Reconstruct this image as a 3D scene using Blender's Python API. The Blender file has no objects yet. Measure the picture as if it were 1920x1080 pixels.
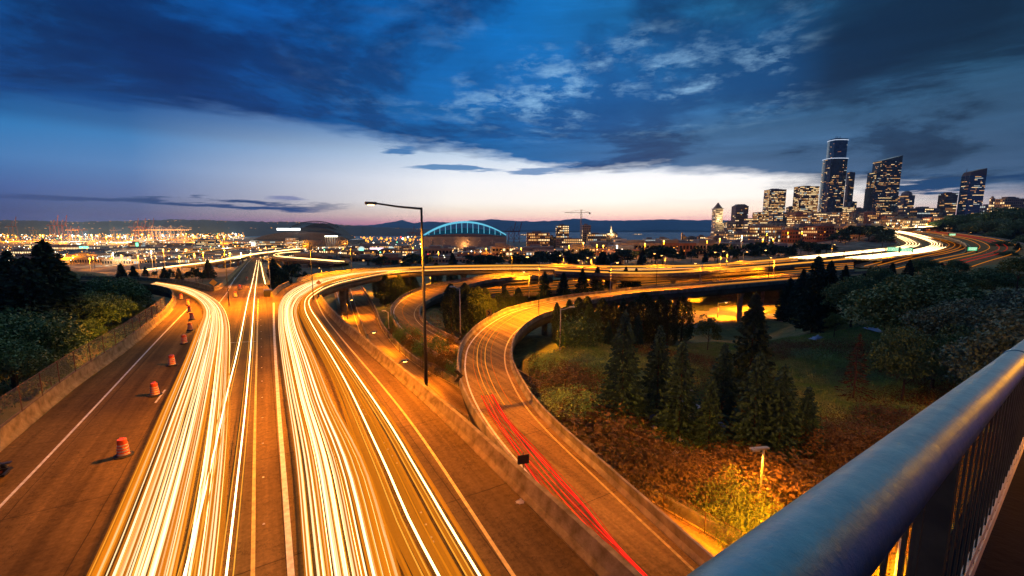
import bpy, math, random
import numpy as np
from mathutils import Vector

S = bpy.context.scene
C = S.collection
RNG = np.random.default_rng(7)
random.seed(7)
PITCH = math.radians(7.76)
CP, SP = math.cos(PITCH), math.sin(PITCH)
FPX = 800.0
HAZE = 5e-5

# ------------------------------------------------------------------ camera
cam_d = bpy.data.cameras.new('camera')
cam_d.sensor_width = 36.0
cam_d.lens = 15.0
cam_d.clip_start = 0.05
cam_d.clip_end = 80000
cam = bpy.data.objects.new('camera', cam_d)
cam.rotation_euler = (math.pi / 2 - PITCH, 0, 0)
C.objects.link(cam)
S.camera = cam

S.view_settings.view_transform = 'Standard'
S.view_settings.look = 'None'
S.view_settings.gamma = 1
S.view_settings.exposure = 0
S.cycles.use_denoising = True
try:
    S.cycles.denoiser = 'OPENIMAGEDENOISE'
except Exception:
    pass
S.cycles.use_light_tree = True
S.cycles.max_bounces = 5
S.cycles.diffuse_bounces = 2
S.cycles.glossy_bounces = 2
S.cycles.transparent_max_bounces = 28
S.cycles.transmission_bounces = 2
S.cycles.volume_bounces = 0
S.cycles.sample_clamp_indirect = 3
S.cycles.caustics_reflective = False
S.cycles.caustics_refractive = False


def lin(r, g, b):
    f = lambda c: ((c / 255 + .055) / 1.055) ** 2.4 if c > 10 else c / 255 / 12.92
    return (f(r), f(g), f(b), 1)


def ray(x, y):
    u = (x - 960) / FPX
    v = (540 - y) / FPX
    return Vector((u, CP + v * SP, -SP + v * CP))


def G(x, y, H):
    """point of the photograph that lies H metres under the eye"""
    d = ray(x, y)
    return d * (H / -d.z)


def PD(x, y, D):
    d = ray(x, y)
    return d * (D / d.y)


def azel(x, y):
    d = ray(x, y)
    return math.degrees(math.atan2(d.x, d.y)), d.z / math.hypot(d.x, d.y)


# ------------------------------------------------------------------ world
SUN_AZ = math.radians(18)
world = bpy.data.worlds.new('World')
S.world = world
world.use_nodes = True
NT = world.node_tree
NT.nodes.clear()


class NB:
    def __init__(s, nt):
        s.nt = nt

    def put(s, sock, v):
        if isinstance(v, bpy.types.NodeSocket):
            s.nt.links.new(v, sock)
        else:
            sock.default_value = v

    def math(s, op, a, b=0.0, c=0.0, clamp=False):
        n = s.nt.nodes.new('ShaderNodeMath')
        n.operation = op
        n.use_clamp = clamp
        s.put(n.inputs[0], a)
        s.put(n.inputs[1], b)
        s.put(n.inputs[2], c)
        return n.outputs[0]

    def ramp(s, fac, stops, interp='LINEAR'):
        n = s.nt.nodes.new('ShaderNodeValToRGB')
        n.color_ramp.interpolation = interp
        e = n.color_ramp.elements
        while len(e) > 1:
            e.remove(e[-1])
        for i, (p, col) in enumerate(stops):
            if not isinstance(col, tuple):
                col = (col, col, col, 1)
            if i == 0:
                e[0].position = p
                e[0].color = col
            else:
                q = e.new(p)
                q.color = col
        s.put(n.inputs[0], fac)
        return n.outputs[0]

    def mix(s, f, a, b, mode='MIX'):
        n = s.nt.nodes.new('ShaderNodeMix')
        n.data_type = 'RGBA'
        n.blend_type = mode
        s.put(n.inputs[0], f)
        s.put(n.inputs[6], a)
        s.put(n.inputs[7], b)
        return n.outputs[2]

    def noise(s, vec, scale, detail=4, rough=.55, dist=0.0):
        n = s.nt.nodes.new('ShaderNodeTexNoise')
        if vec is not None:
            s.put(n.inputs['Vector'], vec)
        n.inputs['Scale'].default_value = scale
        n.inputs['Detail'].default_value = detail
        n.inputs['Roughness'].default_value = rough
        n.inputs['Distortion'].default_value = dist
        return n.outputs['Fac']

    def comb(s, x, y, z):
        n = s.nt.nodes.new('ShaderNodeCombineXYZ')
        s.put(n.inputs[0], x)
        s.put(n.inputs[1], y)
        s.put(n.inputs[2], z)
        return n.outputs[0]

    def sep(s, v):
        n = s.nt.nodes.new('ShaderNodeSeparateXYZ')
        s.put(n.inputs[0], v)
        return n.outputs


W = NB(NT)
tc = NT.nodes.new('ShaderNodeTexCoord').outputs['Generated']
dx, dy, dz = W.sep(tc)
hyp = W.math('SQRT', W.math('ADD', W.math('MULTIPLY', dx, dx), W.math('MULTIPLY', dy, dy)))
hyp = W.math('MAXIMUM', hyp, 0.001)
tan_e = W.math('DIVIDE', dz, hyp)
az = W.math('DIVIDE', W.math('ARCTAN2', dx, dy), math.pi / 2)      # -1..1 over the front half


def A(x, y=400):
    return azel(x, y)[0] / 90


def T(x, y):
    return azel(x, y)[1]


TS = 1.2
t01 = W.math('DIVIDE', tan_e, TS, clamp=True)
azr = W.math('MULTIPLY_ADD', az, 0.5, 0.5, clamp=True)


def azramp(pts):
    return W.ramp(azr, [(A(x, y) * .5 + .5, v) for (x, y, v) in pts])


left_grad = W.ramp(t01, [(0.0, lin(40, 38, 84)), (T(250, 400) / TS, lin(34, 48, 98)), (T(250, 360) / TS, lin(46, 80, 142)),
                         (T(250, 310) / TS, lin(52, 112, 172)), (T(300, 262) / TS, lin(26, 112, 176)), (T(100, 215) / TS, lin(4, 88, 150)),
                         (T(100, 120) / TS, lin(2, 60, 132)), (1.0, lin(2, 30, 90))])
mid_grad = W.ramp(t01, [(0.0, lin(186, 112, 132)), (T(1000, 418) / TS, lin(226, 150, 146)), (T(1000, 404) / TS, lin(250, 214, 190)), (T(1000, 392) / TS, lin(254, 236, 214)),
                        (T(1000, 380) / TS, (1.05, .97, .86, 1)), (T(1000, 340) / TS, (1.0, .98, .97, 1)), (T(900, 290) / TS, lin(200, 218, 236)),
                        (T(700, 250) / TS, lin(140, 176, 216)), (T(700, 150) / TS, lin(40, 110, 190)), (1.0, lin(4, 40, 110))])
sunside = azramp([(-100, 350, 0.0), (250, 350, .05), (560, 350, .42), (850, 350, .9), (1150, 350, 1.0), (1500, 350, .97), (1800, 350, .55), (2300, 350, .1)])
base = W.mix(sunside, left_grad, mid_grad)
# the cloud deck: lower edge given as a rise over the horizon for each compass direction
epts = [(-300, 175), (0, 190), (150, 186), (400, 212), (550, 236), (700, 262), (850, 284), (960, 300), (1050, 318), (1200, 316), (1400, 333),
        (1500, 342), (1600, 352), (1720, 362), (1920, 380), (2300, 395)]
edge = W.ramp(azr, [(azel(x, y)[0] / 180 + .5, T(x, y)) for x, y in epts])
pv = W.comb(W.math('DIVIDE', dx, W.math('ADD', tan_e, .10)), W.math('MULTIPLY', W.math('DIVIDE', dy, W.math('ADD', tan_e, .10)), 1.0), 0.0)
sv = W.comb(W.math('MULTIPLY', az, 6.0), W.math('MULTIPLY', tan_e, 22.0), 3.0)
n_edge = W.noise(sv, 1.5, 6, .6)
n_soft = W.noise(pv, .8, 8, .66, .3)
n_fine = W.noise(pv, 5.5, 9, .66, .15)
n_streak = W.noise(W.comb(W.math('MULTIPLY', az, 3.0), W.math('MULTIPLY', tan_e, 26.0), 9.0), 1.2, 5, .6)
dlt = W.math('SUBTRACT', tan_e, W.math('ADD', edge, W.math('MULTIPLY', W.math('SUBTRACT', n_edge, .5), .085)))
soft = W.math('DIVIDE', W.math('ADD', dlt, .010), W.ramp(azr, [(A(500, 200) * .5 + .5, .028), (A(1000, 300) * .5 + .5, .020), (A(1500, 340) * .5 + .5, .030)]), clamp=True)
mask = W.math('MULTIPLY', soft, 1.0, clamp=True)
# cloud colour: indigo over the left, slate over the right, paler just above the lit edge
def arx(*st):
    return W.ramp(azr, [(A(x, y) * .5 + .5 if x is not None else y, lin(*c)) for x, y, c in st])


c_dark = arx((None, .15, (1, 32, 74)), (100, 100, (0, 34, 84)), (500, 100, (0, 38, 94)), (950, 100, (0, 52, 110)), (1350, 120, (6, 46, 84)), (1850, 150, (8, 36, 60)), (None, .95, (8, 30, 56)))
c_lite = arx((None, .15, (4, 58, 130)), (100, 100, (2, 86, 160)), (500, 100, (0, 88, 172)), (950, 100, (6, 112, 192)), (1350, 120, (30, 104, 152)), (1850, 150, (38, 84, 118)), (None, .95, (20, 60, 96)))
c_low = arx((None, .15, (4, 44, 100)), (400, 240, (0, 56, 118)), (700, 260, (10, 84, 144)), (900, 260, (26, 100, 160)), (1300, 320, (78, 110, 148)), (1600, 330, (78, 100, 132)), (None, .95, (40, 60, 92)))
lowf = W.math('SUBTRACT', 1.0, W.math('DIVIDE', dlt, .22, clamp=True))
n_mass = W.noise(pv, .75, 9, .64, .45)
mixf = W.ramp(W.math('ADD', W.math('MULTIPLY', n_mass, .5), W.math('MULTIPLY', n_soft, .5)), [(.40, 0.0), (.465, .15), (.53, .8), (.60, 1.0)])
cloud = W.mix(mixf, c_dark, c_lite)
cloud = W.mix(W.math('MULTIPLY', lowf, W.math('MULTIPLY_ADD', mixf, .7, .15), clamp=True), cloud, c_low)
tex2 = W.ramp(n_streak, [(.3, .82), (.55, 1.0), (.75, 1.25)])
cloud = W.mix(1.0, cloud, tex2, 'MULTIPLY')
# thin places where the last light comes through
thin_az = azramp([(500, 150, 0), (820, 150, .25), (980, 130, .9), (1150, 130, 1.0), (1300, 130, .75), (1460, 160, .6), (1560, 180, 0)])
thin_el = W.ramp(t01, [(T(1100, 270) / TS, 0.0), (T(1100, 225) / TS, .6), (T(1100, 190) / TS, 1.0), (T(1100, 110) / TS, .9), (T(1100, 50) / TS, .25), (.75, .0)])
GOFF = (3.1, .7)
pg = W.nt.nodes.new('ShaderNodeVectorMath')
pg.operation = 'ADD'
W.put(pg.inputs[0], pv)
pg.inputs[1].default_value = (GOFF[0], GOFF[1], 0)
pg = pg.outputs[0]
n_gate = W.noise(pg, 1.7, 6, .62, .3)
thin = W.math('MULTIPLY', W.math('MULTIPLY', thin_az, thin_el), W.math('MULTIPLY', W.ramp(n_fine, [(.44, 0.0), (.56, .7), (.64, 1.0)]), W.ramp(n_gate, [(.47, 0.0), (.55, .6), (.62, 1.0)])))
cloud = W.mix(W.math('MULTIPLY', thin, .95), cloud, lin(168, 214, 242))
glow_br = W.math('MULTIPLY', W.math('MULTIPLY', thin_az, thin_el), .42)
cloud = W.mix(glow_br, cloud, lin(24, 112, 190))
path = W.math('MINIMUM', W.math('DIVIDE', 430.0, W.math('MAXIMUM', tan_e, .002)), 18600.0)
airy = W.math('POWER', 2.718, W.math('MULTIPLY', path, HAZE * 1.0))
sky = W.mix(mask, base, cloud)


# low dark bars of cloud far off
n_bar = W.noise(W.comb(W.math('MULTIPLY', az, 9.0), W.math('MULTIPLY', tan_e, 60.0), 2.0), 1.3, 5, .6)


def bar(cx, cy, hw, hh, amp, col):
    global sky
    ca, ct = azel(cx, cy)
    wa = abs(azel(cx + hw, cy)[0] - ca) / 90
    wt = hh / 808 * math.cos(math.radians(ca))
    a = W.math('DIVIDE', W.math('SUBTRACT', az, ca / 90), wa)
    wob = W.math('MULTIPLY', W.math('SUBTRACT', n_bar, .5), 7.0)
    b = W.math('ADD', W.math('DIVIDE', W.math('SUBTRACT', tan_e, ct), wt), wob)
    r = W.math('ADD', W.math('MULTIPLY', a, a), W.math('MULTIPLY', b, b))
    m = W.math('MULTIPLY', W.math('SUBTRACT', 1.25, r, clamp=True), amp, clamp=True)
    m = W.math('MULTIPLY', m, 1.6, clamp=True)
    sky = W.mix(m, sky, col)


bar(380, 383, 260, 7, .75, lin(14, 48, 100))
bar(100, 372, 160, 6, .35, lin(30, 50, 105))
bar(748, 285, 34, 5, .7, lin(70, 120, 175))
bar(850, 316, 90, 6, .75, lin(96, 138, 184))
bar(1000, 322, 60, 6, .7, lin(120, 150, 190))
bar(540, 374, 40, 5, .4, lin(80, 90, 150))
bar(1730, 348, 130, 9, .85, lin(12, 58, 100))
bar(1900, 330, 80, 5, .6, lin(14, 52, 92))
bar(1500, 372, 500, 8, .12, lin(240, 200, 180))

nish = NT.nodes.new('ShaderNodeTexSky')
nish.sky_type = 'NISHITA'
nish.sun_disc = False
nish.sun_elevation = math.radians(0.5)
nish.sun_rotation = SUN_AZ
nadd = W.mix(1.0, nish.outputs[0], (.003, .003, .003, 1), 'MULTIPLY')
sky = W.mix(1.0, sky, nadd, 'ADD')
sky = W.mix(1.0, sky, W.comb(airy, airy, airy), 'MULTIPLY')
bg = NT.nodes.new('ShaderNodeBackground')
bg.inputs['Strength'].default_value = 1.0
NT.links.new(sky, bg.inputs['Color'])
wo = NT.nodes.new('ShaderNodeOutputWorld')
NT.links.new(bg.outputs[0], wo.inputs['Surface'])

sun_d = bpy.data.lights.new('sun', 'SUN')
sun_d.energy = 0.75
sun_d.angle = math.radians(100)
sun_d.color = (.78, .95, .95)
sun_o = bpy.data.objects.new('sun', sun_d)
sun_o.rotation_euler = (math.radians(52), 0, math.pi - SUN_AZ)
C.objects.link(sun_o)


# ------------------------------------------------------------------ materials
def mat(name, col, rough=.7, var=.25, scale=1.0, metal=0.0, bump=0.0, spec=.5, col2=None, detail=5, coords='Object'):
    m = bpy.data.materials.new(name)
    m.use_nodes = True
    b = m.node_tree.nodes['Principled BSDF']
    N = NB(m.node_tree)
    t = m.node_tree.nodes.new('ShaderNodeTexCoord')
    v = t.outputs['Object' if coords == 'Geo' else coords]
    if coords == 'Geo':
        v = m.node_tree.nodes.new('ShaderNodeNewGeometry').outputs['Position']
    f = N.noise(v, scale, detail, .6)
    c = tuple(col[:3]) + (1,)
    if col2 is None:
        lo = tuple(x * (1 - var) for x in c[:3]) + (1,)
        hi = tuple(min(1, x * (1 + var)) for x in c[:3]) + (1,)
    else:
        lo, hi = c, tuple(col2[:3]) + (1,)
    N.put(b.inputs['Base Color'], N.ramp(f, [(.34, lo), (.66, hi)]))
    b.inputs['Roughness'].default_value = rough
    b.inputs['Metallic'].default_value = metal
    b.inputs['Specular IOR Level'].default_value = spec
    if bump:
        bn = m.node_tree.nodes.new('ShaderNodeBump')
        bn.inputs['Strength'].default_value = bump
        bn.inputs['Distance'].default_value = .05
        N.put(bn.inputs['Height'], N.noise(v, scale * 6, 4, .6))
        m.node_tree.links.new(bn.outputs[0], b.inputs['Normal'])
    return m


def emis(name, col, strength, sample=False, mixt=0.0):
    m = bpy.data.materials.new(name)
    m.use_nodes = True
    nt = m.node_tree
    nt.nodes.clear()
    e = nt.nodes.new('ShaderNodeEmission')
    e.inputs['Color'].default_value = tuple(col[:3]) + (1,)
    e.inputs['Strength'].default_value = strength
    o = nt.nodes.new('ShaderNodeOutputMaterial')
    out = e.outputs[0]
    if mixt > 0:
        tr = nt.nodes.new('ShaderNodeBsdfTransparent')
        mx = nt.nodes.new('ShaderNodeMixShader')
        mx.inputs[0].default_value = mixt
        nt.links.new(out, mx.inputs[1])
        nt.links.new(tr.outputs[0], mx.inputs[2])
        out = mx.outputs[0]
    nt.links.new(out, o.inputs['Surface'])
    m.cycles.emission_sampling = 'AUTO' if sample else 'NONE'
    return m


SOD = (1.0, .285, .004)
M = {}


def road_mat(name, c1, c2, rough=.8):
    """worn paving: broad stains, tyre polish, fine aggregate"""
    m = bpy.data.materials.new(name)
    m.use_nodes = True
    b = m.node_tree.nodes['Principled BSDF']
    N = NB(m.node_tree)
    v = m.node_tree.nodes.new('ShaderNodeNewGeometry').outputs['Position']
    broad = N.noise(v, .12, 5, .6, .4)
    col = N.ramp(broad, [(.36, c1 + (1,)), (.64, c2 + (1,))])
    fine = N.noise(v, 5.0, 4, .7)
    col = N.mix(1.0, col, N.ramp(fine, [(.3, .72), (.7, 1.25)]), 'MULTIPLY')
    # transverse tining / streaks along the travel direction of the main road
    sx, sy, sz = N.sep(v)
    along = N.math('ADD', N.math('MULTIPLY', sx, -.503), N.math('MULTIPLY', sy, .864))
    across = N.math('ADD', N.math('MULTIPLY', sx, .864), N.math('MULTIPLY', sy, .503))
    st = N.noise(N.comb(N.math('MULTIPLY', across, 1.1), N.math('MULTIPLY', along, .03), 0.0), 1.0, 4, .6)
    col = N.mix(1.0, col, N.ramp(st, [(.35, .78), (.65, 1.2)]), 'MULTIPLY')
    rip = N.noise(N.comb(N.math('MULTIPLY', across, .35), N.math('MULTIPLY', along, 3.5), 0.0), 1.0, 3, .6, .3)
    col = N.mix(1.0, col, N.ramp(rip, [(.38, .93), (.62, 1.06)]), 'MULTIPLY')
    jn = N.math('LESS_THAN', N.math('FRACT', N.math('DIVIDE', N.math('ADD', along, N.math('MULTIPLY', N.noise(v, .6, 3, .6), .25)), 9.0)), .006)
    jm = N.math('LESS_THAN', N.math('FRACT', N.math('DIVIDE', N.math('ADD', across, N.math('MULTIPLY', N.noise(v, .4, 3, .6), .12)), 3.66)), .012)
    cr_ = N.math('LESS_THAN', N.math('ABSOLUTE', N.math('SUBTRACT', N.noise(v, .23, 9, .75), .5)), .0035)
    dk = N.math('MAXIMUM', N.math('MAXIMUM', jn, jm), cr_)
    col = N.mix(N.math('MULTIPLY', dk, .6), col, (.012, .011, .010, 1))
    oil = N.ramp(N.noise(N.comb(N.math('MULTIPLY', N.math('FRACT', N.math('DIVIDE', across, 3.66)), 3.0), N.math('MULTIPLY', along, .02), 0.0), 1.3, 4, .6), [(.4, .75), (.6, 1.15)])
    col = N.mix(1.0, col, oil, 'MULTIPLY')
    N.put(b.inputs['Base Color'], col)
    N.put(b.inputs['Roughness'], N.ramp(broad, [(.3, rough - .08), (.7, rough + .12)]))
    b.inputs['Specular IOR Level'].default_value = .06
    bn = m.node_tree.nodes.new('ShaderNodeBump')
    bn.inputs['Strength'].default_value = .2
    bn.inputs['Distance'].default_value = .02
    N.put(bn.inputs['Height'], N.math('ADD', rip, N.math('MULTIPLY', fine, .5)))
    m.node_tree.links.new(bn.outputs[0], b.inputs['Normal'])
    return m


M['road'] = road_mat('worn_concrete_paving', (.098, .060, .020), (.165, .104, .038))  # sodium orange tinted into the paving, beyond its own colour
M['ramp'] = road_mat('worn_ramp_paving', (.19, .118, .034), (.28, .18, .06))  # paler, with the same sodium light tinted in
M['conc'] = mat('weathered_concrete', (.24, .21, .17), .9, .4, .9, bump=.4, coords='Geo', detail=8, spec=.08)
M['conc2'] = mat('stained_concrete', (.13, .115, .095), .9, .3, .2, bump=.3, coords='Geo', spec=.08)
M['conc3'] = mat('mossy_barrier_concrete', (.14, .105, .05), .9, .3, 1.5, bump=.6, coords='Geo', col2=(.30, .24, .14), detail=9, spec=.08)
M['line'] = mat('worn_white_paint', (.55, .55, .52), .6, .3, 3.0, coords='Geo')
M['yline'] = mat('worn_yellow_paint', (.55, .40, .10), .6, .3, 3.0, coords='Geo')
M['dark'] = mat('dark_painted_steel', (.03, .032, .035), .45, .2, 3, metal=.3)
M['galv'] = mat('galvanised_steel', (.32, .33, .34), .45, .15, 4, metal=.6)
M['pole'] = mat('pale_grey_pole', (.42, .42, .40), .5, .15, 4, metal=.1)
M['rust'] = mat('rusty_steel', (.10, .05, .03), .8, .4, 5)
M['orange'] = mat('orange_drum_plastic', (.72, .10, .02), .4, .12, 3)
M['white'] = mat('reflective_white', (.66, .58, .50), .4, .1, 3)
M['rubber'] = mat('black_rubber', (.02, .02, .02), .8, .2, 5)
M['bark'] = mat('bark', (.07, .05, .035), .9, .4, 6, bump=.5)
M['needle'] = mat('spruce_needles', (.022, .070, .055), .75, .4, 1.2, spec=.2, col2=(.045, .12, .085))
M['needle2'] = mat('dark_fir_needles', (.018, .050, .036), .8, .4, 1.2, spec=.2, col2=(.035, .085, .055))
M['cypress'] = mat('cypress_foliage', (0.045, 0.075, 0.039), .8, .4, 1.0, spec=.2, col2=(0.083, 0.120, 0.053))
M['cypress2'] = mat('pale_cypress_foliage', (.07, .12, .04), .8, .3, 1.0, spec=.2, col2=(.10, .16, .06))
M['leaf'] = mat('broad_leaves', (.050, .125, .050), .6, .4, .8, spec=.35, col2=(.095, .21, .075))
M['leaf2'] = mat('grey_green_leaves', (.045, .11, .075), .6, .4, .8, spec=.4, col2=(.085, .17, .115))
M['leaf3'] = mat('yellow_green_leaves', (.075, .12, .03), .6, .4, .8, spec=.3, col2=(.14, .20, .05))
M['deadleaf'] = mat('dead_brown_needles', (.07, .03, .02), .9, .4, 1.5, spec=.1, col2=(.11, .05, .03))
M['meadow'] = mat('meadow_grass', (.14, .30, .08), .85, .4, .35, spec=.1, col2=(.28, .36, .14))
M['dry'] = mat('dry_straw_grass', (.10, .07, .035), .85, .4, .5, spec=.1, col2=(.20, .135, .065))
M['shrub'] = mat('dry_shrub_leaves', (.09, .065, .03), .8, .4, 1.2, spec=.2, col2=(.16, .11, .05))
M['glassd'] = mat('dark_window_glass', (.02, .025, .03), .12, .3, .2, spec=.8)
M['win1'] = emis('warm_lit_window', (1, .50, .16), 1.1)
M['win2'] = emis('bright_lit_window', (1, .68, .32), 1.8)
M['win3'] = emis('dim_lit_window', (1, .42, .12), .45)
M['win4'] = emis('cool_lit_window', (.85, .95, .9), .8)
M['lamp'] = emis('sodium_lamp_glow', (1, .48, .10), 14)
M['lampw'] = emis('white_lamp_glow', (1, .93, .8), 14)
M['citylight'] = emis('distant_sodium_light', (1, .36, .03), 2.8)
M['citylightw'] = emis('distant_white_light', (1, .86, .6), 5)
M['citylightg'] = emis('distant_green_light', (.2, 1, .5), 2.5)
M['citylightr'] = emis('distant_red_light', (1, .08, .05), 2.5)


# ------------------------------------------------------------------ mesh building
class MB:
    def __init__(s):
        s.v = []
        s.f = []
        s.m = []

    def quad(s, a, b, c, d, m=0):
        n = len(s.v)
        s.v += [tuple(a), tuple(b), tuple(c), tuple(d)]
        s.f.append((n, n + 1, n + 2, n + 3))
        s.m.append(m)

    def tri(s, a, b, c, m=0):
        n = len(s.v)
        s.v += [tuple(a), tuple(b), tuple(c)]
        s.f.append((n, n + 1, n + 2))
        s.m.append(m)

    def box(s, x0, x1, y0, y1, z0, z1, m=0):
        n = len(s.v)
        s.v += [(x0, y0, z0), (x1, y0, z0), (x1, y1, z0), (x0, y1, z0), (x0, y0, z1), (x1, y0, z1), (x1, y1, z1), (x0, y1, z1)]
        for q in ((3, 2, 1, 0), (4, 5, 6, 7), (0, 1, 5, 4), (1, 2, 6, 5), (2, 3, 7, 6), (3, 0, 4, 7)):
            s.f.append(tuple(n + i for i in q))
            s.m.append(m)

    def prism(s, poly, z0, z1, m=0, top=None):
        """poly counter-clockwise (x, y); top optionally a different outline"""
        n = len(s.v)
        k = len(poly)
        tp = top or poly
        s.v += [(p[0], p[1], z0) for p in poly]
        s.v += [(p[0], p[1], (p[2] if len(p) > 2 else z1)) for p in tp]
        for i in range(k):
            j = (i + 1) % k
            s.f.append((n + i, n + j, n + k + j, n + k + i))
            s.m.append(m)
        s.f.append(tuple(n + k + i for i in range(k)))
        s.m.append(m)
        s.f.append(tuple(n + i for i in reversed(range(k))))
        s.m.append(m)

    def tube(s, pts, r, sides=8, m=0, caps=True, r1=None, sq=1.0):
        pts = [Vector(p) for p in pts]
        K = len(pts)
        rings = []
        for i, p in enumerate(pts):
            t = (pts[min(i + 1, K - 1)] - pts[max(i - 1, 0)]).normalized()
            up = Vector((0, 0, 1)) if abs(t.z) < .95 else Vector((1, 0, 0))
            a = t.cross(up).normalized()
            b = a.cross(t).normalized()
            rr = r if r1 is None else r + (r1 - r) * i / max(1, K - 1)
            n = len(s.v)
            for j in range(sides):
                th = 2 * math.pi * j / sides
                s.v.append(tuple(p + a * (rr * math.cos(th)) + b * (rr * sq * math.sin(th))))
            rings.append(n)
        for i in range(K - 1):
            for j in range(sides):
                k = (j + 1) % sides
                s.f.append((rings[i] + j, rings[i] + k, rings[i + 1] + k, rings[i + 1] + j))
                s.m.append(m)
        if caps and sides > 2:
            s.f.append(tuple(rings[0] + j for j in reversed(range(sides))))
            s.m.append(m)
            s.f.append(tuple(rings[-1] + j for j in range(sides)))
            s.m.append(m)

    def lathe(s, prof, seg=16, m=0, c=(0, 0, 0), mats=None):
        n = len(s.v)
        for r, z in prof:
            for j in range(seg):
                th = 2 * math.pi * j / seg
                s.v.append((c[0] + r * math.cos(th), c[1] + r * math.sin(th), c[2] + z))
        for i in range(len(prof) - 1):
            for j in range(seg):
                k = (j + 1) % seg
                s.f.append((n + i * seg + j, n + i * seg + k, n + (i + 1) * seg + k, n + (i + 1) * seg + j))
                s.m.append(m if mats is None else mats[i])
        s.f.append(tuple(n + (len(prof) - 1) * seg + j for j in range(seg)))
        s.m.append(m if mats is None else mats[-1])
        s.f.append(tuple(n + j for j in reversed(range(seg))))
        s.m.append(m if mats is None else mats[0])

    def ball(s, c, r, m=0, seg=6):
        prof = [(r * math.cos(a), r * math.sin(a)) for a in (-1.3, -.65, 0, .65, 1.3)]
        s.lathe(prof, seg, m, c)

    def mesh(s, name, mats, smooth=False):
        me = bpy.data.meshes.new(name)
        me.from_pydata(s.v, [], s.f)
        for q in (mats if isinstance(mats, (list, tuple)) else [mats]):
            me.materials.append(q)
        if any(s.m):
            me.polygons.foreach_set('material_index', s.m)
        if smooth:
            me.polygons.foreach_set('use_smooth', [True] * len(me.polygons))
        me.update()
        return me


def npmesh(name, V, F, mats, mi=None):
    """V (n,3), F (m,k) arrays"""
    me = bpy.data.meshes.new(name)
    k = F.shape[1]
    me.vertices.add(len(V))
    me.vertices.foreach_set('co', np.asarray(V, np.float32).ravel())
    me.loops.add(F.size)
    me.loops.foreach_set('vertex_index', F.ravel().astype(np.int32))
    me.polygons.add(len(F))
    me.polygons.foreach_set('loop_start', np.arange(0, F.size, k, dtype=np.int32))
    for q in (mats if isinstance(mats, (list, tuple)) else [mats]):
        me.materials.append(q)
    if mi is not None:
        me.polygons.foreach_set('material_index', np.asarray(mi, np.int32))
    me.update(calc_edges=True)
    return me


def ob(name, me, parent=None, loc=None, kind=None):
    o = bpy.data.objects.new(name, me)
    C.objects.link(o)
    if parent is not None:
        o.parent = parent
    if loc is not None:
        o.location = loc
    if kind:
        o['kind'] = kind
    return o


def tag(o, label=None, cat=None, group=None, kind=None):
    if label:
        o['label'] = label
    if cat:
        o['category'] = cat
    if group:
        o['group'] = group
    if kind:
        o['kind'] = kind
    return o


def thing(name, label, cat, loc=(0, 0, 0), rz=0.0, group=None, sc=1.0):
    o = bpy.data.objects.new(name, None)
    C.objects.link(o)
    o.location = loc
    o.rotation_euler = (0, 0, rz)
    o.scale = (sc, sc, sc) if not isinstance(sc, tuple) else sc
    o.empty_display_size = .1
    return tag(o, label, cat, group)


def point_light(loc, power, col=SOD, r=.25, name='lamp_light', parent=None, spot=None):
    l = bpy.data.lights.new(name, 'SPOT' if spot else 'POINT')
    l.energy = power
    l.color = col
    l.shadow_soft_size = r
    if spot:
        l.spot_size = math.radians(spot)
        l.spot_blend = .6
    o = bpy.data.objects.new(name, l)
    C.objects.link(o)
    o.location = loc
    if parent is not None:
        o.parent = parent
    return o


ORD = ['first', 'second', 'third', 'fourth', 'fifth', 'sixth', 'seventh', 'eighth', 'ninth', 'tenth', 'eleventh', 'twelfth', 'thirteenth',
       'fourteenth', 'fifteenth', 'sixteenth', 'seventeenth', 'eighteenth', 'nineteenth', 'twentieth']
TENS = {2: 'twenty', 3: 'thirty', 4: 'forty', 5: 'fifty', 6: 'sixty'}
TENTH = {2: 'twentieth', 3: 'thirtieth', 4: 'fortieth', 5: 'fiftieth', 6: 'sixtieth'}


def ordw(i):
    if i < 20:
        return ORD[i]
    n = i + 1
    return TENTH[n // 10] if n % 10 == 0 else TENS[n // 10] + '-' + ORD[n % 10 - 1]


def cr(pts, n):
    """Catmull-Rom through pts, n samples evenly spaced in arc length"""
    P = np.array([tuple(p) for p in pts], float)
    if len(P) == 2:
        t = np.linspace(0, 1, n)[:, None]
        return P[0] * (1 - t) + P[1] * t
    E = np.vstack([2 * P[0] - P[1], P, 2 * P[-1] - P[-2]])
    out = []
    for i in range(1, len(E) - 2):
        p0, p1, p2, p3 = E[i - 1:i + 3]
        t = np.linspace(0, 1, 24, endpoint=False)[:, None]
        out.append(.5 * (2 * p1 + (p2 - p0) * t + (2 * p0 - 5 * p1 + 4 * p2 - p3) * t ** 2 + (3 * p1 - p0 - 3 * p2 + p3) * t ** 3))
    Q = np.vstack(out + [P[-1:]])
    return Q, len(P)


def crs(pts, n):
    r = cr(pts, n)
    if not isinstance(r, tuple):
        return r
    Q, _ = r
    L = np.r_[0, np.cumsum(np.linalg.norm(np.diff(Q, axis=0), axis=1))]
    s = np.linspace(0, L[-1], n)
    return np.stack([np.interp(s, L, Q[:, k]) for k in range(3)], 1)


def crpair(a, b, n):
    """matched pair of edges, sampled with the same parameter"""
    A_, _ = cr(a, 0)
    B_, _ = cr(b, 0)
    mid = (A_ + B_) / 2
    L = np.r_[0, np.cumsum(np.linalg.norm(np.diff(mid, axis=0), axis=1))]
    s = np.linspace(0, L[-1], n)
    f = lambda Q: np.stack([np.interp(s, L, Q[:, k]) for k in range(3)], 1)
    return f(A_), f(B_)


def normals2(P):
    d = np.gradient(P, axis=0)
    d[:, 2] = 0
    d /= np.linalg.norm(d, axis=1)[:, None] + 1e-9
    return np.stack([d[:, 1], -d[:, 0], np.zeros(len(P))], 1)      # right-hand side of travel


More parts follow.
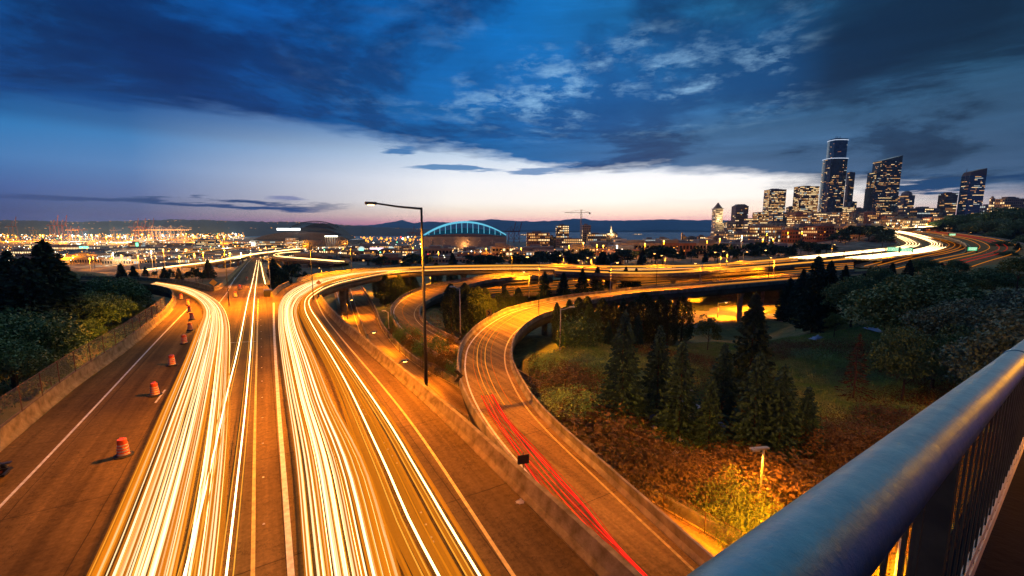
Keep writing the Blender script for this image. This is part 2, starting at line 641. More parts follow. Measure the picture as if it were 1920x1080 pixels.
def gp(lst):
    return [G(x, y, h) for x, y, h in lst]

# ================================================================== ROADS: edge lines
HM = 13.0
DIR = Vector((-.503, .864, 0)).normalized()     # heading of the main road
RGT = Vector((.864, .503, 0)).normalized()


def ext(p, d=70):
    q = Vector(p) - DIR * d
    return q


lb_px = [(5, 844), (144, 726), (241, 656), (298, 608), (317, 590), (328, 575), (331, 563), (327, 553), (315, 547), (285, 541), (220, 537), (150, 534)]
left_barrier = gp([(x, y, HM) for x, y in lb_px])
left_barrier = [ext(left_barrier[0])] + left_barrier
ro_px = [(150, 524), (220, 525), (277, 527.5), (337, 532), (367, 538), (393, 545)]
ramp_outer = gp([(x, y, HM) for x, y in ro_px])
rb_px = [(595, 563), (610, 585), (640, 618), (688, 661), (780, 743), (852, 810), (929, 887), (1121, 1080)]
right_barrier = gp([(x, y, HM) for x, y in rb_px])
right_barrier = right_barrier + [ext(right_barrier[-1], 60)]
mb_px = [(514, 557), (527, 543), (545, 534)]
mid_barrier = gp([(x, y, HM) for x, y in mb_px])


def hc(x, y):
    """centre road: level to about 95 m out, then 4 per cent down"""
    d = ray(x, y)
    k = -d.z / d.y
    D = (HM - 3.8) / (k - .04)
    return d * (D / d.y)


V1L = [(560, 527), (598, 518), (660, 510), (727, 505), (793, 502.5), (880, 500), (1037, 499), (1140, 501), (1308, 499), (1392, 493), (1496, 484)]
V1R = [(596, 550), (612, 541), (650, 530), (727, 514), (793, 508.5), (880, 506), (1037, 505), (1140, 507), (1308, 506), (1392, 500), (1496, 490)]
v1l, v1r = crpair(gp([(x, y, HM) for x, y in V1L]), gp([(x, y, HM) for x, y in V1R]), 60)

DECKS = []          # (name, L, R, thickness, ground?)


def pair(Lp, Rp, n):
    return crpair(gp(Lp), gp(Rp), n)


# centre road going down towards the stadium
crl, crr = crpair([hc(*p) for p in [(415, 542), (432, 524), (450, 504), (462, 492), (470, 485), (476, 480)]],
                  [hc(*p) for p in [(505, 542), (497, 520), (492, 504), (488.5, 492), (487.5, 485), (486.5, 480)]], 40)
# lower two-way road that passes under the viaduct (left half, right half)
HA = 21.0
a_r = [(657, 493, 25), (667, 510, 23.5), (677, 533, 22), (690, 553, 21.5), (707, 583, 21), (720, 613, 21), (748, 648, 21), (775, 672, 21), (797, 687, 21),
       (857, 717, 21), (1000, 801, 21), (1151, 888, 21), (1247, 942, 21), (1385, 1021, 21)]
a_c = [(638, 494, 25), (645, 513, 23.5), (652, 537, 22), (661, 570, 21.5), (675, 612, 21), (690, 648, 21), (712, 683, 21), (745, 712, 21), (797, 745, 21),
       (872, 795, 21), (1005, 885, 21), (1156, 985, 21), (1270, 1060, 21), (1440, 1160, 21)]
a_l = [(616, 494, 25), (622, 513, 23.5), (624, 540, 22), (632, 575, 21.5), (643, 620, 21), (656, 670, 21), (680, 720, 21)]
Ar = gp(a_r)
Ac = gp(a_c)
Al = gp(a_l)
dd = (Ar[-1] - Ar[-2]).normalized()
Ar.append(Ar[-1] + dd * 40)
Ac.append(Ac[-1] + dd * 40)
aR1, aR0 = crpair(Ac, Ar, 80)
aL1, aL0 = crpair(Al, Ac[:7], 40)
# loop ramp B
b_o = [(1037, 513, 14), (937, 517, 14.3), (880, 525.5, 15.5), (827, 534, 17.5), (793, 542, 18.5), (760, 556, 19.5), (737, 577, 20), (737, 597, 20), (752, 620, 20), (777, 640, 20),
       (818, 668, 20), (870, 700, 20), (960, 752, 20.5)]
b_i = [(1037, 520, 14), (937, 527, 14.3), (880, 538, 15.5), (827, 556, 17.5), (805, 566, 18.5), (790, 578, 19.5), (785, 590, 20), (790, 602, 20), (808, 617, 20), (830, 629, 20),
       (867, 648, 20), (925, 679, 20), (1010, 728, 20.5)]
bO, bI = crpair(gp(b_o), gp(b_i), 90)
# curved flyover C that carries the red tail lights
c_l = [(1640, 512, 13.5), (1540, 519, 13.5), (1454, 526, 13.5), (1308, 537, 14), (1208, 544, 14.3), (1142, 551, 14.6), (1060, 561, 14.9), (1000, 573, 15.2), (950, 587, 15.5),
       (905, 612, 15.8), (873, 645, 16), (863, 680, 16), (866, 715, 16), (882, 758, 16), (912, 808, 16), (960, 870, 16), (1050, 975, 16), (1150, 1085, 16)]
c_r = [(1640, 519, 13.5), (1540, 526, 13.5), (1454, 533, 13.5), (1308, 546, 14), (1208, 554, 14.3), (1160, 560, 14.6), (1100, 571, 14.9), (1060, 582, 15.2), (1010, 598, 15.5),
       (975, 622, 15.8), (958, 650, 16), (957, 685, 16), (975, 727, 16), (1003, 770, 16), (1050, 820, 16), (1120, 885, 16), (1235, 992, 16), (1330, 1080, 16)]
cl_ = gp(c_l)
cr_ = gp(c_r)
dd = (cr_[-1] - cr_[-2]).normalized()
cl_.append(cl_[-1] + dd * 30)
cr_.append(cr_[-1] + dd * 30)
cL, cR = crpair(cl_, cr_, 120)
# mainline freeway at ground level and the middle viaduct
fL, fR = pair([(900, 540, 19), (1000, 531, 18.6), (1200, 521, 17.3), (1350, 511, 15.5), (1500, 500, 13.8), (1600, 494, 13)],
              [(880, 560, 19), (1000, 553, 18.6), (1200, 542, 17.3), (1350, 531, 15.5), (1500, 518, 13.8), (1600, 510, 13)], 50)
mL, mR = pair([(1040, 507.5, 13), (1204, 512, 13), (1350, 505.5, 13), (1500, 493, 12.8), (1600, 484, 12.6)],
              [(1040, 513, 13), (1204, 519, 13), (1350, 511.5, 13), (1500, 499.5, 12.8), (1600, 490, 12.6)], 50)


def centre_strip(pts, w, n):
    P = crs(gp(pts), n)
    N_ = normals2(P)
    ww = np.asarray(w if np.ndim(w) else [w] * 2, float)
    ww = np.interp(np.linspace(0, 1, n), np.linspace(0, 1, len(ww)), ww)[:, None]
    return P - N_ * ww / 2, P + N_ * ww / 2


s1L, s1R = centre_strip([(1496, 487, 13), (1560, 480.5, 12.8), (1616, 474.5, 12.6), (1665, 469, 12.3), (1700, 464.5, 11.8), (1712, 458, 10.8), (1700, 450, 9), (1682, 443, 6.5), (1672, 438, 4)], 17, 60)
s2L, s2R = centre_strip([(1600, 487, 12.6), (1654, 480.5, 12.4), (1705, 474.5, 12), (1740, 468, 11.7), (1757, 461, 11), (1750, 453.5, 9.5), (1715, 442.5, 6), (1688, 436.5, 3.2), (1675, 434, 2)], 19, 70)
s3L, s3R = centre_strip([(1690, 506, 14), (1750, 487, 13), (1800, 475, 12), (1822, 466, 11), (1815, 457, 9.5), (1770, 446, 7), (1725, 438, 4), (1700, 434.5, 2.4)], 26, 70)
s4L, s4R = centre_strip([(1720, 515, 13), (1800, 492, 12), (1860, 476, 11), (1872, 464, 9), (1840, 451, 6.5), (1790, 442, 4.5), (1745, 435.5, 2.4)], 22, 70)
s5L, s5R = centre_strip([(1640, 437, 3), (1680, 432, 1), (1720, 427.5, -2), (1780, 424, -6)], 14, 20)
o1L, o1R = centre_strip([(250, 512, 33), (300, 505.5, 32), (343, 500, 31), (378, 496, 30), (410, 491, 29), (440, 485, 28), (477, 478.5, 27), (510, 474, 26), (560, 468, 26)], 13, 40)
o2L, o2R = centre_strip([(200, 486, 40), (260, 483, 39), (315, 479.5, 38), (370, 473.5, 38), (418, 468, 38), (480, 463, 38)], 13, 30)
o3L, o3R = centre_strip([(560, 474, 26), (530, 476, 25.5), (516, 480, 24.5), (524, 483.5, 23.5), (560, 487, 22.5), (600, 490.5, 22), (640, 494, 22)], 11, 50)
o4L, o4R = centre_strip([(520, 471, 28), (620, 477, 27), (700, 483, 26), (800, 486, 26)], 14, 30)

AT_GRADE = {'f', 'aR', 'aL', 'Bn'}
carve = []


def add_carve(L, R, dz, every=1):
    n = len(L)
    for i in range(n):
        w = np.linalg.norm(L[i] - R[i])
        k = max(2, int(w / 3) + 1)
        for t in np.linspace(0, 1, k):
            p = L[i] * (1 - t) + R[i] * t
            carve.append((p[0], p[1], p[2] - dz))


def dens(L, R, n):
    L, R = np.asarray(L), np.asarray(R)
    s = np.linspace(0, len(L) - 1, n)
    f = lambda Q: np.stack([np.interp(s, np.arange(len(Q)), Q[:, k]) for k in range(3)], 1)
    return f(L), f(R)


for (L, R, dz_, n) in [(v1l, v1r, 3.5, 120), (crl, crr, 1.0, 160), (aR1, aR0, .55, 160), (aL1, aL0, .55, 90), (bO, bI, .8, 160), (cL, cR, 2.2, 180),
                       (fL, fR, .7, 140), (mL, mR, 3, 100), (s1L, s1R, 1, 130), (s2L, s2R, 1, 150), (s3L, s3R, 1, 150), (s4L, s4R, 1, 150), (s5L, s5R, 1, 40)]:
    add_carve(*dens(L, R, n), dz_)
# main deck area
lbp = np.array([tuple(p) for p in left_barrier[:6]])
for t in np.linspace(0, 1, 60):
    a = Vector(left_barrier[0]).lerp(Vector(left_barrier[6]), t)
    b_ = Vector(right_barrier[-1]).lerp(Vector(right_barrier[0]), t)
    for q in np.linspace(0, 1, 12):
        p = a.lerp(b_, q)
        carve.append((p.x, p.y, -HM - 2.6))
for p in left_barrier[5:] + ramp_outer:
    for q in range(-2, 3):
        carve.append((p[0] + q * 2, p[1], -HM - 2.2))
carve = np.array(carve)

# ================================================================== TERRAIN
tcp = [  # (px x, px y, metres under the eye)
    (1100, 650, 18), (1100, 800, 18.5), (1300, 700, 17.6), (1500, 700, 17), (1700, 720, 16.5), (1400, 850, 18.6), (1250, 900, 19.8), (1450, 950, 20.6), (1000, 690, 19),
    (1060, 800, 17.5), (1150, 850, 18.8), (1350, 980, 21), (1600, 800, 17), (1750, 800, 16), (1850, 700, 14), (1650, 1000, 19), (1900, 1000, 17), (1500, 1070, 21),
    (1300, 602, 23.5), (1380, 590, 24), (1430, 582, 24.3), (1480, 600, 23), (1380, 620, 22.5), (1290, 570, 24.3), (1500, 560, 19.5), (1560, 570, 18), (1620, 560, 15), (1700, 560, 13),
    (1800, 560, 11), (1900, 560, 9), (1550, 540, 17), (1650, 530, 13.5), (1750, 520, 12.5), (1900, 500, 8), (1900, 640, 12),
    (820, 680, 20.6), (900, 560, 22), (860, 600, 21.6), (900, 600, 21.5), (960, 560, 21), (1040, 560, 20.5), (1120, 565, 21), (1200, 575, 22), (750, 560, 22.5), (700, 565, 22.5), (780, 660, 20.8), (760, 620, 20.8),
    (1000, 615, 21), (1060, 610, 20.5), (1100, 600, 21), (1000, 640, 20), (980, 600, 21),
    (560, 560, 23), (520, 540, 24), (540, 520, 26), (600, 545, 23), (740, 520, 24), (900, 520, 22), (1000, 515, 21), (1200, 510, 20), (1400, 498, 18),
    (380, 525, 26), (340, 518, 28), (300, 515, 28), (440, 530, 20),
    (30, 720, 20), (100, 640, 19), (200, 600, 19.5), (260, 560, 20.5), (300, 560, 20), (60, 560, 15), (150, 560, 18), (20, 500, 12), (100, 510, 16), (200, 520, 22), (-100, 600, 15), (-100, 750, 18),
    (700, 500, 30), (900, 495, 26), (1100, 490, 24), (1300, 488, 21), (1450, 478, 18), (1540, 472, 16), (1620, 464, 13.5), (1650, 455, 11.5),
    (300, 495, 38), (500, 490, 34), (600, 482, 42), (700, 480, 44), (800, 480, 42), (400, 480, 47), (200, 495, 42), (0, 480, 40), (100, 480, 46),
    (1000, 480, 36), (1150, 478, 32), (1300, 476, 28), (1420, 466, 22), (1500, 458, 16), (1560, 450, 12), (1620, 440, 7),
]
flat = [(az_, D, H) for az_ in (-55, -47, -40, -33, -26, -18, -10, -4, 2, 8) for (D, H) in ((600, 46), (800, 49), (1200, 50), (1700, 50.5))]
flat += [(az_, D, 51) for az_ in (-55, -47, -40, -33, -26) for D in (2300, 3000, 3500)]
flat += [(14, 600, 43), (14, 900, 46), (14, 1300, 48), (14, 1750, 51), (20, 600, 38), (20, 900, 42), (20, 1300, 46), (20, 1750, 51), (26, 700, 30), (26, 1000, 34), (26, 1400, 42), (26, 1800, 50),
         (32, 700, 19), (32, 1000, 18), (32, 1400, 24), (38, 700, 8), (38, 1000, 2), (38, 1400, 4), (38, 2000, 10), (44, 600, 5), (44, 900, -5), (44, 1300, -10), (44, 2200, -8),
         (50, 500, -4), (50, 700, -16), (50, 1100, -22), (50, 2000, -16), (56, 400, -6), (56, 700, -20), (56, 1300, -24), (56, 2200, -18), (62, 200, 2), (62, 500, -10), (62, 1500, -20)]
TP = []
for x, y, H in tcp:
    p = G(x, y, H)
    TP.append((p.x, p.y, -H))
for a_, D, H in flat:
    TP.append((D * math.tan(math.radians(a_)), D, -H))
for (L, R, k, dz_) in ((aR1, aR0, 6, .5), (fL, fR, 6, .6), (bO[30:], bI[30:], 6, .6), (s2L, s2R, 10, 1), (s3L, s3R, 10, 1)):
    for i in range(0, len(L), k):
        m_ = (L[i] + R[i]) / 2
        TP.append((m_[0], m_[1], m_[2] - dz_))
TP = np.array(TP)
TPq = np.stack([np.arctan2(TP[:, 0], TP[:, 1]) * 1.8, np.log(np.hypot(TP[:, 0], TP[:, 1]))], 1)


def terr(xy, use_carve=True):
    xy = np.atleast_2d(np.asarray(xy, float))
    out = np.empty(len(xy))
    for s0 in range(0, len(xy), 4000):
        q = xy[s0:s0 + 4000]
        R_ = np.hypot(q[:, 0], q[:, 1])
        a_ = np.arctan2(q[:, 0], np.maximum(q[:, 1], .3 * R_ if False else q[:, 1]))
        qq = np.stack([np.clip(a_, -1.25, 1.25) * 1.8, np.log(np.maximum(R_, 8))], 1)
        d2 = ((qq[:, None, :] - TPq[None]) ** 2).sum(2) + 1e-4
        w = d2 ** -1.7
        z = (w * TP[:, 2]).sum(1) / w.sum(1)
        # gentle unevenness
        z += np.where(R_ < 400, .28, .8) * (np.sin(q[:, 0] * .21 + 1.3) * np.cos(q[:, 1] * .17) + .5 * np.sin(q[:, 0] * .53 + q[:, 1] * .41))
        # the shore
        deg = np.degrees(a_)
        lim = np.interp(deg, [-60, -28, -24, -5, 10, 27, 30, 60], [3600, 3600, 2300, 1950, 1800, 1850, 3200, 3200])
        z = np.where(R_ > lim, np.minimum(z, -51 - (R_ - lim) * .1), z)
        if use_carve:
            dx_ = q[:, 0][:, None] - carve[None, :, 0]
            dy_ = q[:, 1][:, None] - carve[None, :, 1]
            dist = np.sqrt(dx_ ** 2 + dy_ ** 2)
            reach = np.clip(.012 * R_, 2.6, 7)[:, None]
            zz = np.where(dist < reach, carve[None, :, 2], 1e9 + 0 * dist)
            z = np.minimum(z, zz.min(1))
        out[s0:s0 + 4000] = z
    return out


def gz(x, y):
    return float(terr([(x, y)])[0])


# polar grid
na, nr = 320, 210
aa = np.radians(np.r_[np.linspace(-62, 62, na)])
rr = np.exp(np.linspace(math.log(9), math.log(5200), nr))
RA, RR = np.meshgrid(aa, rr)
X = (RR * np.sin(RA)).ravel()
Y = (RR * np.cos(RA)).ravel()
Z = terr(np.stack([X, Y], 1))
V = np.stack([X, Y, Z], 1)
i0 = (np.arange(nr - 1)[:, None] * na + np.arange(na - 1)[None]).ravel()
F = np.stack([i0, i0 + 1, i0 + na + 1, i0 + na], 1)


def ground_material():
    m = bpy.data.materials.new('grass_and_soil')
    m.use_nodes = True
    b = m.node_tree.nodes['Principled BSDF']
    N = NB(m.node_tree)
    pos = m.node_tree.nodes.new('ShaderNodeNewGeometry').outputs['Position']
    x_, y_, z_ = N.sep(pos)
    n1 = N.noise(pos, .07, 6, .65)
    n2 = N.noise(pos, .9, 6, .7)
    g = N.ramp(n1, [(.36, (.04, .06, .025, 1)), (.5, (.075, .095, .036, 1)), (.6, (.14, .12, .055, 1)), (.7, (.20, .15, .08, 1))])
    g = N.mix(1.0, g, N.ramp(n2, [(.3, .5), (.7, 1.5)]), 'MULTIPLY')
    n3 = N.noise(pos, .02, 6, .7)
    city = N.ramp(n3, [(.38, (.05, .05, .05, 1)), (.5, (.12, .11, .10, 1)), (.62, (.22, .20, .17, 1))])
    city = N.mix(1.0, city, N.ramp(N.noise(pos, .11, 3, .5), [(.4, .5), (.6, 1.3)]), 'MULTIPLY')
    dist = N.math('SQRT', N.math('ADD', N.math('MULTIPLY', x_, x_), N.math('MULTIPLY', y_, y_)))
    f = N.math('DIVIDE', N.math('SUBTRACT', dist, 230.0), 120.0, clamp=True)
    N.put(b.inputs['Base Color'], N.mix(f, g, city))
    b.inputs['Roughness'].default_value = .9
    b.inputs['Specular IOR Level'].default_value = .2
    bn = m.node_tree.nodes.new('ShaderNodeBump')
    bn.inputs['Strength'].default_value = .8
    bn.inputs['Distance'].default_value = .15
    N.put(bn.inputs['Height'], n2)
    m.node_tree.links.new(bn.outputs[0], b.inputs['Normal'])
    return m


M['ground'] = ground_material()
ground = ob('ground', npmesh('ground', V, F, M['ground']), kind='structure')
ground['label'] = 'uneven grassy ground and city land falling away towards the bay'

# water
M['water'] = mat('sea_water', (.004, .11, .24), .6, .2, .002, spec=.08, coords='Geo')
wb = MB()
for i in range(48):
    a0, a1 = math.radians(-75 + i * 150 / 48), math.radians(-75 + (i + 1) * 150 / 48)
    wb.quad((1500 * math.sin(a0), 1500 * math.cos(a0), -55), (18400 * math.sin(a0), 18400 * math.cos(a0), -55), (18400 * math.sin(a1), 18400 * math.cos(a1), -55),
            (1500 * math.sin(a1), 1500 * math.cos(a1), -55))
water = ob('water', wb.mesh('water', M['water']), kind='structure')

# hills and mountains: real ridges with a front and a back slope
M['hill'] = mat('wooded_hillside', (.008, .011, .010), .95, .4, .004, coords='Geo')
M['far'] = mat('forested_mountain', (.03, .09, .14), 1.0, .4, .0006, coords='Geo', spec=0)  # blue of distance haze put into the slope colour
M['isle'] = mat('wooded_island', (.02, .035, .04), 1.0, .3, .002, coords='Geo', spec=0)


def ridge(name, prof, D, mat_, amp, n=260, depth=1500, lump=0.0, bump=None):
    xs = np.linspace(prof[0][0], prof[-1][0], n)
    ys = np.interp(xs, [p[0] for p in prof], [p[1] for p in prof])
    rg = np.random.default_rng(int(D))
    ys = ys - amp * (np.interp(np.arange(n), np.arange(0, n, 3), rg.random(len(range(0, n, 3)))) - .5) - lump * (rg.random(n) - .3)
    V_, F_ = [], []
    rows = [(-depth, 0.0), (-depth * .55, .45), (-depth * .2, .85), (0, 1.0), (depth * .5, .6), (depth, 0.0)]
    for (dy_, h) in rows:
        for i in range(n):
            p = PD(xs[i], ys[i], D)
            s_ = (D + dy_) / D
            zz = -55 + (p.z + 55) * h * (1 + (0 if h in (0, 1) else .05 * math.sin(i * .35 + dy_)))
            V_.append((p.x * s_, D + dy_, max(-57, zz)))
    for r_ in range(len(rows) - 1):
        for i in range(n - 1):
            a_ = r_ * n + i
            F_.append((a_, a_ + 1, a_ + n + 1, a_ + n))
    me = npmesh(name, np.array(V_), np.array(F_), mat_)
    return ob(name, me, kind='structure')


h1 = ridge('hills', [(-200, 411), (0, 413), (60, 414), (150, 416), (250, 414), (330, 411.5), (420, 414), (500, 416), (560, 416), (640, 421), (700, 425.5), (760, 427.5), (800, 430), (850, 434)], 5200, M['hill'], 1.2, 420, 1400, 1.2)
h1['label'] = 'dark wooded ridge dotted with house lights behind the container port'
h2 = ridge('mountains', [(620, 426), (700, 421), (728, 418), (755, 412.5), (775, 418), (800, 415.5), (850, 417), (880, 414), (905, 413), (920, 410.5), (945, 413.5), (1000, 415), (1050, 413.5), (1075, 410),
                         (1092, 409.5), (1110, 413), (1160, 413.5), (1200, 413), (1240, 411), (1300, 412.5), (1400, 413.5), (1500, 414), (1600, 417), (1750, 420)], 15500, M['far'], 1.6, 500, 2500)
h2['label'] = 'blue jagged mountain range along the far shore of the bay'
h3 = ridge('island_hills', [(760, 436), (900, 432), (1000, 431.5), (1060, 433), (1130, 434), (1200, 431.5), (1260, 431), (1340, 433), (1400, 431), (1500, 433), (1650, 436)], 10500, M['isle'], .8, 240, 900)
h3['label'] = 'low dark island shore lying across the blue water'

# ================================================================== MAIN DECK
deck_poly = [*left_barrier, *ramp_outer, G(404, 545, HM), G(415, 542, HM), G(505, 542, HM), G(507, 556, HM), *mid_barrier, G(560, 527, HM), G(596, 550, HM), *right_barrier]
mb = MB()
k = len(deck_poly)
mb.v = [tuple(p) for p in deck_poly] + [(p[0], p[1], p[2] - 1.3) for p in deck_poly]
mb.f.append(tuple(range(k)))
mb.m.append(0)
mb.f.append(tuple(reversed(range(k, 2 * k))))
mb.m.append(1)
for i in range(k):
    j = (i + 1) % k
    mb.f.append((i, i + k, j + k, j))
    mb.m.append(1)
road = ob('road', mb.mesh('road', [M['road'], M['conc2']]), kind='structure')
road['label'] = 'wide elevated highway deck lit orange with headlight trails running along it'


def strip_mesh(L, R, z=0.0, mats=None, name='strip', thick=0.0):
    n = len(L)
    V_ = np.vstack([L + [0, 0, z], R + [0, 0, z]])
    i = np.arange(n - 1)
    F_ = np.stack([i, i + n, i + n + 1, i + 1], 1)
    if thick:
        V_ = np.vstack([V_, V_ - [0, 0, thick]])
        F_ = np.vstack([F_, np.stack([i + 2 * n, i + 1 + 2 * n, i + n + 1 + 2 * n, i + n + 2 * n], 1),
                        np.stack([i, i + 1, i + 1 + 2 * n, i + 2 * n], 1), np.stack([i + n, i + n + 2 * n, i + n + 1 + 2 * n, i + n + 1], 1)])
    mi = None
    if isinstance(mats, list):
        mi = np.r_[np.zeros(n - 1), np.ones(len(F_) - n + 1)]
    return npmesh(name, V_, F_, mats, mi)


def lerp2(L, R, t):
    return L * (1 - t) + R * t


def paint(P, w, parent, m='line', name='lane_line', z=.012, dash=None):
    P = np.asarray(P)
    N_ = normals2(P)
    a, b = P - N_ * w / 2, P + N_ * w / 2
    if dash is None:
        return ob(name, strip_mesh(a, b, z, M[m], name), parent)
    L = np.r_[0, np.cumsum(np.linalg.norm(np.diff(P, axis=0), axis=1))]
    s = 0.0
    mb_ = []
    while s + dash[0] < L[-1]:
        q = [np.array([np.interp(t, L, P[:, k_]) for k_ in range(3)]) for t in (s, s + dash[0])]
        nn = [np.array([np.interp(t, L, N_[:, k_]) for k_ in range(3)]) for t in (s, s + dash[0])]
        o_ = ob('lane_dash', None, parent) if False else None
        A_ = np.array([q[0] - nn[0] * w / 2, q[1] - nn[1] * w / 2])
        B_ = np.array([q[0] + nn[0] * w / 2, q[1] + nn[1] * w / 2])
        mb_.append((A_, B_))
        s += dash[0] + dash[1]
    for A_, B_ in mb_:
        ob('lane_dash', strip_mesh(A_, B_, z, M[m], 'lane_dash'), parent)


def barrier(name, P, label, parent=None, h=.86, side=1, seg=6.0, mt='conc3', base=.62, top=.22, cat='barrier', maxn=90, kids='barrier_segment'):
    """concrete safety barrier in cast segments; profile on the outer side of P"""
    P = np.asarray([tuple(p) for p in P], float)
    L = np.r_[0, np.cumsum(np.linalg.norm(np.diff(P, axis=0), axis=1))]
    n = max(2, int(L[-1] / 1.5))
    s = np.linspace(0, L[-1], n)
    Q = np.stack([np.interp(s, L, P[:, k_]) for k_ in range(3)], 1)
    N_ = normals2(Q) * side
    root = parent or thing(name, label, cat, tuple(Q[0]))
    prof = [(0, 0), (.0, .08), (.20, .30), (base - top - .08, h), (base - .06, h), (base, 0)]
    per = max(1, int(round(seg / 1.5)))
    cuts = list(range(0, n - 1, per)) + [n - 1]
    if len(cuts) > maxn:
        cuts = list(range(0, n - 1, max(1, n // maxn))) + [n - 1]
    off = np.array(root.location) if parent is None else np.zeros(3)
    for c0, c1 in zip(cuts[:-1], cuts[1:]):
        rows = []
        idx = list(range(c0, c1 + 1))
        V_ = []
        for j_, i in enumerate(idx):
            q = Q[i].copy()
            if j_ == 0 and c0 > 0:
                q = q + (Q[min(i + 1, n - 1)] - Q[i]) * .012
            for (o_, z_) in prof:
                V_.append(q + N_[i] * o_ + np.array([0, 0, z_]) - off)
        kp = len(prof)
        F_ = []
        for j_ in range(len(idx) - 1):
            for e in range(kp - 1):
                a_ = j_ * kp + e
                F_.append((a_, a_ + 1, a_ + kp + 1, a_ + kp))
        me = bpy.data.meshes.new(kids)
        caps = [tuple(range(kp)), tuple(reversed(range((len(idx) - 1) * kp, len(idx) * kp)))]
        me.from_pydata([tuple(v) for v in V_], [], F_ + caps)
        me.materials.append(M[mt])
        o = ob(kids, me, root)
    return root


rb_main = [tuple(p) for p in reversed(right_barrier)]
barrier('concrete_barrier', rb_main, 'long stained concrete barrier along the right edge of the wide highway', side=1, h=.9, base=.75)
lbs = cr(left_barrier[1:], 0)[0]
lbs = np.vstack([np.array(tuple(left_barrier[0])), lbs])
lb_root = barrier('concrete_barrier', lbs, 'curved concrete barrier on the left edge with mesh fence behind', side=-1, h=1.05, base=.6)
barrier('concrete_barrier', cr(ramp_outer, 0)[0], 'low concrete barrier on the outside of the left exit ramp', side=-1, h=.9)
barrier('concrete_barrier', [G(393, 545, HM), G(404, 546, HM), G(415, 542, HM)] + [tuple(p) for p in crl[1:]], 'straight pale barrier running down along the centre road', side=-1, h=.9)
barrier('concrete_barrier', [tuple(p) for p in crr[1:26]], 'straight barrier right of the descending centre road', side=1, h=.8)
barrier('concrete_barrier', mid_barrier, 'short barrier between the gore nose and the curving viaduct', side=-1, h=.9)

# chain-link fence on the left barrier
M['link'] = bpy.data.materials.new('chain_link_wire')
M['link'].use_nodes = True
_nt = M['link'].node_tree
_N = NB(_nt)
_tc = _nt.nodes.new('ShaderNodeTexCoord').outputs['UV']
_u, _v, _w = _N.sep(_tc)
_a = _N.math('ABSOLUTE', _N.math('SUBTRACT', _N.math('FRACT', _N.math('ADD', _u, _v)), .5))
_b = _N.math('ABSOLUTE', _N.math('SUBTRACT', _N.math('FRACT', _N.math('SUBTRACT', _u, _v)), .5))
_f = _N.math('LESS_THAN', _N.math('MINIMUM', _a, _b), .07)
_tr = _nt.nodes.new('ShaderNodeBsdfTransparent')
_mx = _nt.nodes.new('ShaderNodeMixShader')
_pb = _nt.nodes['Principled BSDF']
_pb.inputs['Base Color'].default_value = (.16, .15, .14, 1)
_pb.inputs['Roughness'].default_value = .5
_nt.links.new(_f, _mx.inputs[0])
_nt.links.new(_tr.outputs[0], _mx.inputs[1])
_nt.links.new(_pb.outputs[0], _mx.inputs[2])
_nt.links.new(_mx.outputs[0], _nt.nodes['Material Output'].inputs['Surface'])


def fence(P, off, z0, h, label, side=-1, step=3.0, rail=True, post_m='rust', n_max=80, mesh=True):
    P = np.asarray([tuple(p) for p in P], float)
    L = np.r_[0, np.cumsum(np.linalg.norm(np.diff(P, axis=0), axis=1))]
    n = min(n_max, int(L[-1] / step) + 1)
    s = np.linspace(0, L[-1], n)
    Q = np.stack([np.interp(s, L, P[:, k_]) for k_ in range(3)], 1)
    Q = Q + normals2(Q) * side * off
    root = thing('wire_fence', label, 'fence', tuple(Q[0] + [0, 0, z0]))
    o0 = Q[0] + np.array([0, 0, z0])
    pm = MB()
    pm.tube([(0, 0, 0), (0, 0, h)], .035, 6)
    pme = pm.mesh('post', M[post_m])
    for q in Q:
        ob('post', pme, root, tuple(q + [0, 0, z0] - o0))
    if mesh:
        V_ = np.vstack([Q + [0, 0, z0 + .03] - o0, Q + [0, 0, z0 + h] - o0])
        i = np.arange(n - 1)
        me = npmesh('wire_mesh', V_, np.stack([i, i + 1, i + 1 + n, i + n], 1), M['link'])
        uv = me.uv_layers.new(name='UVMap')
        co = np.zeros((len(me.loops), 2))
        for fi in range(n - 1):
            u0, u1 = s[fi] / .13, s[fi + 1] / .13
            co[fi * 4:fi * 4 + 4] = [(u0, 0), (u1, 0), (u1, h / .13), (u0, h / .13)]
        uv.data.foreach_set('uv', co.ravel())
        ob('wire_mesh', me, root)
    if rail:
        rm = MB()
        rm.tube([tuple(q + [0, 0, z0 + h] - o0) for q in Q], .025, 5)
        rm.tube([tuple(q + [0, 0, z0 + .05] - o0) for q in Q], .02, 5)
        ob('top_rail', rm.mesh('top_rail', M[post_m]), root)
    return root


fl = np.array([tuple(p) for p in left_barrier[:6]])
fence(fl, .35, 1.05, 1.75, 'chain-link fence on posts standing on the left concrete barrier')

# ---- lane paint on the main deck
def px_line(pts, H=HM, n=60):
    return crs(gp([(x, y, H) for x, y in pts]), n)


def extend_near(P, d=12):
    v = P[-1] - P[-2]
    v /= np.linalg.norm(v)
    return np.vstack([P, P[-1] + v * d])


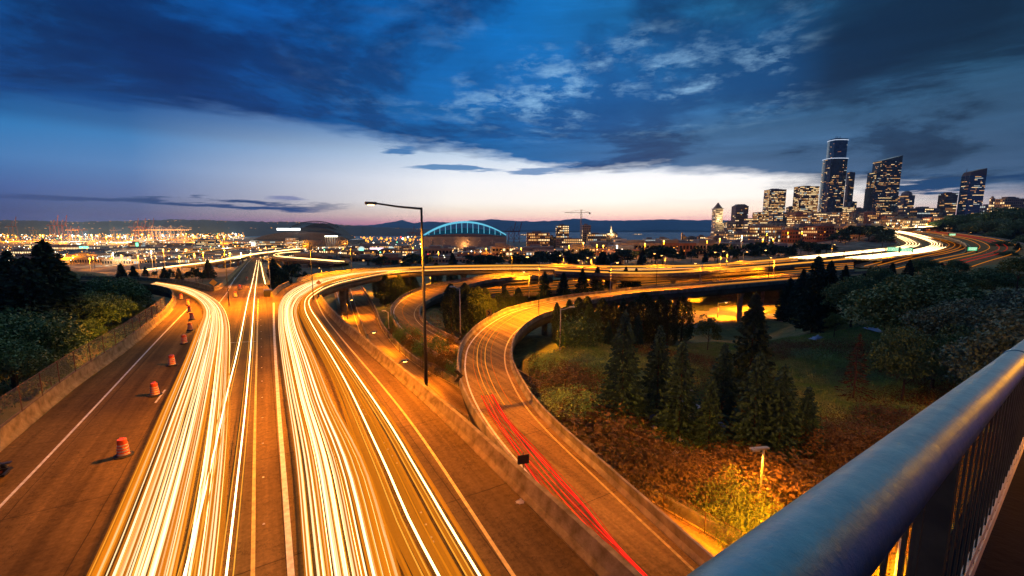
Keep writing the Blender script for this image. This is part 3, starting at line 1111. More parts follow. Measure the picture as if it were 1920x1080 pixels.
paint(extend_near(px_line([(592, 560), (606, 590), (640, 634), (720, 728), (792, 822), (963, 1080)])), .16, road, 'yline', 'edge_line')
paint(extend_near(px_line([(484, 560), (482, 640), (478, 800), (474, 1080)])), .15, road, 'yline', 'edge_line')
gl = extend_near(px_line([(513, 568), (514, 620), (521, 740), (533, 900), (546, 1080)]))
paint(gl, .24, road, 'line', 'gore_line')
paint(px_line([(352, 579), (297, 636), (200, 740), (100, 846), (0, 950), (-130, 1085)]), .14, road, 'line', 'edge_line')
paint(px_line([(386, 604), (372, 640), (340, 690), (288, 760), (250, 812)]), .13, road, 'line', 'lane_line', dash=(3, 7))
paint(px_line([(441, 520), (428, 545), (411, 568), (390, 600)]), .13, road, 'line', 'edge_line')
paint(px_line([(505, 629), (548, 628), (612, 620)]), .16, road, 'conc2', 'expansion_joint')
paint(px_line([(390, 647), (430, 643), (484, 640)]), .10, road, 'line', 'expansion_joint')
# raised reflective studs
sb = MB()
sb.lathe([(.0, 0), (.055, 0), (.05, .018), (.025, .026)], 8)
sb.f = [f for f in sb.f]
stud = sb.mesh('road_stud', M['white'])
for pts in ([(597, 690), (640, 790), (690, 912), (744, 1048)], [(489, 600), (491, 700), (493, 850), (495, 1020)], [(640, 700), (700, 800), (757, 890), (812, 1016)], [(513, 600), (519, 720), (531, 890), (544, 1060)]):
    P = px_line(pts, n=400)
    L = np.r_[0, np.cumsum(np.linalg.norm(np.diff(P, axis=0), axis=1))]
    s = 0
    while s < L[-1]:
        for k_ in range(4 if pts[0][0] in (597, 640) else 1):
            t = s + k_ * .9
            ob('road_stud', stud, road, tuple([float(np.interp(t, L, P[:, c_])) for c_ in range(2)] + [-HM + .004]))
        s += 7.5 if pts[0][0] in (597, 640) else 4.2


# ================================================================== RAMPS AND VIADUCTS
def deck_thing(name, label, L, R, thick=1.4, piers=0, par=True, hp=.85, cat='viaduct', surf='ramp', pier_r=.9, lines=(.06, .94), girder=True, rng=None, segl=9.0, ptop='conc'):
    root = thing(name, label, cat, tuple(L[0]))
    o0 = np.array(root.location)
    Ls, Rs = L - o0, R - o0
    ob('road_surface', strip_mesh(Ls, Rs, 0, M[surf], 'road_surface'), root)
    if girder:
        ob('girder', strip_mesh(Ls + (Rs - Ls) * .0, Rs, -.02, M['conc2'], 'girder', thick), root)
    for t in lines:
        paint(lerp2(Ls, Rs, t), .16, root, 'line' if t < .5 else 'yline', 'edge_line')
    if par:
        for s_, E in ((-1, Ls), (1, Rs)):
            d_ = E[1] - E[0]
            right = np.array([d_[1], -d_[0]])
            o_ = (Rs[0] - Ls[0])[:2]
            sg = 1 if np.dot(right, o_) > 0 else -1
            par_root = ob('parapet', None, root) if False else None
            barrier('parapet', [tuple(p) for p in E], None, parent=root, h=hp, side=sg * s_, seg=segl, mt=ptop, base=.4, top=.15, kids='parapet_segment', maxn=28)
    if piers:
        for i in (np.linspace(0, len(L) - 1, piers + 2)[1:-1]).astype(int):
            c_ = (L[i] + R[i]) / 2
            zb = gz(c_[0], c_[1]) - 1.5
            zt = c_[2] - thick
            pm = MB()
            w_ = np.linalg.norm(L[i] - R[i])
            nrm = (R[i] - L[i]) / w_
            for q in ((-.27, .27) if w_ > 9 else (0,)):
                pc = Vector(c_) + Vector(nrm) * (q * w_) - Vector(o0)
                if zt - zb > 1:
                    pp = MB()
                    pp.lathe([(pier_r * .75, 0), (pier_r * .72, zt - zb - 1.2), (pier_r * 1.1, zt - zb)], 12)
                    ob('pier', pp.mesh('pier', M['conc']), root, (pc.x, pc.y, zb - o0[2]))
    return root


deck_thing('viaduct', 'long curving viaduct carrying white light trails from the highway towards downtown', v1l, v1r, 1.6, 9, lines=(.05, .95), hp=.85, pier_r=1.2)
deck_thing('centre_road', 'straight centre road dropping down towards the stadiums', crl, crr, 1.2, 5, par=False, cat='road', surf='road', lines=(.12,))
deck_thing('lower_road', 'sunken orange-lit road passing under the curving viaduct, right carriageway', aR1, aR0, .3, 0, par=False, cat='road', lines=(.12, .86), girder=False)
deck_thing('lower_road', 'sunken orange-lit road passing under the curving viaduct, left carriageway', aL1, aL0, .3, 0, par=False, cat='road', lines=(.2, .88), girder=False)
barrier('concrete_barrier', [tuple(p) for p in aR1], 'dark median barrier dividing the sunken orange road', side=-1, h=.9, base=.5, maxn=50)
barrier('kerb_wall', [tuple(p) for p in aR0[:46]], 'low kerb wall on the right of the sunken road beside the shrubs', side=1, h=.7, base=.5, cat='wall', maxn=40, mt='conc')
barrier('kerb_wall', [tuple(p) for p in aR0[46:]], 'low reddish wall beside the orange road under the wire fence', side=1, h=.8, base=.5, cat='wall', maxn=40, mt='conc')
fence([tuple(p) for p in aR0[40:]], 1.1, .2, 1.6, 'thin wire fence with dark posts beside the bright orange lower road', side=1, step=3.2, post_m='rust')
deck_thing('loop_ramp', 'tight looping ramp that rises from the shrubs to the freeway', bO, bI, 1.4, 6, lines=(.08, .84), hp=.8, pier_r=.8, segl=6)
deck_thing('flyover_ramp', 'curved flyover ramp with red tail light streaks', cL, cR, 1.5, 10, lines=(.10, .90), hp=.85, pier_r=.8, segl=5)
fly_c = [o for o in bpy.data.objects if o.get('label') == 'curved flyover ramp with red tail light streaks'][0]
for (x_, y_) in ((1294, 557), (1331, 562), (1364, 568), (1428, 577), (1388, 566), (1310, 553), (1455, 572)):
    p_ = G(x_, y_, 24.3)
    q = MB()
    q.lathe([(.55, 0), (.55, 8.2), (.8, 8.9)], 12)
    ob('pier', q.mesh('pier', M['conc']), fly_c, tuple(Vector(p_) - fly_c.location))
deck_thing('freeway', 'broad ground level freeway glowing orange behind the spruces', fL, fR, .5, 0, par=True, lines=(.05, .28, .5, .72, .95), cat='freeway', hp=.8)
deck_thing('freeway_viaduct', 'middle freeway viaduct with a single gold light streak', mL, mR, 1.2, 7, lines=(.1, .9), hp=.8)
for nm, lb, L, R in (('freeway_carriageway', 'upper carriageway of the snaking freeway with solid white light', s1L, s1R), ('freeway_carriageway', 'widest white S-bend of the freeway below the towers', s2L, s2R),
                     ('freeway_carriageway', 'orange outer S-bend of the freeway with faint tail lights', s3L, s3R), ('freeway_carriageway', 'red-tinged rightmost freeway bend under the dark wooded hill', s4L, s4R),
                     ('hill_street', 'short bright street crossing at the foot of the domed tower', s5L, s5R)):
    deck_thing(nm, lb, L, R, 1.5, 0, lines=(.05, .5, .95), cat='freeway' if 'free' in nm else 'street', hp=.8)
deck_thing('overpass', 'distant overpass with one bright light streak crossing the centre road', o1L, o1R, 1.6, 9, lines=(), hp=.8, pier_r=1.3)
deck_thing('overpass', 'farther parallel overpass left of the stadium with a thin gold streak', o2L, o2R, 1.6, 6, lines=(), hp=.8, pier_r=1.3)
deck_thing('overpass', 'hairpin connector viaduct on tall square piers right of the centre road', o3L, o3R, 1.8, 6, lines=(), hp=.8, pier_r=1.8)
deck_thing('overpass', 'dark unlit overpass running behind the sunken road crest', o4L, o4R, 1.8, 6, lines=(), hp=.8, pier_r=1.3)

# lot and street under the flyover
def slab(name, pts, H, m, label, cat='street'):
    P = [G(x, y, H) for x, y in pts]
    mb_ = MB()
    mb_.prism([(p.x, p.y) for p in reversed(P)], -H - .35, -H)
    o = ob(name, mb_.mesh(name, m), kind='structure')
    o['label'] = label
    return o


M['lot'] = road_mat('pale_lot_paving', (.20, .18, .15), (.30, .27, .23))
M['lot2'] = road_mat('greyish_lot_paving', (.24, .23, .24), (.36, .35, .36))
slab('street', [(1240, 562), (1300, 556), (1500, 575), (1500, 594), (1440, 600), (1400, 628), (1300, 622), (1268, 592)], 22.6, M['lot'], 'orange-lit street and lot below the flyover columns')
slab('parking_lot', [(1400, 600), (1440, 588), (1520, 586), (1560, 600), (1490, 640), (1400, 640)], 22.4, M['lot2'], 'pale grey lot right of the big spruce')


# ================================================================== LIGHT TRAILS
M['t_white'] = emis('white_headlight_streak', (1, .60, .20), 6.0, True)
M['t_gold'] = emis('gold_headlight_streak', (1, .38, .04), 1.2, True)
M['t_amber'] = emis('amber_streak', (1, .27, .01), .8, True)
M['t_faint'] = emis('faint_amber_streak', (1, .26, .008), 1.0, False, .72)
M['t_hot'] = emis('dense_headlight_streak', (1, .66, .30), 8, True)
M['t_red'] = emis('red_tail_light_streak', (1, .02, .01), 1.6, True)
M['t_soft'] = emis('soft_headlight_streak', (1, .68, .34), 3.4, False, .76)
M['t_redf'] = emis('faint_red_streak', (1, .03, .01), .6, False, .45)
TM = [M[k_] for k_ in ('t_white', 't_gold', 't_amber', 't_faint', 't_hot', 't_red', 't_redf', 't_soft')]


def rib(mb_, P, r, m):
    mb_.tube([tuple(p) for p in P], r, 4, m, caps=False)


def between(A_, B_, f, n, H):
    """streak at fraction f between two traced lines (photo points on the road)"""
    a = crs([G(x, y, H) for x, y in A_], n)
    b = crs([G(x, y, H) for x, y in B_], n)
    v = a[-1] - a[-2]
    v /= np.linalg.norm(v)
    w = b[-1] - b[-2]
    w /= np.linalg.norm(w)
    a = np.vstack([a, a[-1] + v * 25])
    b = np.vstack([b, b[-1] + w * 25])
    return a * (1 - f) + b * f


LA = [(283, 533), (327, 542), (352, 551), (372, 563), (382, 578), (383, 592), (373, 618), (351, 676), (308, 777), (270, 868), (217, 993), (178, 1080)]
LBr = [(293, 529), (343, 537), (377, 548), (402, 563), (417, 580), (425, 605), (427, 640), (426, 680), (421, 800), (409, 945), (395, 1080)]
g = MB()
rg = np.random.default_rng(3)
HT = HM - .55
fr = np.sort(np.clip(np.repeat([.0, .13, .19, .33, .45, .52, .64, .76, .86, .99], 8) + rg.normal(0, .020, 80), -.01, 1.02))
for f in fr:
    P = between(LA, LBr, float(f), 110, HT + rg.uniform(-.15, .25))
    s = np.linspace(0, 1, len(P))
    wob = (.16 * np.sin(s * rg.uniform(1.5, 4) + rg.uniform(0, 6)))[:, None]
    P = P + normals2(P) * wob * np.clip(s * 3, .2, 1)[:, None]
    m_ = rg.choice([0, 1, 2, 3, 7], p=[.13, .12, .08, .27, .40])
    rib(g, P, {0: .016, 1: .022, 2: .03, 3: .11, 7: .032}[int(m_)] * rg.uniform(.6, 1.5), int(m_))
t1 = ob('light_trails', g.mesh('light_trails', TM), kind='stuff')
t1['label'] = 'dense white and gold headlight streaks sweeping from the left exit ramp'

g = MB()
for k_, (pts, m_) in enumerate([([(482, 489), (474, 530), (465, 560), (447, 650), (430, 720), (412, 800), (378, 950), (345, 1080)], 0), ([(486, 489), (481, 530), (477, 560), (471, 640), (462, 745), (445, 900), (424, 1080)], 0)]):
    for off in (-.22, 0, .2):
        far_ = [hc(x, y) + Vector((0, 0, .55)) for x, y in pts if y < 545]
        near_ = [G(x, y, HT) for x, y in pts if y > 545]
        P = crs(far_ + near_, 90)
        v = P[-1] - P[-2]
        P = np.vstack([P, P[-1] + v / np.linalg.norm(v) * 25])
        rib(g, P + normals2(P) * off, .035 if off == 0 else .022, 4 if off == 0 else 1)
P = crs([hc(x, y) + Vector((0, 0, .5)) for x, y in [(488.5, 493), (491, 505), (494, 520), (498, 536)]], 20)
rib(g, P, .12, 0)
for off in (0, 3.3):
    P = crs([hc(x, y) + Vector((0, 0, .5)) for x, y in [(485, 483), (497, 487), (505, 492), (513, 503)]], 20)
    rib(g, P + np.array([off, 0, 0]), .15, 1)
t2 = ob('light_trails', g.mesh('light_trails', TM), kind='stuff')
t2['label'] = 'pair of thin headlight streaks coming straight up the centre road'

# right group: from the viaduct round the bend and up the highway
RA_ = [(1496, 486.5), (1308, 502), (1140, 503), (1037, 501), (880, 502), (793, 504), (727, 507), (660, 512.5), (600, 523), (565, 535), (540, 550), (527, 570), (525, 602), (530, 650), (541, 720), (563, 849), (587, 1080)]
RB_ = [(1496, 488), (1308, 503.5), (1140, 504.5), (1037, 502.5), (880, 503.5), (793, 506), (727, 509.5), (660, 517), (612, 530), (588, 545), (568, 558), (556, 580), (562, 612), (588, 670), (621, 753), (680, 870), (742, 1080)]
g = MB()
fr = np.sort(np.clip(np.repeat([.02, .12, .27, .41, .55, .68, .82, .97], 8) + rg.normal(0, .022, 64), -.01, 1.03))
for f in fr:
    P = between(RA_, RB_, float(f), 130, HT + rg.uniform(-.15, .25))
    s = np.linspace(0, 1, len(P))
    P = P + normals2(P) * (.16 * np.sin(s * rg.uniform(2, 5) + rg.uniform(0, 6)))[:, None]
    m_ = rg.choice([0, 1, 2, 3, 7], p=[.14, .12, .08, .26, .40])
    rib(g, P, {0: .017, 1: .022, 2: .03, 3: .11, 7: .035}[int(m_)] * rg.uniform(.6, 1.5), int(m_))
RC = [(1308, 504.5), (1140, 505.5), (1037, 503.6), (880, 504.6), (793, 507), (727, 511), (650, 524), (612, 535), (590, 546), (574, 560), (572, 580), (585, 608), (640, 700), (712, 849), (765, 969), (823, 1080)]
RD = [(1308, 505.2), (1140, 506.2), (1037, 504.3), (880, 505.2), (793, 507.8), (727, 512), (650, 527), (615, 538), (594, 549), (580, 562), (582, 578), (600, 606), (703, 753), (785, 887), (833, 969), (900, 1080)]
for A_, ws in ((RC, (0, .28, .5, -.3, .9)), (RD, (0, .2, .42, -.25, .65))):
    for j_, off in enumerate(ws):
        P = between(A_, A_, 0, 120, HT)
        fade = np.clip(np.linspace(0, 1, len(P)) * 2, .2, 1)[:, None]
        rib(g, P + normals2(P) * off * fade, (.05, .03, .03, .06, .06)[j_], (0, 1, 1, 3, 3)[j_])
for (x0, x1, r_) in ((.3, 2, .04), (.75, 3, .12), (.45, 3, .16), (-.25, 3, .12), (-.5, 3, .16), (-.75, 3, .10), (1.2, 3, .10), (.12, 3, .08)):  # wide faint ribbons added for the orange glow over the lanes
    P = between(RC, RD, x0, 120, HT)
    rib(g, P, r_, x1)
t3 = ob('light_trails', g.mesh('light_trails', TM), kind='stuff')
t3['label'] = 'brilliant white headlight streaks curving off the viaduct and down the right lanes'

# red tail lights on the flyover
g = MB()
R1 = [(903, 742), (925, 785), (960, 838), (1010, 905), (1060, 965), (1130, 1025), (1210, 1085)]
R2 = [(922, 740), (950, 785), (1000, 842), (1050, 900), (1100, 957), (1155, 1022), (1212, 1080)]
for f, r_, m_ in ((0, .035, 6), (.06, .03, 5), (.14, .02, 6), (.25, .03, 6), (.36, .02, 5), (.5, .02, 6), (.6, .03, 6), (.72, .02, 5), (.84, .04, 6), (.95, .035, 5), (1.0, .05, 5), (1.06, .05, 6), (1.2, .02, 6)):
    P = between(R1, R2, f, 60, 15.3)
    P = P + normals2(P) * (.1 * np.sin(np.linspace(0, 1, len(P)) * 9 + f * 30))[:, None]
    rib(g, P[:-1] if f < 9 else P, r_, m_)
t4 = ob('light_trails', g.mesh('light_trails', TM), kind='stuff')
t4['label'] = 'thin red tail light streaks on the curved flyover ramp'
g = MB()
for f, m_ in ((.26, 3), (.34, 1), (.50, 1), (.42, 3), (.62, 3)):
    P = lerp2(cL, cR, f)[18:92] + [0, 0, .6]
    rib(g, P, .03, m_)
t5 = ob('light_trails', g.mesh('light_trails', TM), kind='stuff')
t5['label'] = 'faint pale streaks along the upper bend of the flyover ramp'

# distant freeway streaks
g = MB()
for (L, R, fs, m_, r_, z_) in ((mL, mR, (.4, .6), 1, .13, .6), (fL, fR, (.15, .35), 2, .08, .6), (fL, fR, (.6, .8), 2, .07, .6),
                               (v1l, v1r, (.2, .3, .4, .5, .6), 1, .06, .7), (bO, bI, (.4,), 3, .05, .6)):
    for f in fs:
        P = lerp2(L, R, f) + [0, 0, z_]
        rib(g, P, r_, m_)
t6 = ob('light_trails', g.mesh('light_trails', TM), kind='stuff')
t6['label'] = 'long gold and amber streaks across the middle distance freeways'
g = MB()
for (L, R, fs, m_, r_) in ((s1L, s1R, np.linspace(.3, .7, 5), 4, .10), (s2L, s2R, np.linspace(.35, .78, 7), 4, .11), (s3L, s3R, np.linspace(.1, .9, 9), 2, .12),
                           (s3L, s3R, (.40,), 6, .08), (s4L, s4R, (.2, .35, .8), 2, .1), (s4L, s4R, (.5, .62), 6, .12), (s5L, s5R, np.linspace(.1, .9, 8), 4, .3)):
    for f in fs:
        rib(g, lerp2(L, R, float(f)) + [0, 0, .7], r_, m_)
t7 = ob('light_trails', g.mesh('light_trails', TM), kind='stuff')
t7['label'] = 'solid white and red streams on the snaking freeway below the towers'
g = MB()
for (L, R, fs, m_, r_) in ((o1L, o1R, (.3, .5, .7), 0, .22), (o2L, o2R, (.4, .6), 1, .25), (o3L, o3R, (.3, .6), 0, .14)):
    for f in fs:
        rib(g, lerp2(L, R, float(f)) + [0, 0, 1.3], r_, m_)
t8 = ob('light_trails', g.mesh('light_trails', TM), kind='stuff')
t8['label'] = 'thin bright streaks on the distant overpasses near the stadium'

# ================================================================== STREET FURNITURE
def street_lamp(label, base, top_z, arm, arm_dir, rise=.35, head='cobra', lit=0, col=SOD, light=0, r=.11, group=None, m='pole', two=False, spot=128):
    """pole with a bent arm; all parts under one empty at the foot"""
    root = thing('street_lamp', label, 'street lamp', tuple(base), math.atan2(arm_dir[1], arm_dir[0]), group)
    h = top_z - base[2]
    pm = MB()
    pm.tube([(0, 0, 0), (0, 0, h)], r, 10, r1=r * .6)
    ob('pole', pm.mesh('pole', M[m], True), root)
    bm_ = MB()
    bm_.lathe([(r * 2.0, 0), (r * 2.0, .06), (r * 1.3, .08), (r * 1.25, .35)], 10)
    ob('base_plate', bm_.mesh('base_plate', M[m]), root)
    for sgn in ((1, -1) if two else (1,)):
        am = MB()
        am.tube([(0, 0, h - .1), (sgn * arm * .5, 0, h - .1 + rise * .5), (sgn * arm, 0, h + rise)], r * .6, 8, r1=r * .45)
        ob('arm', am.mesh('arm', M[m], True), root)
        hm_ = MB()
        x0, x1 = sorted((sgn * (arm - .1), sgn * (arm + .75)))
        zz = h + rise
        hm_.prism([(x0, -.13), (x1, -.2), (x1, .2), (x0, .13)], zz - .10, zz + .10)
        hd = ob('lamp_head', hm_.mesh('lamp_head', M[m]), root)
        gm = MB()
        gm.box((x0 + x1) / 2 - .22, (x0 + x1) / 2 + .22, -.14, .14, zz - .17, zz - .105)
        ob('lamp_glass', gm.mesh('lamp_glass', (M['lamp'] if col == SOD else M['lampw']) if lit else M['glassd']), hd)
        if light:
            point_light(((x0 + x1) / 2, 0, zz - .4), light, col, .22, parent=root, spot=spot)
    return root


# the tall near lamp
pb = G(791, 724, HM) + Vector((.35, .15, -.6))
ptop = PD(793, 389, pb.y)
street_lamp('tall dark near street lamp with long level arm over the wide highway', pb, ptop.z, 3.5, (-.93, -.36), .25, lit=1, light=56000, r=.15, m='dark', spot=150)
# lamps out of view on the right, put in for the handrail's orange highlight
for k_, (az_, D_, pw_) in enumerate(((70, 12, 8000), (75, 22, 15000), (79, 34, 20000))):
    x_, y_ = D_ * math.sin(math.radians(az_)), D_ * math.cos(math.radians(az_))
    zb_ = -1.62 - .093 * D_
    street_lamp(['nearest', 'second', 'third'][k_] + ' lit lamp of the unseen row along the bridge sidewalk', Vector((x_, y_, zb_)), zb_ + 3.7, .6, (-.6, .8), .2, lit=1, light=pw_, r=.1, m='dark', group='lamps along the bridge', spot=175)
street_lamp('unseen added lamp standing right of the wide highway under the bridge', Vector((13.5, -6, -13.6)), -4.4, 2.6, (-.86, -.5), .3, lit=1, light=15000, r=.12, spot=150)  # added out of view to keep the near lanes bright
street_lamp('unseen added lamp standing left of the wide highway behind the viewer', Vector((-26, 4, -13.6)), -3.4, 2.6, (.86, .5), .3, lit=1, light=1800, r=.12, spot=140)  # weaker added lamp for the left lanes
street_lamp('unseen added lamp on the bank beside the lower road under the bridge', Vector((17, 17, -21.5)), -13.4, 1.6, (-.5, .85), .3, lit=1, light=65000, r=.1, spot=150)  # added out of view to light the grassy bank orange

lamps = [  # some poles that stand dark are given light to brighten the roads
    # px top, px base, H of the foot, lit, power, label, arm dir, arm length
    ((862, 541), (864, 662), 20.4, 0, 0, 'thin tall pale lamp pole in front of the dark cypress row beside the loop ramp', (-.9, .3), 1.0),
    ((1050, 580), (1050, 656), 18.6, 0, 0, 'curved thin grey lamp post standing at the left end of the meadow', (.9, .3), 1.6),
    ((991, 511), (992, 558), 19.2, 1, 6000, 'pale lamp pole between cypresses and the first spruce of the row', (-1, .2), 1.2),
    ((1145, 494), (1144, 552), 14.7, 1, 6000, 'pale lamp pole on the flyover edge right of the spruce row', (1, .2), 1.2),
    ((925, 504), (925, 520), 21.5, 2, 5000, 'small twin-headed lit lamp under the viaduct pier', (1, .1), .8),
    ((1057, 480), (1057, 500), 13, 1, 9000, 'lamp pole behind the viaduct left of the dark trees', (-1, .1), 1.0),
    ((1092, 489), (1092, 503), 13, 1, 6000, 'short lamp pole on the viaduct above the third spruce', (-1, .1), 1.0),
    ((1109, 484), (1108, 500), 13, 2, 14000, 'lit twin lamp on the viaduct near the oval roofed hall', (1, .1), 1.0),
    ((1247, 480), (1247, 502), 13, 1, 9000, 'thin pole with added light beside the traffic signals over the viaduct', (-1, .1), 1.0),
    ((1314, 495), (1312, 530), 15.5, 1, 8000, 'left of the two slim poles in the freeway median', (-1, .1), 1.2),
    ((1317, 494), (1315, 528), 15.3, 0, 0, 'right of the two slim poles in the freeway median', (1, .1), 1.2),
    ((1352, 474), (1349, 520), 14.5, 1, 10000, 'tall dark pole rising from the freeway under the short tower', (-1, .1), 1.4),
    ((1363, 472), (1361, 512), 13.8, 1, 16000, 'brightly lit lamp on a pole above the right half of the viaduct', (-1, .1), .8),
    ((1396, 473), (1393, 494), 13, 1, 9000, 'curved lamp with added light on the viaduct between two lit ones', (1, .1), 1.0),
    ((1453, 484), (1450, 515), 14, 1, 14000, 'lit orange lamp over the freeway left of the dark fir mass', (-1, .1), .8),
    ((1490, 555), (1492, 583), 22.6, 0, 0, 'double curved grey lamp at the edge of the pale lot', (-1, -.1), 1.8),
    ((1346, 568), (1345, 596), 22.6, 1, 7000, 'faint curved lamp post in the orange lot under the flyover', (1, -.1), 1.6),
    ((1561, 459), (1558, 482), 12.8, 1, 9000, 'white-headed lamp on the freeway edge below the towers', (1, .1), .9),
    ((1654, 467), (1652, 483), 12.5, 1, 8000, 'thin pole beside the green overhead freeway sign', (1, .1), .9),
    ((1764, 441), (1763, 457), 10.5, 1, 16000, 'white lit lamp in the middle of the freeway S-bend', (1, .1), .9),
    ((1817, 436), (1816, 448), 8, 1, 9000, 'lit lamp at the right end of the freeway below the hill', (1, .1), .9),
    ((502, 470), (508, 546), 14, 1, 9000, 'slim lamp pole rising behind the crash cushion at the gore', (-1, .1), 1.5),
    ((345, 500), (344, 520), 26, 1, 3000, 'left of the short pale poles behind the exit ramp', (-1, .1), 1.0),
    ((397, 500), (398, 521), 26, 0, 0, 'pale pole beside the small fir behind the exit ramp', (-1, .1), 1.0),
    ((293, 475), (295, 520), 28, 1, 9000, 'tall orange-lit pole left of the billboard lights', (-1, .1), 1.0),
    ((729, 585), (729, 616), 21, 0, 0, 'short post on the verge of the sunken road', (-1, .1), .6),
    ((604, 503), (604, 522), 23, 1, 9000, 'small lit lamp by the piers of the hairpin viaduct', (-1, .1), .8),
    ((807, 517), (807, 530), 22, 1, 6000, 'yellow lit lamp beneath the viaduct right of the near lamp pole', (1, .1), .8),
    ((1290, 538), (1290, 562), 22.6, 1, 5000, 'lamp glowing beneath the left end of the flyover columns', (1, .1), .8),
]
for (tp, bp, H, lit, pw, lab, ad, al) in lamps:
    b_ = G(bp[0], bp[1], H)
    t_ = PD(tp[0], tp[1], b_.y)
    street_lamp(lab, b_, t_.z, al, ad, .25, lit=1 if lit else 0, light=pw * 3.2, r=.09 + .0004 * b_.y, two=(lit == 2 or 'double' in lab))
# empty slot for further unseen added lamps, none placed
for (p, pw) in ((G(1420, 975, 21), 0),):
    pass
# near lamp at the lower right with flat head
b_ = G(1420, 985, 21.2)
t_ = PD(1433, 842, b_.y)
root = thing('street_lamp', 'low street lamp with a flat grey head lighting the yellow bush', 'street lamp', tuple(b_), math.atan2(-.15, -1))
hh = t_.z - b_.z
pm = MB()
pm.tube([(0, 0, 0), (0, 0, hh)], .10, 10, r1=.07)
ob('pole', pm.mesh('pole', M['galv'], True), root)
pm = MB()
pm.tube([(0, 0, hh - .05), (.5, .0, hh + .02)], .05, 8)
ob('arm', pm.mesh('arm', M['galv'], True), root)
pm = MB()
pm.prism([(-.35, -.14), (.55, -.14), (.75, -.09), (.75, .09), (.55, .14), (-.35, .14)], hh + .03, hh + .14)
pm.prism([(.45, -.22), (.98, -.22), (.98, .22), (.45, .22)], hh - .03, hh + .09)
hd = ob('lamp_head', pm.mesh('lamp_head', M['galv']), root)
pm = MB()
pm.box(.55, .9, -.15, .15, hh - .07, hh - .031)
ob('lamp_glass', pm.mesh('lamp_glass', M['lamp']), hd)
point_light((.72, 0, hh - .25), 3800, (1, .24, .006), .12, parent=root, spot=150)

# lamps added to throw sodium light on the ramps and the sunken road
row = [((1000, 640), (1003, 640), 0)]
extra = [  # x, y px of foot, H, height, power, label, arm
    (588, 566, 13.4, 11, 34000, 'added lamp pole on the outer parapet where the highway bends into the viaduct', (-1, -.2), 2.2),
(745, 738, 21, 4.0, 12000, 'added lamp post close under the right edge of the wide highway', (.86, .5), .8),
    (690, 668, 21, 3.8, 12000, 'second added lamp post hidden under the highway edge beside the sunken road', (.86, .5), .8),
    (652, 600, 21.3, 4.6, 12000, 'added lamp post under the viaduct lighting the sunken road', (.86, .5), .8),
    (880, 850, 21, 3.8, 5000, 'third added lamp post hidden between highway edge and flyover', (.86, .5), .6),
    (700, 548, 21.8, 5.0, 16000, 'added lamp post behind the viaduct pier over the sunken road', (-.86, .5), .8),
    (1410, 590, 24.0, 6.5, 32000, 'added lamp beneath the right end of the flyover columns', (-1, -.2), .8),
    (1262, 585, 23.5, 6.0, 22000, 'added lamp beneath the middle of the flyover columns', (-1, -.2), .8),
    (1052, 836, 16.4, 0, 0, '', (0, 0), 0),
    (770, 560, 20.6, 11, 34000, 'added lamp pole in the trees inside the loop ramp', (-1, -.2), 2.0),
    (1010, 606, 17, 12, 90000, 'added lamp pole on the inner edge of the flyover bend', (-1, .1), 1.8),
    (660, 520, 14, 10, 90000, 'added lamp pole on the far side of the curving viaduct', (-.3, -1), 2.0),
    (1230, 546, 15, 9, 60000, 'added lamp pole on the flyover above the cypress cluster', (0, 1), 2.0),
    (430, 575, 13, 12, 90000, 'added dark lamp pole between exit ramp and centre road', (-.6, -.8), 2.0),
    (1440, 530, 15, 9, 60000, 'added lamp pole on the flyover before the dark firs', (0, 1), 2.0),
    (960, 522, 15, 9, 60000, 'added lamp pole on the upper end of the loop ramp', (0, -1), 2.0),
]


def lit_lamp(x, y, H, hgt, pw, lab, ad, al):
    b = G(x, y, H)
    return street_lamp(lab, b, b.z + hgt, al, ad, .25, lit=1, light=pw, r=.08, m='dark', spot=140)  # dark poles keep the added lamps inconspicuous


# ------------------------------------------------------------------ traffic drums
def drum_parts():
    prof = [(.29, .0), (.29, .05), (.265, .07), (.262, .22), (.248, .225), (.246, .37), (.235, .375), (.232, .52), (.22, .525), (.217, .67), (.205, .675), (.20, .86), (.19, .90), (.10, .91)]
    b = MB()
    b.lathe(prof, 20)
    body = b.mesh('body', M['orange'], False)
    st = []
    for z0, z1, r0, r1 in ((.10, .19, .267, .264), (.26, .35, .252, .249), (.42, .50, .238, .235), (.57, .65, .223, .219)):
        q = MB()
        q.lathe([(r0 + .001, z0), (r1 + .003, z1)], 20)
        q.f = q.f[:-2]
        q.m = q.m[:-2]
        st.append(q.mesh('stripe', M['white']))
    q = MB()
    q.lathe([(.42, 0), (.42, .04), (.30, .09), (.292, .055)], 20)
    foot = q.mesh('rubber_foot', M['rubber'])
    q = MB()
    q.tube([(-.09, 0, .90), (-.09, 0, .98), (.09, 0, .98), (.09, 0, .90)], .018, 6)
    return body, st, foot, q.mesh('handle', M['orange'])


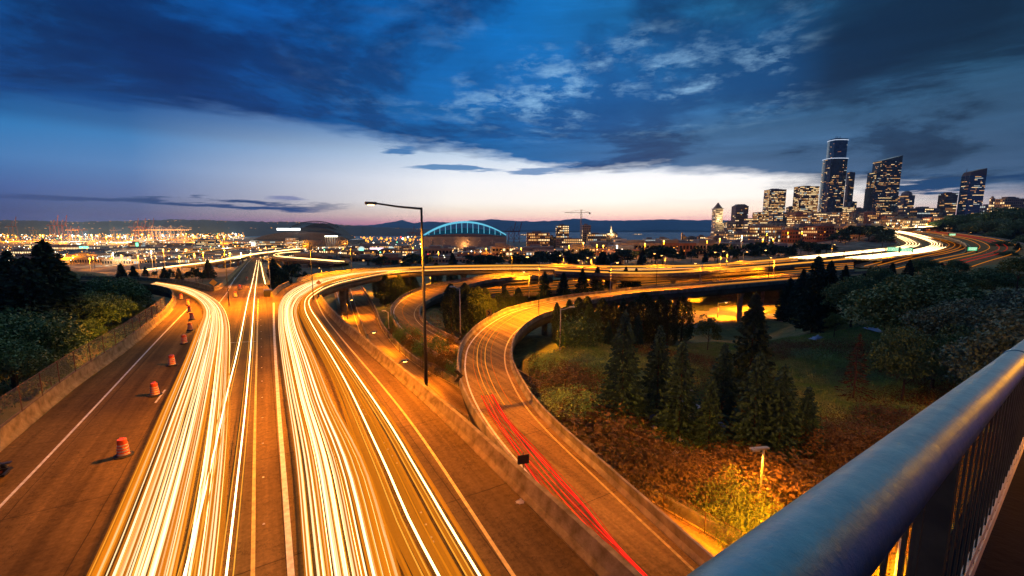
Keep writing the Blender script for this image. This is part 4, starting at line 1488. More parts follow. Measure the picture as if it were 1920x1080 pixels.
D_body, D_st, D_foot, D_h = drum_parts()
drums = [((232, 854), 'nearest and largest orange traffic drum on the left lanes'), ((291, 741), 'second orange drum from the viewer, beside the white streaks'), ((323, 685), 'third orange drum from the viewer on the left lanes'),
         ((346, 644), 'fourth orange drum from the viewer, right after the kink in the row'), ((357, 619), 'fifth orange drum from the viewer near the ramp bend'), ((360, 599), 'sixth orange drum from the viewer by the ramp bend'),
         ((356, 585), 'seventh orange drum, small, where the exit ramp bends'), ((353, 572), 'eighth orange drum, tiny, on the inside of the ramp bend'), ((340, 561), 'farthest orange drum at the top of the row'),
         ((442, 557), 'small dark drum alone on the gore before the centre road'), ((463, 526), 'tiny orange drum far down the centre road shoulder'), ((450, 543), 'small pale orange drum left of the centre road streaks')]
for i, ((x, y), lab) in enumerate(drums):
    p = G(x, y, HM) if y > 545 else hc(x, y)
    r_ = thing('traffic_drum', lab, 'traffic drum', (p.x, p.y, p.z + .003), i * .7, 'orange traffic drums closing the left lanes', 1.12)
    bo = ob('body', D_body, r_)
    for s_ in D_st:
        ob('stripe', s_, bo)
    ob('rubber_foot', D_foot, r_)
    ob('handle', D_h, r_)

# work-zone trailer, cut by the left edge of the picture
p = G(-8, 905, HM)
tr = thing('arrow_board_trailer', 'dark road work trailer with small wheel cut by the left edge', 'trailer', (p.x, p.y, p.z), math.radians(30))
for y_ in (-.62, .62):
    q = MB()
    q.lathe([(.16, -.09), (.30, -.09), (.33, -.05), (.33, .05), (.30, .09), (.16, .09)], 20)
    t_ = ob('tyre', q.mesh('tyre', M['rubber']), tr, (.0, y_, .33))
    t_.rotation_euler = (math.pi / 2, 0, 0)
    q = MB()
    q.lathe([(.06, -.06), (.17, -.07), (.17, .07), (.06, .095)], 16)
    w_ = ob('rim', q.mesh('rim', M['orange']), t_)
    q = MB()
    q.prism([(-.42, -.13), (.42, -.13), (.42, .13), (-.42, .13)], .70, .74)
    ob('fender', q.mesh('fender', M['dark']), tr, (0, y_, 0))
q = MB()
q.box(-1.5, .5, -.45, -.38, .42, .52)
q.box(-1.5, .5, .38, .45, .42, .52)
q.box(-1.5, -1.4, -.45, .45, .42, .52)
q.box(.4, .5, -.45, .45, .42, .52)
ob('chassis', q.mesh('chassis', M['dark']), tr)
q = MB()
q.box(-1.1, .1, -.4, .4, .53, .95)
ob('battery_box', q.mesh('battery_box', M['dark']), tr)
q = MB()
q.tube([(-.5, 0, .95), (-.5, 0, 2.0)], .05, 8)
ob('mast', q.mesh('mast', M['dark']), tr)
q = MB()
q.box(-.56, -.44, -1.1, 1.1, 2.0, 3.1)
ob('board', q.mesh('board', M['dark']), tr)

M['sign_b'] = mat('black_sign_paint', (.012, .012, .012), .5, .1, 3)
# crash cushion at the gore
p = G(503, 556, HM)
cc = thing('crash_cushion', 'boxy dark crash cushion at the nose of the gore', 'crash cushion', tuple(p), math.radians(30))
for k_ in range(4):
    q = MB()
    q.box(-.75, .75, k_ * 1.25, k_ * 1.25 + 1.15, .05, 1.0)
    ob('cushion_bay', q.mesh('cushion_bay', M['dark']), cc)
q = MB()
q.box(-.7, .7, -.04, -.005, .25, 1.25)
ob('nose_panel', q.mesh('nose_panel', M['sign_b']), cc)

# ------------------------------------------------------------------ signs
M['sign_y'] = mat('reflective_yellow_sign', (.75, .50, .06), .45, .08, 3)
M['sign_o'] = mat('reflective_orange_sign', (.75, .25, .03), .45, .08, 3)
M['sign_b'] = mat('black_sign_paint', (.012, .012, .012), .5, .1, 3)
M['sign_g'] = emis('lit_green_sign', (.05, .75, .28), .8)
M['sign_w'] = emis('lit_white_lettering', (.95, 1, .85), 1.6)


def chevron_sign(label, base, zc, w, h, face, back=False, flip=1):
    r_ = thing('chevron_sign', label, 'road sign', tuple(base), face)
    q = MB()
    q.tube([(0, .03, 0), (0, .03, zc - base[2])], .035, 6)
    ob('post', q.mesh('post', M['galv' if not back else 'dark']), r_)
    z = zc - base[2]
    if back:       # the back of the panel is a cut-out dark chevron seen against the road
        q = MB()
        a, b = w / 2, h / 2
        for s_ in (1, -1):
            P_ = [(-a, s_ * b), (0, s_ * b), (a, 0), (0, 0)]
            P_ = [(-a, s_ * b), (-.1 * a, s_ * b), (a, 0), (0.1 * a, 0)]
            vs = [(flip * x_, -.012, z + y_) for x_, y_ in P_] + [(flip * x_, .012, z + y_) for x_, y_ in P_]
            n = len(q.v)
            q.v += vs
            for f in ((0, 1, 2, 3), (7, 6, 5, 4), (0, 4, 5, 1), (1, 5, 6, 2), (2, 6, 7, 3), (3, 7, 4, 0)):
                q.f.append(tuple(n + i for i in f))
                q.m.append(0)
        ob('panel', q.mesh('panel', M['sign_b']), r_)
    else:
        q = MB()
        q.box(-w / 2, w / 2, -.012, .012, z - h / 2, z + h / 2)
        pn = ob('panel', q.mesh('panel', M['sign_y']), r_)
        q = MB()
        a, b = w * .34, h * .36
        for s_ in (1, -1):
            q.quad((-flip * a, -.016, z + s_ * b), (flip * .1 * a, -.016, z + s_ * b), (flip * a, -.016, z), (-flip * .1 * a, -.016, z))
        ob('chevron_mark', q.mesh('chevron_mark', M['sign_b']), pn)
    return r_


b = G(917, 604, 15.9)
chevron_sign('yellow chevron sign with black arrow on the outside of the flyover bend', b, PD(918, 587, b.y).z, .95, 1.15, .1)
b = G(864, 648, 16)
chevron_sign('dark chevron-shaped sign beside the left edge of the flyover, upper of two', b, PD(863, 631, b.y).z, .9, 1.1, .2, True)
b = G(860, 724, 16)
chevron_sign('dark chevron-shaped sign at the left edge of the flyover, lower of two', b, PD(858, 705, b.y).z, .95, 1.2, .2, True)
b = G(981, 902, 15.6)
r_ = thing('small_sign', 'small black sign panel behind the near highway barrier', 'road sign', tuple(b), .3)
q = MB()
q.tube([(0, .02, 0), (0, .02, 1.9)], .03, 6)
ob('post', q.mesh('post', M['dark']), r_)
q = MB()
q.prism([(-.38, -.012), (.38, -.012), (.38, .012), (-.38, .012)], 1.15, 1.75)
ob('panel', q.mesh('panel', M['sign_b']), r_)


def diamond(label, b, zc, s_, m_, face=0.0):
    r_ = thing('warning_sign', label, 'road sign', tuple(b), face)
    q = MB()
    q.tube([(0, .04, 0), (0, .04, zc - b[2])], .04, 6)
    ob('post', q.mesh('post', M['galv']), r_)
    z = zc - b[2]
    q = MB()
    n = 0
    q.v = [(0, -.01, z - s_), (s_, -.01, z), (0, -.01, z + s_), (-s_, -.01, z), (0, .01, z - s_), (s_, .01, z), (0, .01, z + s_), (-s_, .01, z)]
    q.f = [(0, 1, 2, 3), (7, 6, 5, 4), (0, 4, 5, 1), (1, 5, 6, 2), (2, 6, 7, 3), (3, 7, 4, 0)]
    q.m = [0] * 6
    ob('panel', q.mesh('panel', m_), r_)


b = G(401, 541, HM)
diamond('yellow diamond warning sign on a post by the exit ramp barrier', b, PD(399, 530, b.y).z, .78, M['sign_y'], .5)
b = G(599, 524, HM)
diamond('orange diamond work sign standing where the viaduct begins', b, PD(599, 530, G(599, 540, HM).y).z, .6, M['sign_o'], .3) if False else None
b = G(598, 538, HM)
diamond('orange diamond work sign standing where the viaduct begins', b, PD(598, 530, b.y).z, .62, M['sign_o'], .3)


def green_sign(label, x0, x1, y0, y1, D, feet):
    """overhead panel with rows of lit lettering too far away to read"""
    a, c = PD(x0, y0, D), PD(x1, y1, D)
    bz = gz(a.x, D) if feet is None else feet
    r_ = thing('overhead_sign', label, 'road sign', (a.x, D, bz))
    q = MB()
    w = c.x - a.x
    q.box(0, w, -.2, 0, c.z - bz, a.z - bz)
    pn = ob('panel', q.mesh('panel', M['sign_g']), r_)
    q = MB()
    rg_ = np.random.default_rng(int(x0))
    hh_ = a.z - c.z
    for k_ in range(3):
        x_ = .06 * w
        while x_ < .9 * w:
            l = rg_.uniform(.04, .12) * w
            z_ = c.z - bz + hh_ * (.2 + .27 * k_)
            q.quad((x_, -.23, z_), (min(x_ + l, .95 * w), -.23, z_), (min(x_ + l, .95 * w), -.23, z_ + hh_ * .12), (x_, -.23, z_ + hh_ * .12))
            x_ += l + .03 * w
    ob('lettering', q.mesh('lettering', M['sign_w']), pn)
    q = MB()
    for x_ in (-.6, w + .3):
        q.box(x_, x_ + .35, .05, .4, 0, a.z - bz + .3)
    q.box(-.6, w + .6, .05, .4, a.z - bz - .4, a.z - bz)
    ob('gantry', q.mesh('gantry', M['dark']), r_)


green_sign('left green overhead freeway sign below the towers', 1664, 1686, 463.5, 471, 215, -14)
green_sign('right green overhead freeway sign beside the taller one', 1689, 1710, 465, 472, 213, -14)
green_sign('small green sign above the red-tinged freeway bend', 1815, 1831, 463.5, 470, 205, -13)
green_sign('small yellow-green lit sign beyond the S-bend', 1780, 1791, 438, 444, 330, -9)

# roadside gantry over the viaduct at the right
a = PD(1583, 470, 196)
c = PD(1637, 472.5, 196)
r_ = thing('sign_gantry', 'rust red lattice gantry spanning beside the freeway', 'gantry', (a.x, 196, -13))
q = MB()
w = c.x - a.x
for z in (a.z + 13, a.z + 12.0):
    q.tube([(0, 0, z), (w, 0, z)], .09, 5)
for i in range(14):
    q.tube([(w * i / 14, 0, a.z + (13 if i % 2 else 12)), (w * (i + 1) / 14, 0, a.z + (12 if i % 2 else 13))], .05, 4)
ob('truss', q.mesh('truss', M['rust']), r_)
for x_ in (0, w):
    q = MB()
    q.tube([(x_, 0, 0), (x_, 0, a.z + 13)], .16, 6)
    ob('leg', q.mesh('leg', M['rust']), r_)

for e in extra:
    if e[4]:
        lit_lamp(*e)

# litter on the shoulder
q = MB()
rg = np.random.default_rng(5)
for i in range(7):
    a_ = i * .9
    q.tri((.16 * math.cos(a_), .12 * math.sin(a_), 0.01), (.16 * math.cos(a_ + 1.2), .12 * math.sin(a_ + 1.2), .02), (.03, .02, .10 + .02 * (i % 3)))
p = G(975, 942, HM)
tag(ob('paper_bag', q.mesh('paper_bag', M['white']), None, (p.x, p.y, p.z + .004)), 'crumpled pale paper lying by the foot of the near barrier', 'litter').scale = (1.5, 1.5, 1.5)

# ================================================================== HANDRAIL OF THE BRIDGE
Rd = ray(2033, 557).normalized()
e1, e2 = ray(1640, 832).normalized(), ray(1640, 1072).normalized()


def perp(v):
    w_ = v - Rd * v.dot(Rd)
    return w_.normalized()


p1, p2 = perp(e1), perp(e2)
alpha = math.acos(max(-1, min(1, p1.dot(p2)))) / 2
PR = .057
rho = PR / math.sin(alpha)
AX = (p1 + p2).normalized() * rho


def on_rail(s_):
    return AX + Rd * s_


# where does the photo's rail sit along its axis? parameter of a pixel
def rail_s(x, y):
    d = ray(x, y)
    n = Rd.cross(AX).normalized()
    # closest point between ray and axis
    a_ = d.dot(d)
    b_ = d.dot(Rd)
    c_ = 1.0
    w0 = -AX
    d_ = d.dot(w0)
    e_ = Rd.dot(w0)
    return (a_ * e_ - b_ * d_) / (a_ * c_ - b_ * b_)


print('RAIL', rho, AX, Rd, rail_s(1890, 660), rail_s(1900, 800))
M['rail'] = bpy.data.materials.new('brushed_painted_steel')
M['rail'].use_nodes = True
_n = NB(M['rail'].node_tree)
_b = M['rail'].node_tree.nodes['Principled BSDF']
_p = M['rail'].node_tree.nodes.new('ShaderNodeTexCoord').outputs['Object']
_f = _n.noise(_p, 9, 6, .7, .3)
_n.put(_b.inputs['Base Color'], _n.ramp(_f, [(.3, (.035, .17, .29, 1)), (.7, (.08, .25, .38, 1))]))
_b.inputs['Metallic'].default_value = .95
_n.put(_b.inputs['Roughness'], _n.ramp(_n.noise(_p, 25, 6, .7), [(.3, .34), (.7, .50)]))
_bn = M['rail'].node_tree.nodes.new('ShaderNodeBump')
_bn.inputs['Strength'].default_value = .35
_bn.inputs['Distance'].default_value = .004
_n.put(_bn.inputs['Height'], _n.math('ADD', _n.noise(_p, 60, 6, .75, .5), _n.math('MULTIPLY', _n.noise(_p, 12, 3, .6), 1.2)))
M['rail'].node_tree.links.new(_bn.outputs[0], _b.inputs['Normal'])
M['slat'] = mat('olive_painted_steel', (.07, .075, .035), .5, .3, 8, metal=.2)
rl = thing('bridge_railing', 'thick blue-grey steel pipe handrail with flat pickets across the lower right corner', 'railing', tuple(on_rail(0)))
O = on_rail(0)
s_j = rail_s(1893, 668)
q = MB()
q.tube([Rd * s_ for s_ in np.linspace(-8, 24, 60)], PR, 48)
ob('handrail', q.mesh('handrail', M['rail'], True), rl)
q = MB()
q.tube([Rd * s_ for s_ in (s_j - .045, s_j - .04, s_j + .055, s_j + .06)], PR + .004, 48, r1=PR + .004)
ob('sleeve_joint', q.mesh('sleeve_joint', M['rail'], True), rl)
hz = Vector((Rd.x, Rd.y, 0)).normalized()
sl = Rd.z / math.hypot(Rd.x, Rd.y)


def plane_pt(x, y):
    """photo point on the vertical plane through the handrail -> (along, z below axis)"""
    d = ray(x, y)
    n = Vector((-hz.y, hz.x, 0))
    t = O.dot(n) / d.dot(n)
    P = d * t - O
    return P.dot(hz), P.z


print('PLANE', [plane_pt(*q_) for q_ in ((1850, 1060), (1905, 905), (1868, 1060), (1912, 735), (1857, 1080), (1820, 1010), (1790, 1060))])
# pickets
u_, w_ = plane_pt(1912, 760)
picket = MB()
BOT = -.98
for k_ in range(-60, 110):
    x_ = u_ + .17 * k_
    if k_ in (17, -17, -34, -51, 34, 51, 68, 85, 102):
        continue
    q = MB()
    c_ = hz * x_
    z1 = sl * x_ - PR * .8
    a_ = hz * .010
    b2 = Vector((-hz.y, hz.x, 0)) * .0035
    P_ = [c_ - a_ - b2, c_ + a_ - b2, c_ + a_ + b2, c_ - a_ + b2]
    q.prism([(p_.x, p_.y) for p_ in P_], sl * x_ + BOT, z1)
    ob('picket', q.mesh('picket', M['slat']), rl)
for k_ in (-51, -34, -17, 17, 34, 51, 68, 85, 102):
    x_ = u_ + .17 * k_
    q = MB()
    c_ = hz * x_
    a_ = hz * .022
    b2 = Vector((-hz.y, hz.x, 0)) * .035
    P_ = [c_ - a_ - b2, c_ + a_ - b2, c_ + a_ + b2, c_ - a_ + b2]
    q.prism([(p_.x, p_.y) for p_ in P_], sl * x_ + BOT - .2, sl * x_ - PR * .8)
    ob('post', q.mesh('post', M['slat']), rl)
for z_, r_s in ((BOT, .016), (BOT + .09, .012)):
    q = MB()
    q.tube([Vector((hz.x * x_, hz.y * x_, sl * x_ + z_)) for x_ in np.linspace(-8, 24, 12)], r_s, 6)
    ob('bottom_rail', q.mesh('bottom_rail', M['galv']), rl)
# bridge deck the viewer stands on, its kerb under the railing
nrm = Vector((-hz.y, hz.x, 0))
if nrm.dot(O) < 0:
    nrm = -nrm        # outward, away from the viewer
M['bridge'] = mat('bridge_sidewalk_asphalt', (.006, .008, .014), .95, .25, 1.2, bump=.3, spec=.03, coords='Geo')
q = MB()


def brp(a_, o_, z_):
    P = O + hz * a_ + nrm * o_
    return (P.x, P.y, O.z + sl * a_ + z_)


ZD = BOT - .2
for (o0_, o1_, z0_, z1_) in ((-9.0, .12, ZD - .35, ZD), (-.16, .13, ZD + .002, ZD + .12)):
    c8 = [brp(a_, o_, z_) for z_ in (z0_, z1_) for (a_, o_) in ((-18, o0_), (22, o0_), (22, o1_), (-18, o1_))]
    n = len(q.v)
    q.v += c8
    for f in ((3, 2, 1, 0), (4, 5, 6, 7), (0, 1, 5, 4), (1, 2, 6, 5), (2, 3, 7, 6), (3, 0, 4, 7)):
        q.f.append(tuple(n + i for i in f))
        q.m.append(0)
bd = ob('bridge_deck', q.mesh('bridge_deck', M['bridge']), kind='structure')
bd['label'] = 'concrete sidewalk of the bridge behind the railing'

# ================================================================== VEGETATION
def leafquads(P, size, rng, flat=0.0, asp=.6, up=None):
    n = len(P)
    a = rng.normal(size=(n, 3))
    a[:, 2] *= (1 - flat)
    a /= np.linalg.norm(a, axis=1)[:, None]
    if up is not None:
        a = a * .5 + up
        a /= np.linalg.norm(a, axis=1)[:, None]
    b = np.cross(a, rng.normal(size=(n, 3)))
    b /= np.linalg.norm(b, axis=1)[:, None] + 1e-9
    s = (size * rng.uniform(.6, 1.35, n))[:, None]
    V_ = np.stack([P - a * s * .5, P + b * s * asp * .5, P + a * s * .5, P - b * s * asp * .5], 1).reshape(-1, 3)
    F_ = np.arange(4 * n).reshape(n, 4)
    return V_, F_


def trunk_mesh(h, r, seed, mt='bark', limbs=0, crown_r=2.0, z0=.35):
    rng = np.random.default_rng(seed)
    q = MB()
    q.tube([(0, 0, -.6), (0, 0, h * .3), (rng.uniform(-.02, .02) * h, rng.uniform(-.02, .02) * h, h * .65), (0, 0, h)], r, 8, r1=r * .15)
    for i in range(limbs):
        a = rng.uniform(0, 6.28)
        z = h * rng.uniform(z0, .75)
        L_ = crown_r * rng.uniform(.5, .85)
        q.tube([(0, 0, z), (L_ * .5 * math.cos(a), L_ * .5 * math.sin(a), z + L_ * .35), (L_ * math.cos(a), L_ * math.sin(a), z + L_ * .8)], r * .35, 5, r1=r * .08)
    return q.mesh('trunk', M[mt])


def conifer_mesh(h, r, seed, m='needle', whorl=.42, droop=.25, leaf=.30, sparse=1.0):
    rng = np.random.default_rng(seed)
    P, U = [], []
    z = h * .06
    while z < h * .985:
        t = z / h
        L0 = r * (1 - t) ** .82 + .10
        nb = int(rng.integers(7, 11))
        off = rng.uniform(0, 6.28)
        for k_ in range(nb):
            if rng.random() > sparse:
                continue
            a = off + 6.283 * k_ / nb + rng.uniform(-.2, .2)
            L_ = L0 * rng.uniform(.68, 1.18)
            n = max(4, int(L_ / .11))
            s_ = np.sqrt(np.linspace(.02, 1, n))
            dz_ = -droop * L_ * s_ + .22 * L_ * s_ ** 2.2 + .12 * (1 - t)
            side = rng.normal(0, .10 * L_, n) * (1.1 - s_)
            x_ = L_ * s_ * math.cos(a) - side * math.sin(a)
            y_ = L_ * s_ * math.sin(a) + side * math.cos(a)
            P.append(np.stack([x_, y_, z + dz_ + rng.normal(0, .04, n)], 1))
            U.append(np.tile([[math.cos(a), math.sin(a), -.25]], (n, 1)))
        z += whorl * rng.uniform(.75, 1.25) * (1 - .45 * t)
    P.append(np.stack([np.zeros(6), np.zeros(6), np.linspace(h * .93, h, 6)], 1))
    U.append(np.tile([[0, 0, 1.0]], (6, 1)))
    P = np.vstack(P)
    U = np.vstack(U)
    V_, F_ = leafquads(P, leaf, rng, .3, .55, U)
    return npmesh('crown', V_, F_, M[m])


def column_mesh(h, r, seed, m='cypress', n=5000, leaf=.32):
    rng = np.random.default_rng(seed)
    t = rng.beta(1.3, 1.25, n)
    prof = np.sin(np.pi * np.clip(t * .93 + .07, 0, 1)) ** .5 * (1 - .25 * t)
    lump = 1 + .16 * np.sin(t * 23 + seed) * np.sin(rng.uniform(0, 6.28))
    a = rng.uniform(0, 6.283, n)
    rad = r * prof * (1 + .18 * np.sin(3 * a + t * 9) + .12 * np.sin(7 * a - t * 17)) * rng.uniform(.62, 1.06, n)
    P = np.stack([rad * np.cos(a), rad * np.sin(a), h * t + .05], 1)
    up = np.stack([.5 * np.cos(a), .5 * np.sin(a), np.ones(n)], 1)
    V_, F_ = leafquads(P, leaf, rng, 0, .5, up)
    return npmesh('crown', V_, F_, M[m])


def broad_mesh(h, r, seed, m='leaf', clumps=46, per=120, leaf=.30, zc=.52, ell=.52):
    rng = np.random.default_rng(seed)
    d = rng.normal(size=(clumps, 3))
    d /= np.linalg.norm(d, axis=1)[:, None]
    d[:, 2] = np.where(d[:, 2] < -.35, -d[:, 2] * .6, d[:, 2])
    rad = rng.uniform(.45, 1.0, clumps) ** .6
    c_ = d * rad[:, None] * [r * .82, r * .82, h * ell * .85] + [0, 0, h * zc]
    cr_r = r * rng.uniform(.20, .40, clumps)
    P = []
    for i in range(clumps):
        e = rng.normal(size=(per, 3))
        e /= np.linalg.norm(e, axis=1)[:, None]
        e[:, 2] = np.abs(e[:, 2]) * 1.0 - .25
        P.append(c_[i] + e * cr_r[i] * rng.uniform(.72, 1.05, per)[:, None] * [1, 1, .75])
    P = np.vstack(P)
    V_, F_ = leafquads(P, leaf, rng, .45, .7)
    return npmesh('crown', V_, F_, M[m])


def bush_mesh(r, h, seed, m='shrub', n=700, leaf=.2):
    rng = np.random.default_rng(seed)
    e = rng.normal(size=(n, 3))
    e /= np.linalg.norm(e, axis=1)[:, None]
    e[:, 2] = np.abs(e[:, 2])
    lump = 1 + .22 * np.sin(e[:, 0] * 7 + seed) * np.cos(e[:, 1] * 6)
    P = e * (lump * rng.uniform(.55, 1.0, n))[:, None] * [r, r, h]
    V_, F_ = leafquads(P, leaf, rng, 0, .6)
    return npmesh('foliage', V_, F_, M[m])


PROTO = {}


def proto(kind):
    if kind in PROTO:
        return PROTO[kind]
    mk = []
    for s_ in range(3):
        if kind == 'spruce':
            mk.append((trunk_mesh(9.4, .16, s_), conifer_mesh(10, 2.9, s_, 'needle', .30, .25, .40)))
        elif kind == 'fir':
            mk.append((trunk_mesh(9.4, .2, s_), conifer_mesh(10, 3.4, 10 + s_, 'needle2', .34, .3, .50)))
        elif kind == 'deadfir':
            mk.append((trunk_mesh(9.6, .16, s_), conifer_mesh(10, 2.6, 20 + s_, 'deadleaf', .5, .5, .26, .8)))
        elif kind == 'cypress':
            mk.append((trunk_mesh(8, .16, s_), column_mesh(10, 1.9, 30 + s_, 'cypress')))
        elif kind == 'cypress_pale':
            mk.append((trunk_mesh(8, .16, s_), column_mesh(10, 2.4, 40 + s_, 'cypress2')))
        elif kind == 'broad':
            mk.append((trunk_mesh(6.5, .28, s_, limbs=7, crown_r=3.5), broad_mesh(10, 6.2, 50 + s_, 'leaf', 95, 190, .34)))
        elif kind == 'broad_grey':
            mk.append((trunk_mesh(6.5, .28, s_, limbs=7, crown_r=3.5), broad_mesh(10, 6.0, 60 + s_, 'leaf2', 90, 190, .30)))
        elif kind == 'broad_yellow':
            mk.append((trunk_mesh(6.5, .2, s_, limbs=6, crown_r=3), broad_mesh(10, 4.4, 70 + s_, 'leaf3', 40, 130, .34)))
        elif kind == 'citytree':
            mk.append((trunk_mesh(6, .3, s_, limbs=3), broad_mesh(10, 5.5, 80 + s_, 'needle2', 26, 50, .9)))
        elif kind == 'shrub':
            mk.append((trunk_mesh(.8, .06, s_, limbs=4, crown_r=.5, z0=.1), bush_mesh(1.0, 1.2, 90 + s_, 'shrub', 3500, .07)))
        elif kind == 'shrub_green':
            mk.append((trunk_mesh(.8, .06, s_, limbs=4, crown_r=.5, z0=.1), bush_mesh(1.0, 1.2, 95 + s_, 'leaf', 3500, .07)))
        elif kind == 'bramble':
            mk.append((trunk_mesh(.6, .03, s_, limbs=4, crown_r=.5, z0=.1), bush_mesh(1.0, 1.0, 120 + s_, ('shrub', 'leaf', 'meadow')[s_], 4500, .05)))
        elif kind == 'bush_yellow':
            mk.append((trunk_mesh(.9, .06, s_, limbs=5, crown_r=.6, z0=.1), bush_mesh(1.0, 1.3, 99 + s_, 'leaf3', 7000, .045)))
    PROTO[kind] = mk
    return mk


NT_ = {'bramble': ('bramble_mound', 'bramble', 1.0), 'spruce': ('spruce_tree', 'tree', 10), 'fir': ('fir_tree', 'tree', 10), 'deadfir': ('dead_fir_tree', 'tree', 10), 'cypress': ('cypress_tree', 'tree', 10), 'cypress_pale': ('cypress_tree', 'tree', 10),
       'broad': ('broadleaf_tree', 'tree', 10), 'broad_grey': ('broadleaf_tree', 'tree', 10), 'broad_yellow': ('broadleaf_tree', 'tree', 10), 'citytree': ('city_tree', 'tree', 10),
       'shrub': ('shrub', 'shrub', 1.2), 'shrub_green': ('shrub', 'shrub', 1.2), 'bush_yellow': ('bush', 'bush', 1.3)}
tcount = 0


def tree(kind, x, ytop, ybase, H, label, group=None, wide=1.0, D=None, sink=.0, use_terr=True, lean=0.0):
    """crown top and foot as seen in the photo; the foot stands H m under the eye"""
    global tcount
    tcount += 1
    p = G(x, ybase, H) if D is None else PD(x, ybase, D)
    z = gz(p.x, p.y) if use_terr else p.z
    top = PD(x, ytop, p.y).z
    nm, cat, h0 = NT_[kind]
    h = max(.5, top - z)
    s = h / h0
    tm, cm = proto(kind)[tcount % 3]
    r_ = thing(nm, label, cat, (p.x, p.y, z - sink), tcount * 1.9, group, (s * wide, s * wide, s))
    r_.rotation_euler = (lean, 0, tcount * 1.9)
    ob('trunk', tm, r_)
    ob('crown' if cat == 'tree' else 'foliage', cm, r_)
    return r_


# big spruces on the meadow
for (x, yt, yb, H, k_, w, lab) in [
    (1166, 590, 770, 18.3, 'spruce', 1.0, 'tall blue-green spruce, first from the left on the meadow'),
    (1231, 615, 765, 18.2, 'spruce', .95, 'second spruce from the left on the meadow, narrow and dark'),
    (1272, 645, 800, 18.5, 'spruce', 1.05, 'third spruce from the left on the meadow above the litter'),
    (1329, 716, 822, 18.6, 'spruce', 1.05, 'small young spruce in front of the blue tarps'),
    (1352, 650, 770, 18, 'spruce', 1.2, 'bushy spruce left in front of the biggest dark fir'),
    (1403, 556, 745, 17.8, 'fir', .95, 'biggest dark fir in the middle of the meadow'),
    (1412, 665, 830, 18.3, 'spruce', 1.1, 'blue spruce standing in front of the biggest dark fir'),
    (1459, 690, 840, 18.2, 'spruce', 1.2, 'low wide spruce right of the biggest dark fir'),
    (1508, 730, 835, 17.8, 'spruce', 1.1, 'rightmost small spruce at the edge of the meadow'),
    (1598, 632, 760, 17.2, 'deadfir', 1.1, 'leaning dead brown fir on the right of the meadow')]:
    tree(k_, x, yt - 6, yb, H, lab, 'conifers on the meadow', w * .82)
tree('broad_yellow', 1326, 588, 665, 19, 'loose green shrubby tree against the orange lot', None, .75)
# row of spruces behind the flyover
for (x, yt, yb, lab) in [(1021, 509, 569, 'first spruce from the left in the row before the freeway'), (1056, 510, 572, 'second spruce from the left in the row before the freeway'),
                         (1091, 503, 570, 'third spruce from the left in the row before the freeway'), (1119, 500, 566, 'fourth spruce from the left in the row before the freeway'),
                         (1142, 506, 564, 'fifth spruce from the left in the row before the freeway'), (1172, 500, 560, 'sixth and widest spruce of the row before the freeway'),
                         (1191, 503, 560, 'last spruce of the row before the freeway')]:
    tree('fir', x, yt, yb, 20.8, lab, 'row of spruces before the freeway', .9)
# dark cypresses behind the near lamp pole and loop ramp
k_ = 0
for (x, yt, yb) in [(709, 512, 556), (722, 515, 572), (735, 518, 565), (742, 520, 570), (748, 514, 566), (759, 518, 560), (767, 513, 560), (777, 517, 558), (819, 493, 545), (851, 503, 540), (843, 508, 536)]:
    tree('cypress', x, yt, yb, 22, f'{ordw(k_)} dark cypress from the left in the clump behind the near lamp', 'cypresses behind the near lamp', 1.25)
    k_ += 1
k_ = 0
for (x, yt, yb) in [(846, 533, 620), (872, 532, 632), (887, 540, 636), (897, 538, 634), (910, 540, 620), (935, 550, 610), (948, 543, 606), (972, 540, 600), (985, 556, 598), (924, 560, 618), (960, 556, 604)]:
    tree('cypress', x, yt, yb, 21, f'{ordw(k_)} cypress from the left in the row inside the flyover bend', 'cypresses inside the flyover bend', 1.15)
    k_ += 1
k_ = 0
for (x, yt, yb, kd, w) in [(1043, 568, 640, 'cypress', .7), (1058, 576, 655, 'cypress', 1.2), (1066, 562, 640, 'cypress', .8), (1078, 600, 662, 'shrub_green', 1.0), (1084, 558, 640, 'cypress', 1.1), (1103, 570, 660, 'cypress_pale', .75), (1117, 583, 662, 'cypress_pale', .8),
                           (1100, 556, 630, 'cypress', 1.0), (1128, 560, 645, 'cypress', 1.2), (1148, 566, 650, 'cypress', 1.1), (1166, 560, 640, 'fir', .9), (1183, 566, 640, 'cypress', 1.2), (1205, 550, 645, 'cypress', 1.5),
                           (1222, 566, 640, 'cypress', 1.2), (1236, 554, 645, 'cypress', 1.0), (1250, 563, 650, 'cypress', 1.2), (1277, 556, 640, 'cypress', 1.45), (1090, 590, 664, 'shrub_green', 1), (1140, 600, 664, 'spruce', .9), (1194, 590, 656, 'spruce', .9)]:
    adj = {'cypress': 'dark', 'cypress_pale': 'pale green', 'fir': 'broad', 'shrub_green': 'low rounded', 'spruce': 'blue-green'}[kd]
    tree(kd, x, yt, yb, 19.6, f'{adj} evergreen, {ordw(k_)} from the left in the thicket behind the meadow', 'thicket behind the meadow', w)
    k_ += 1
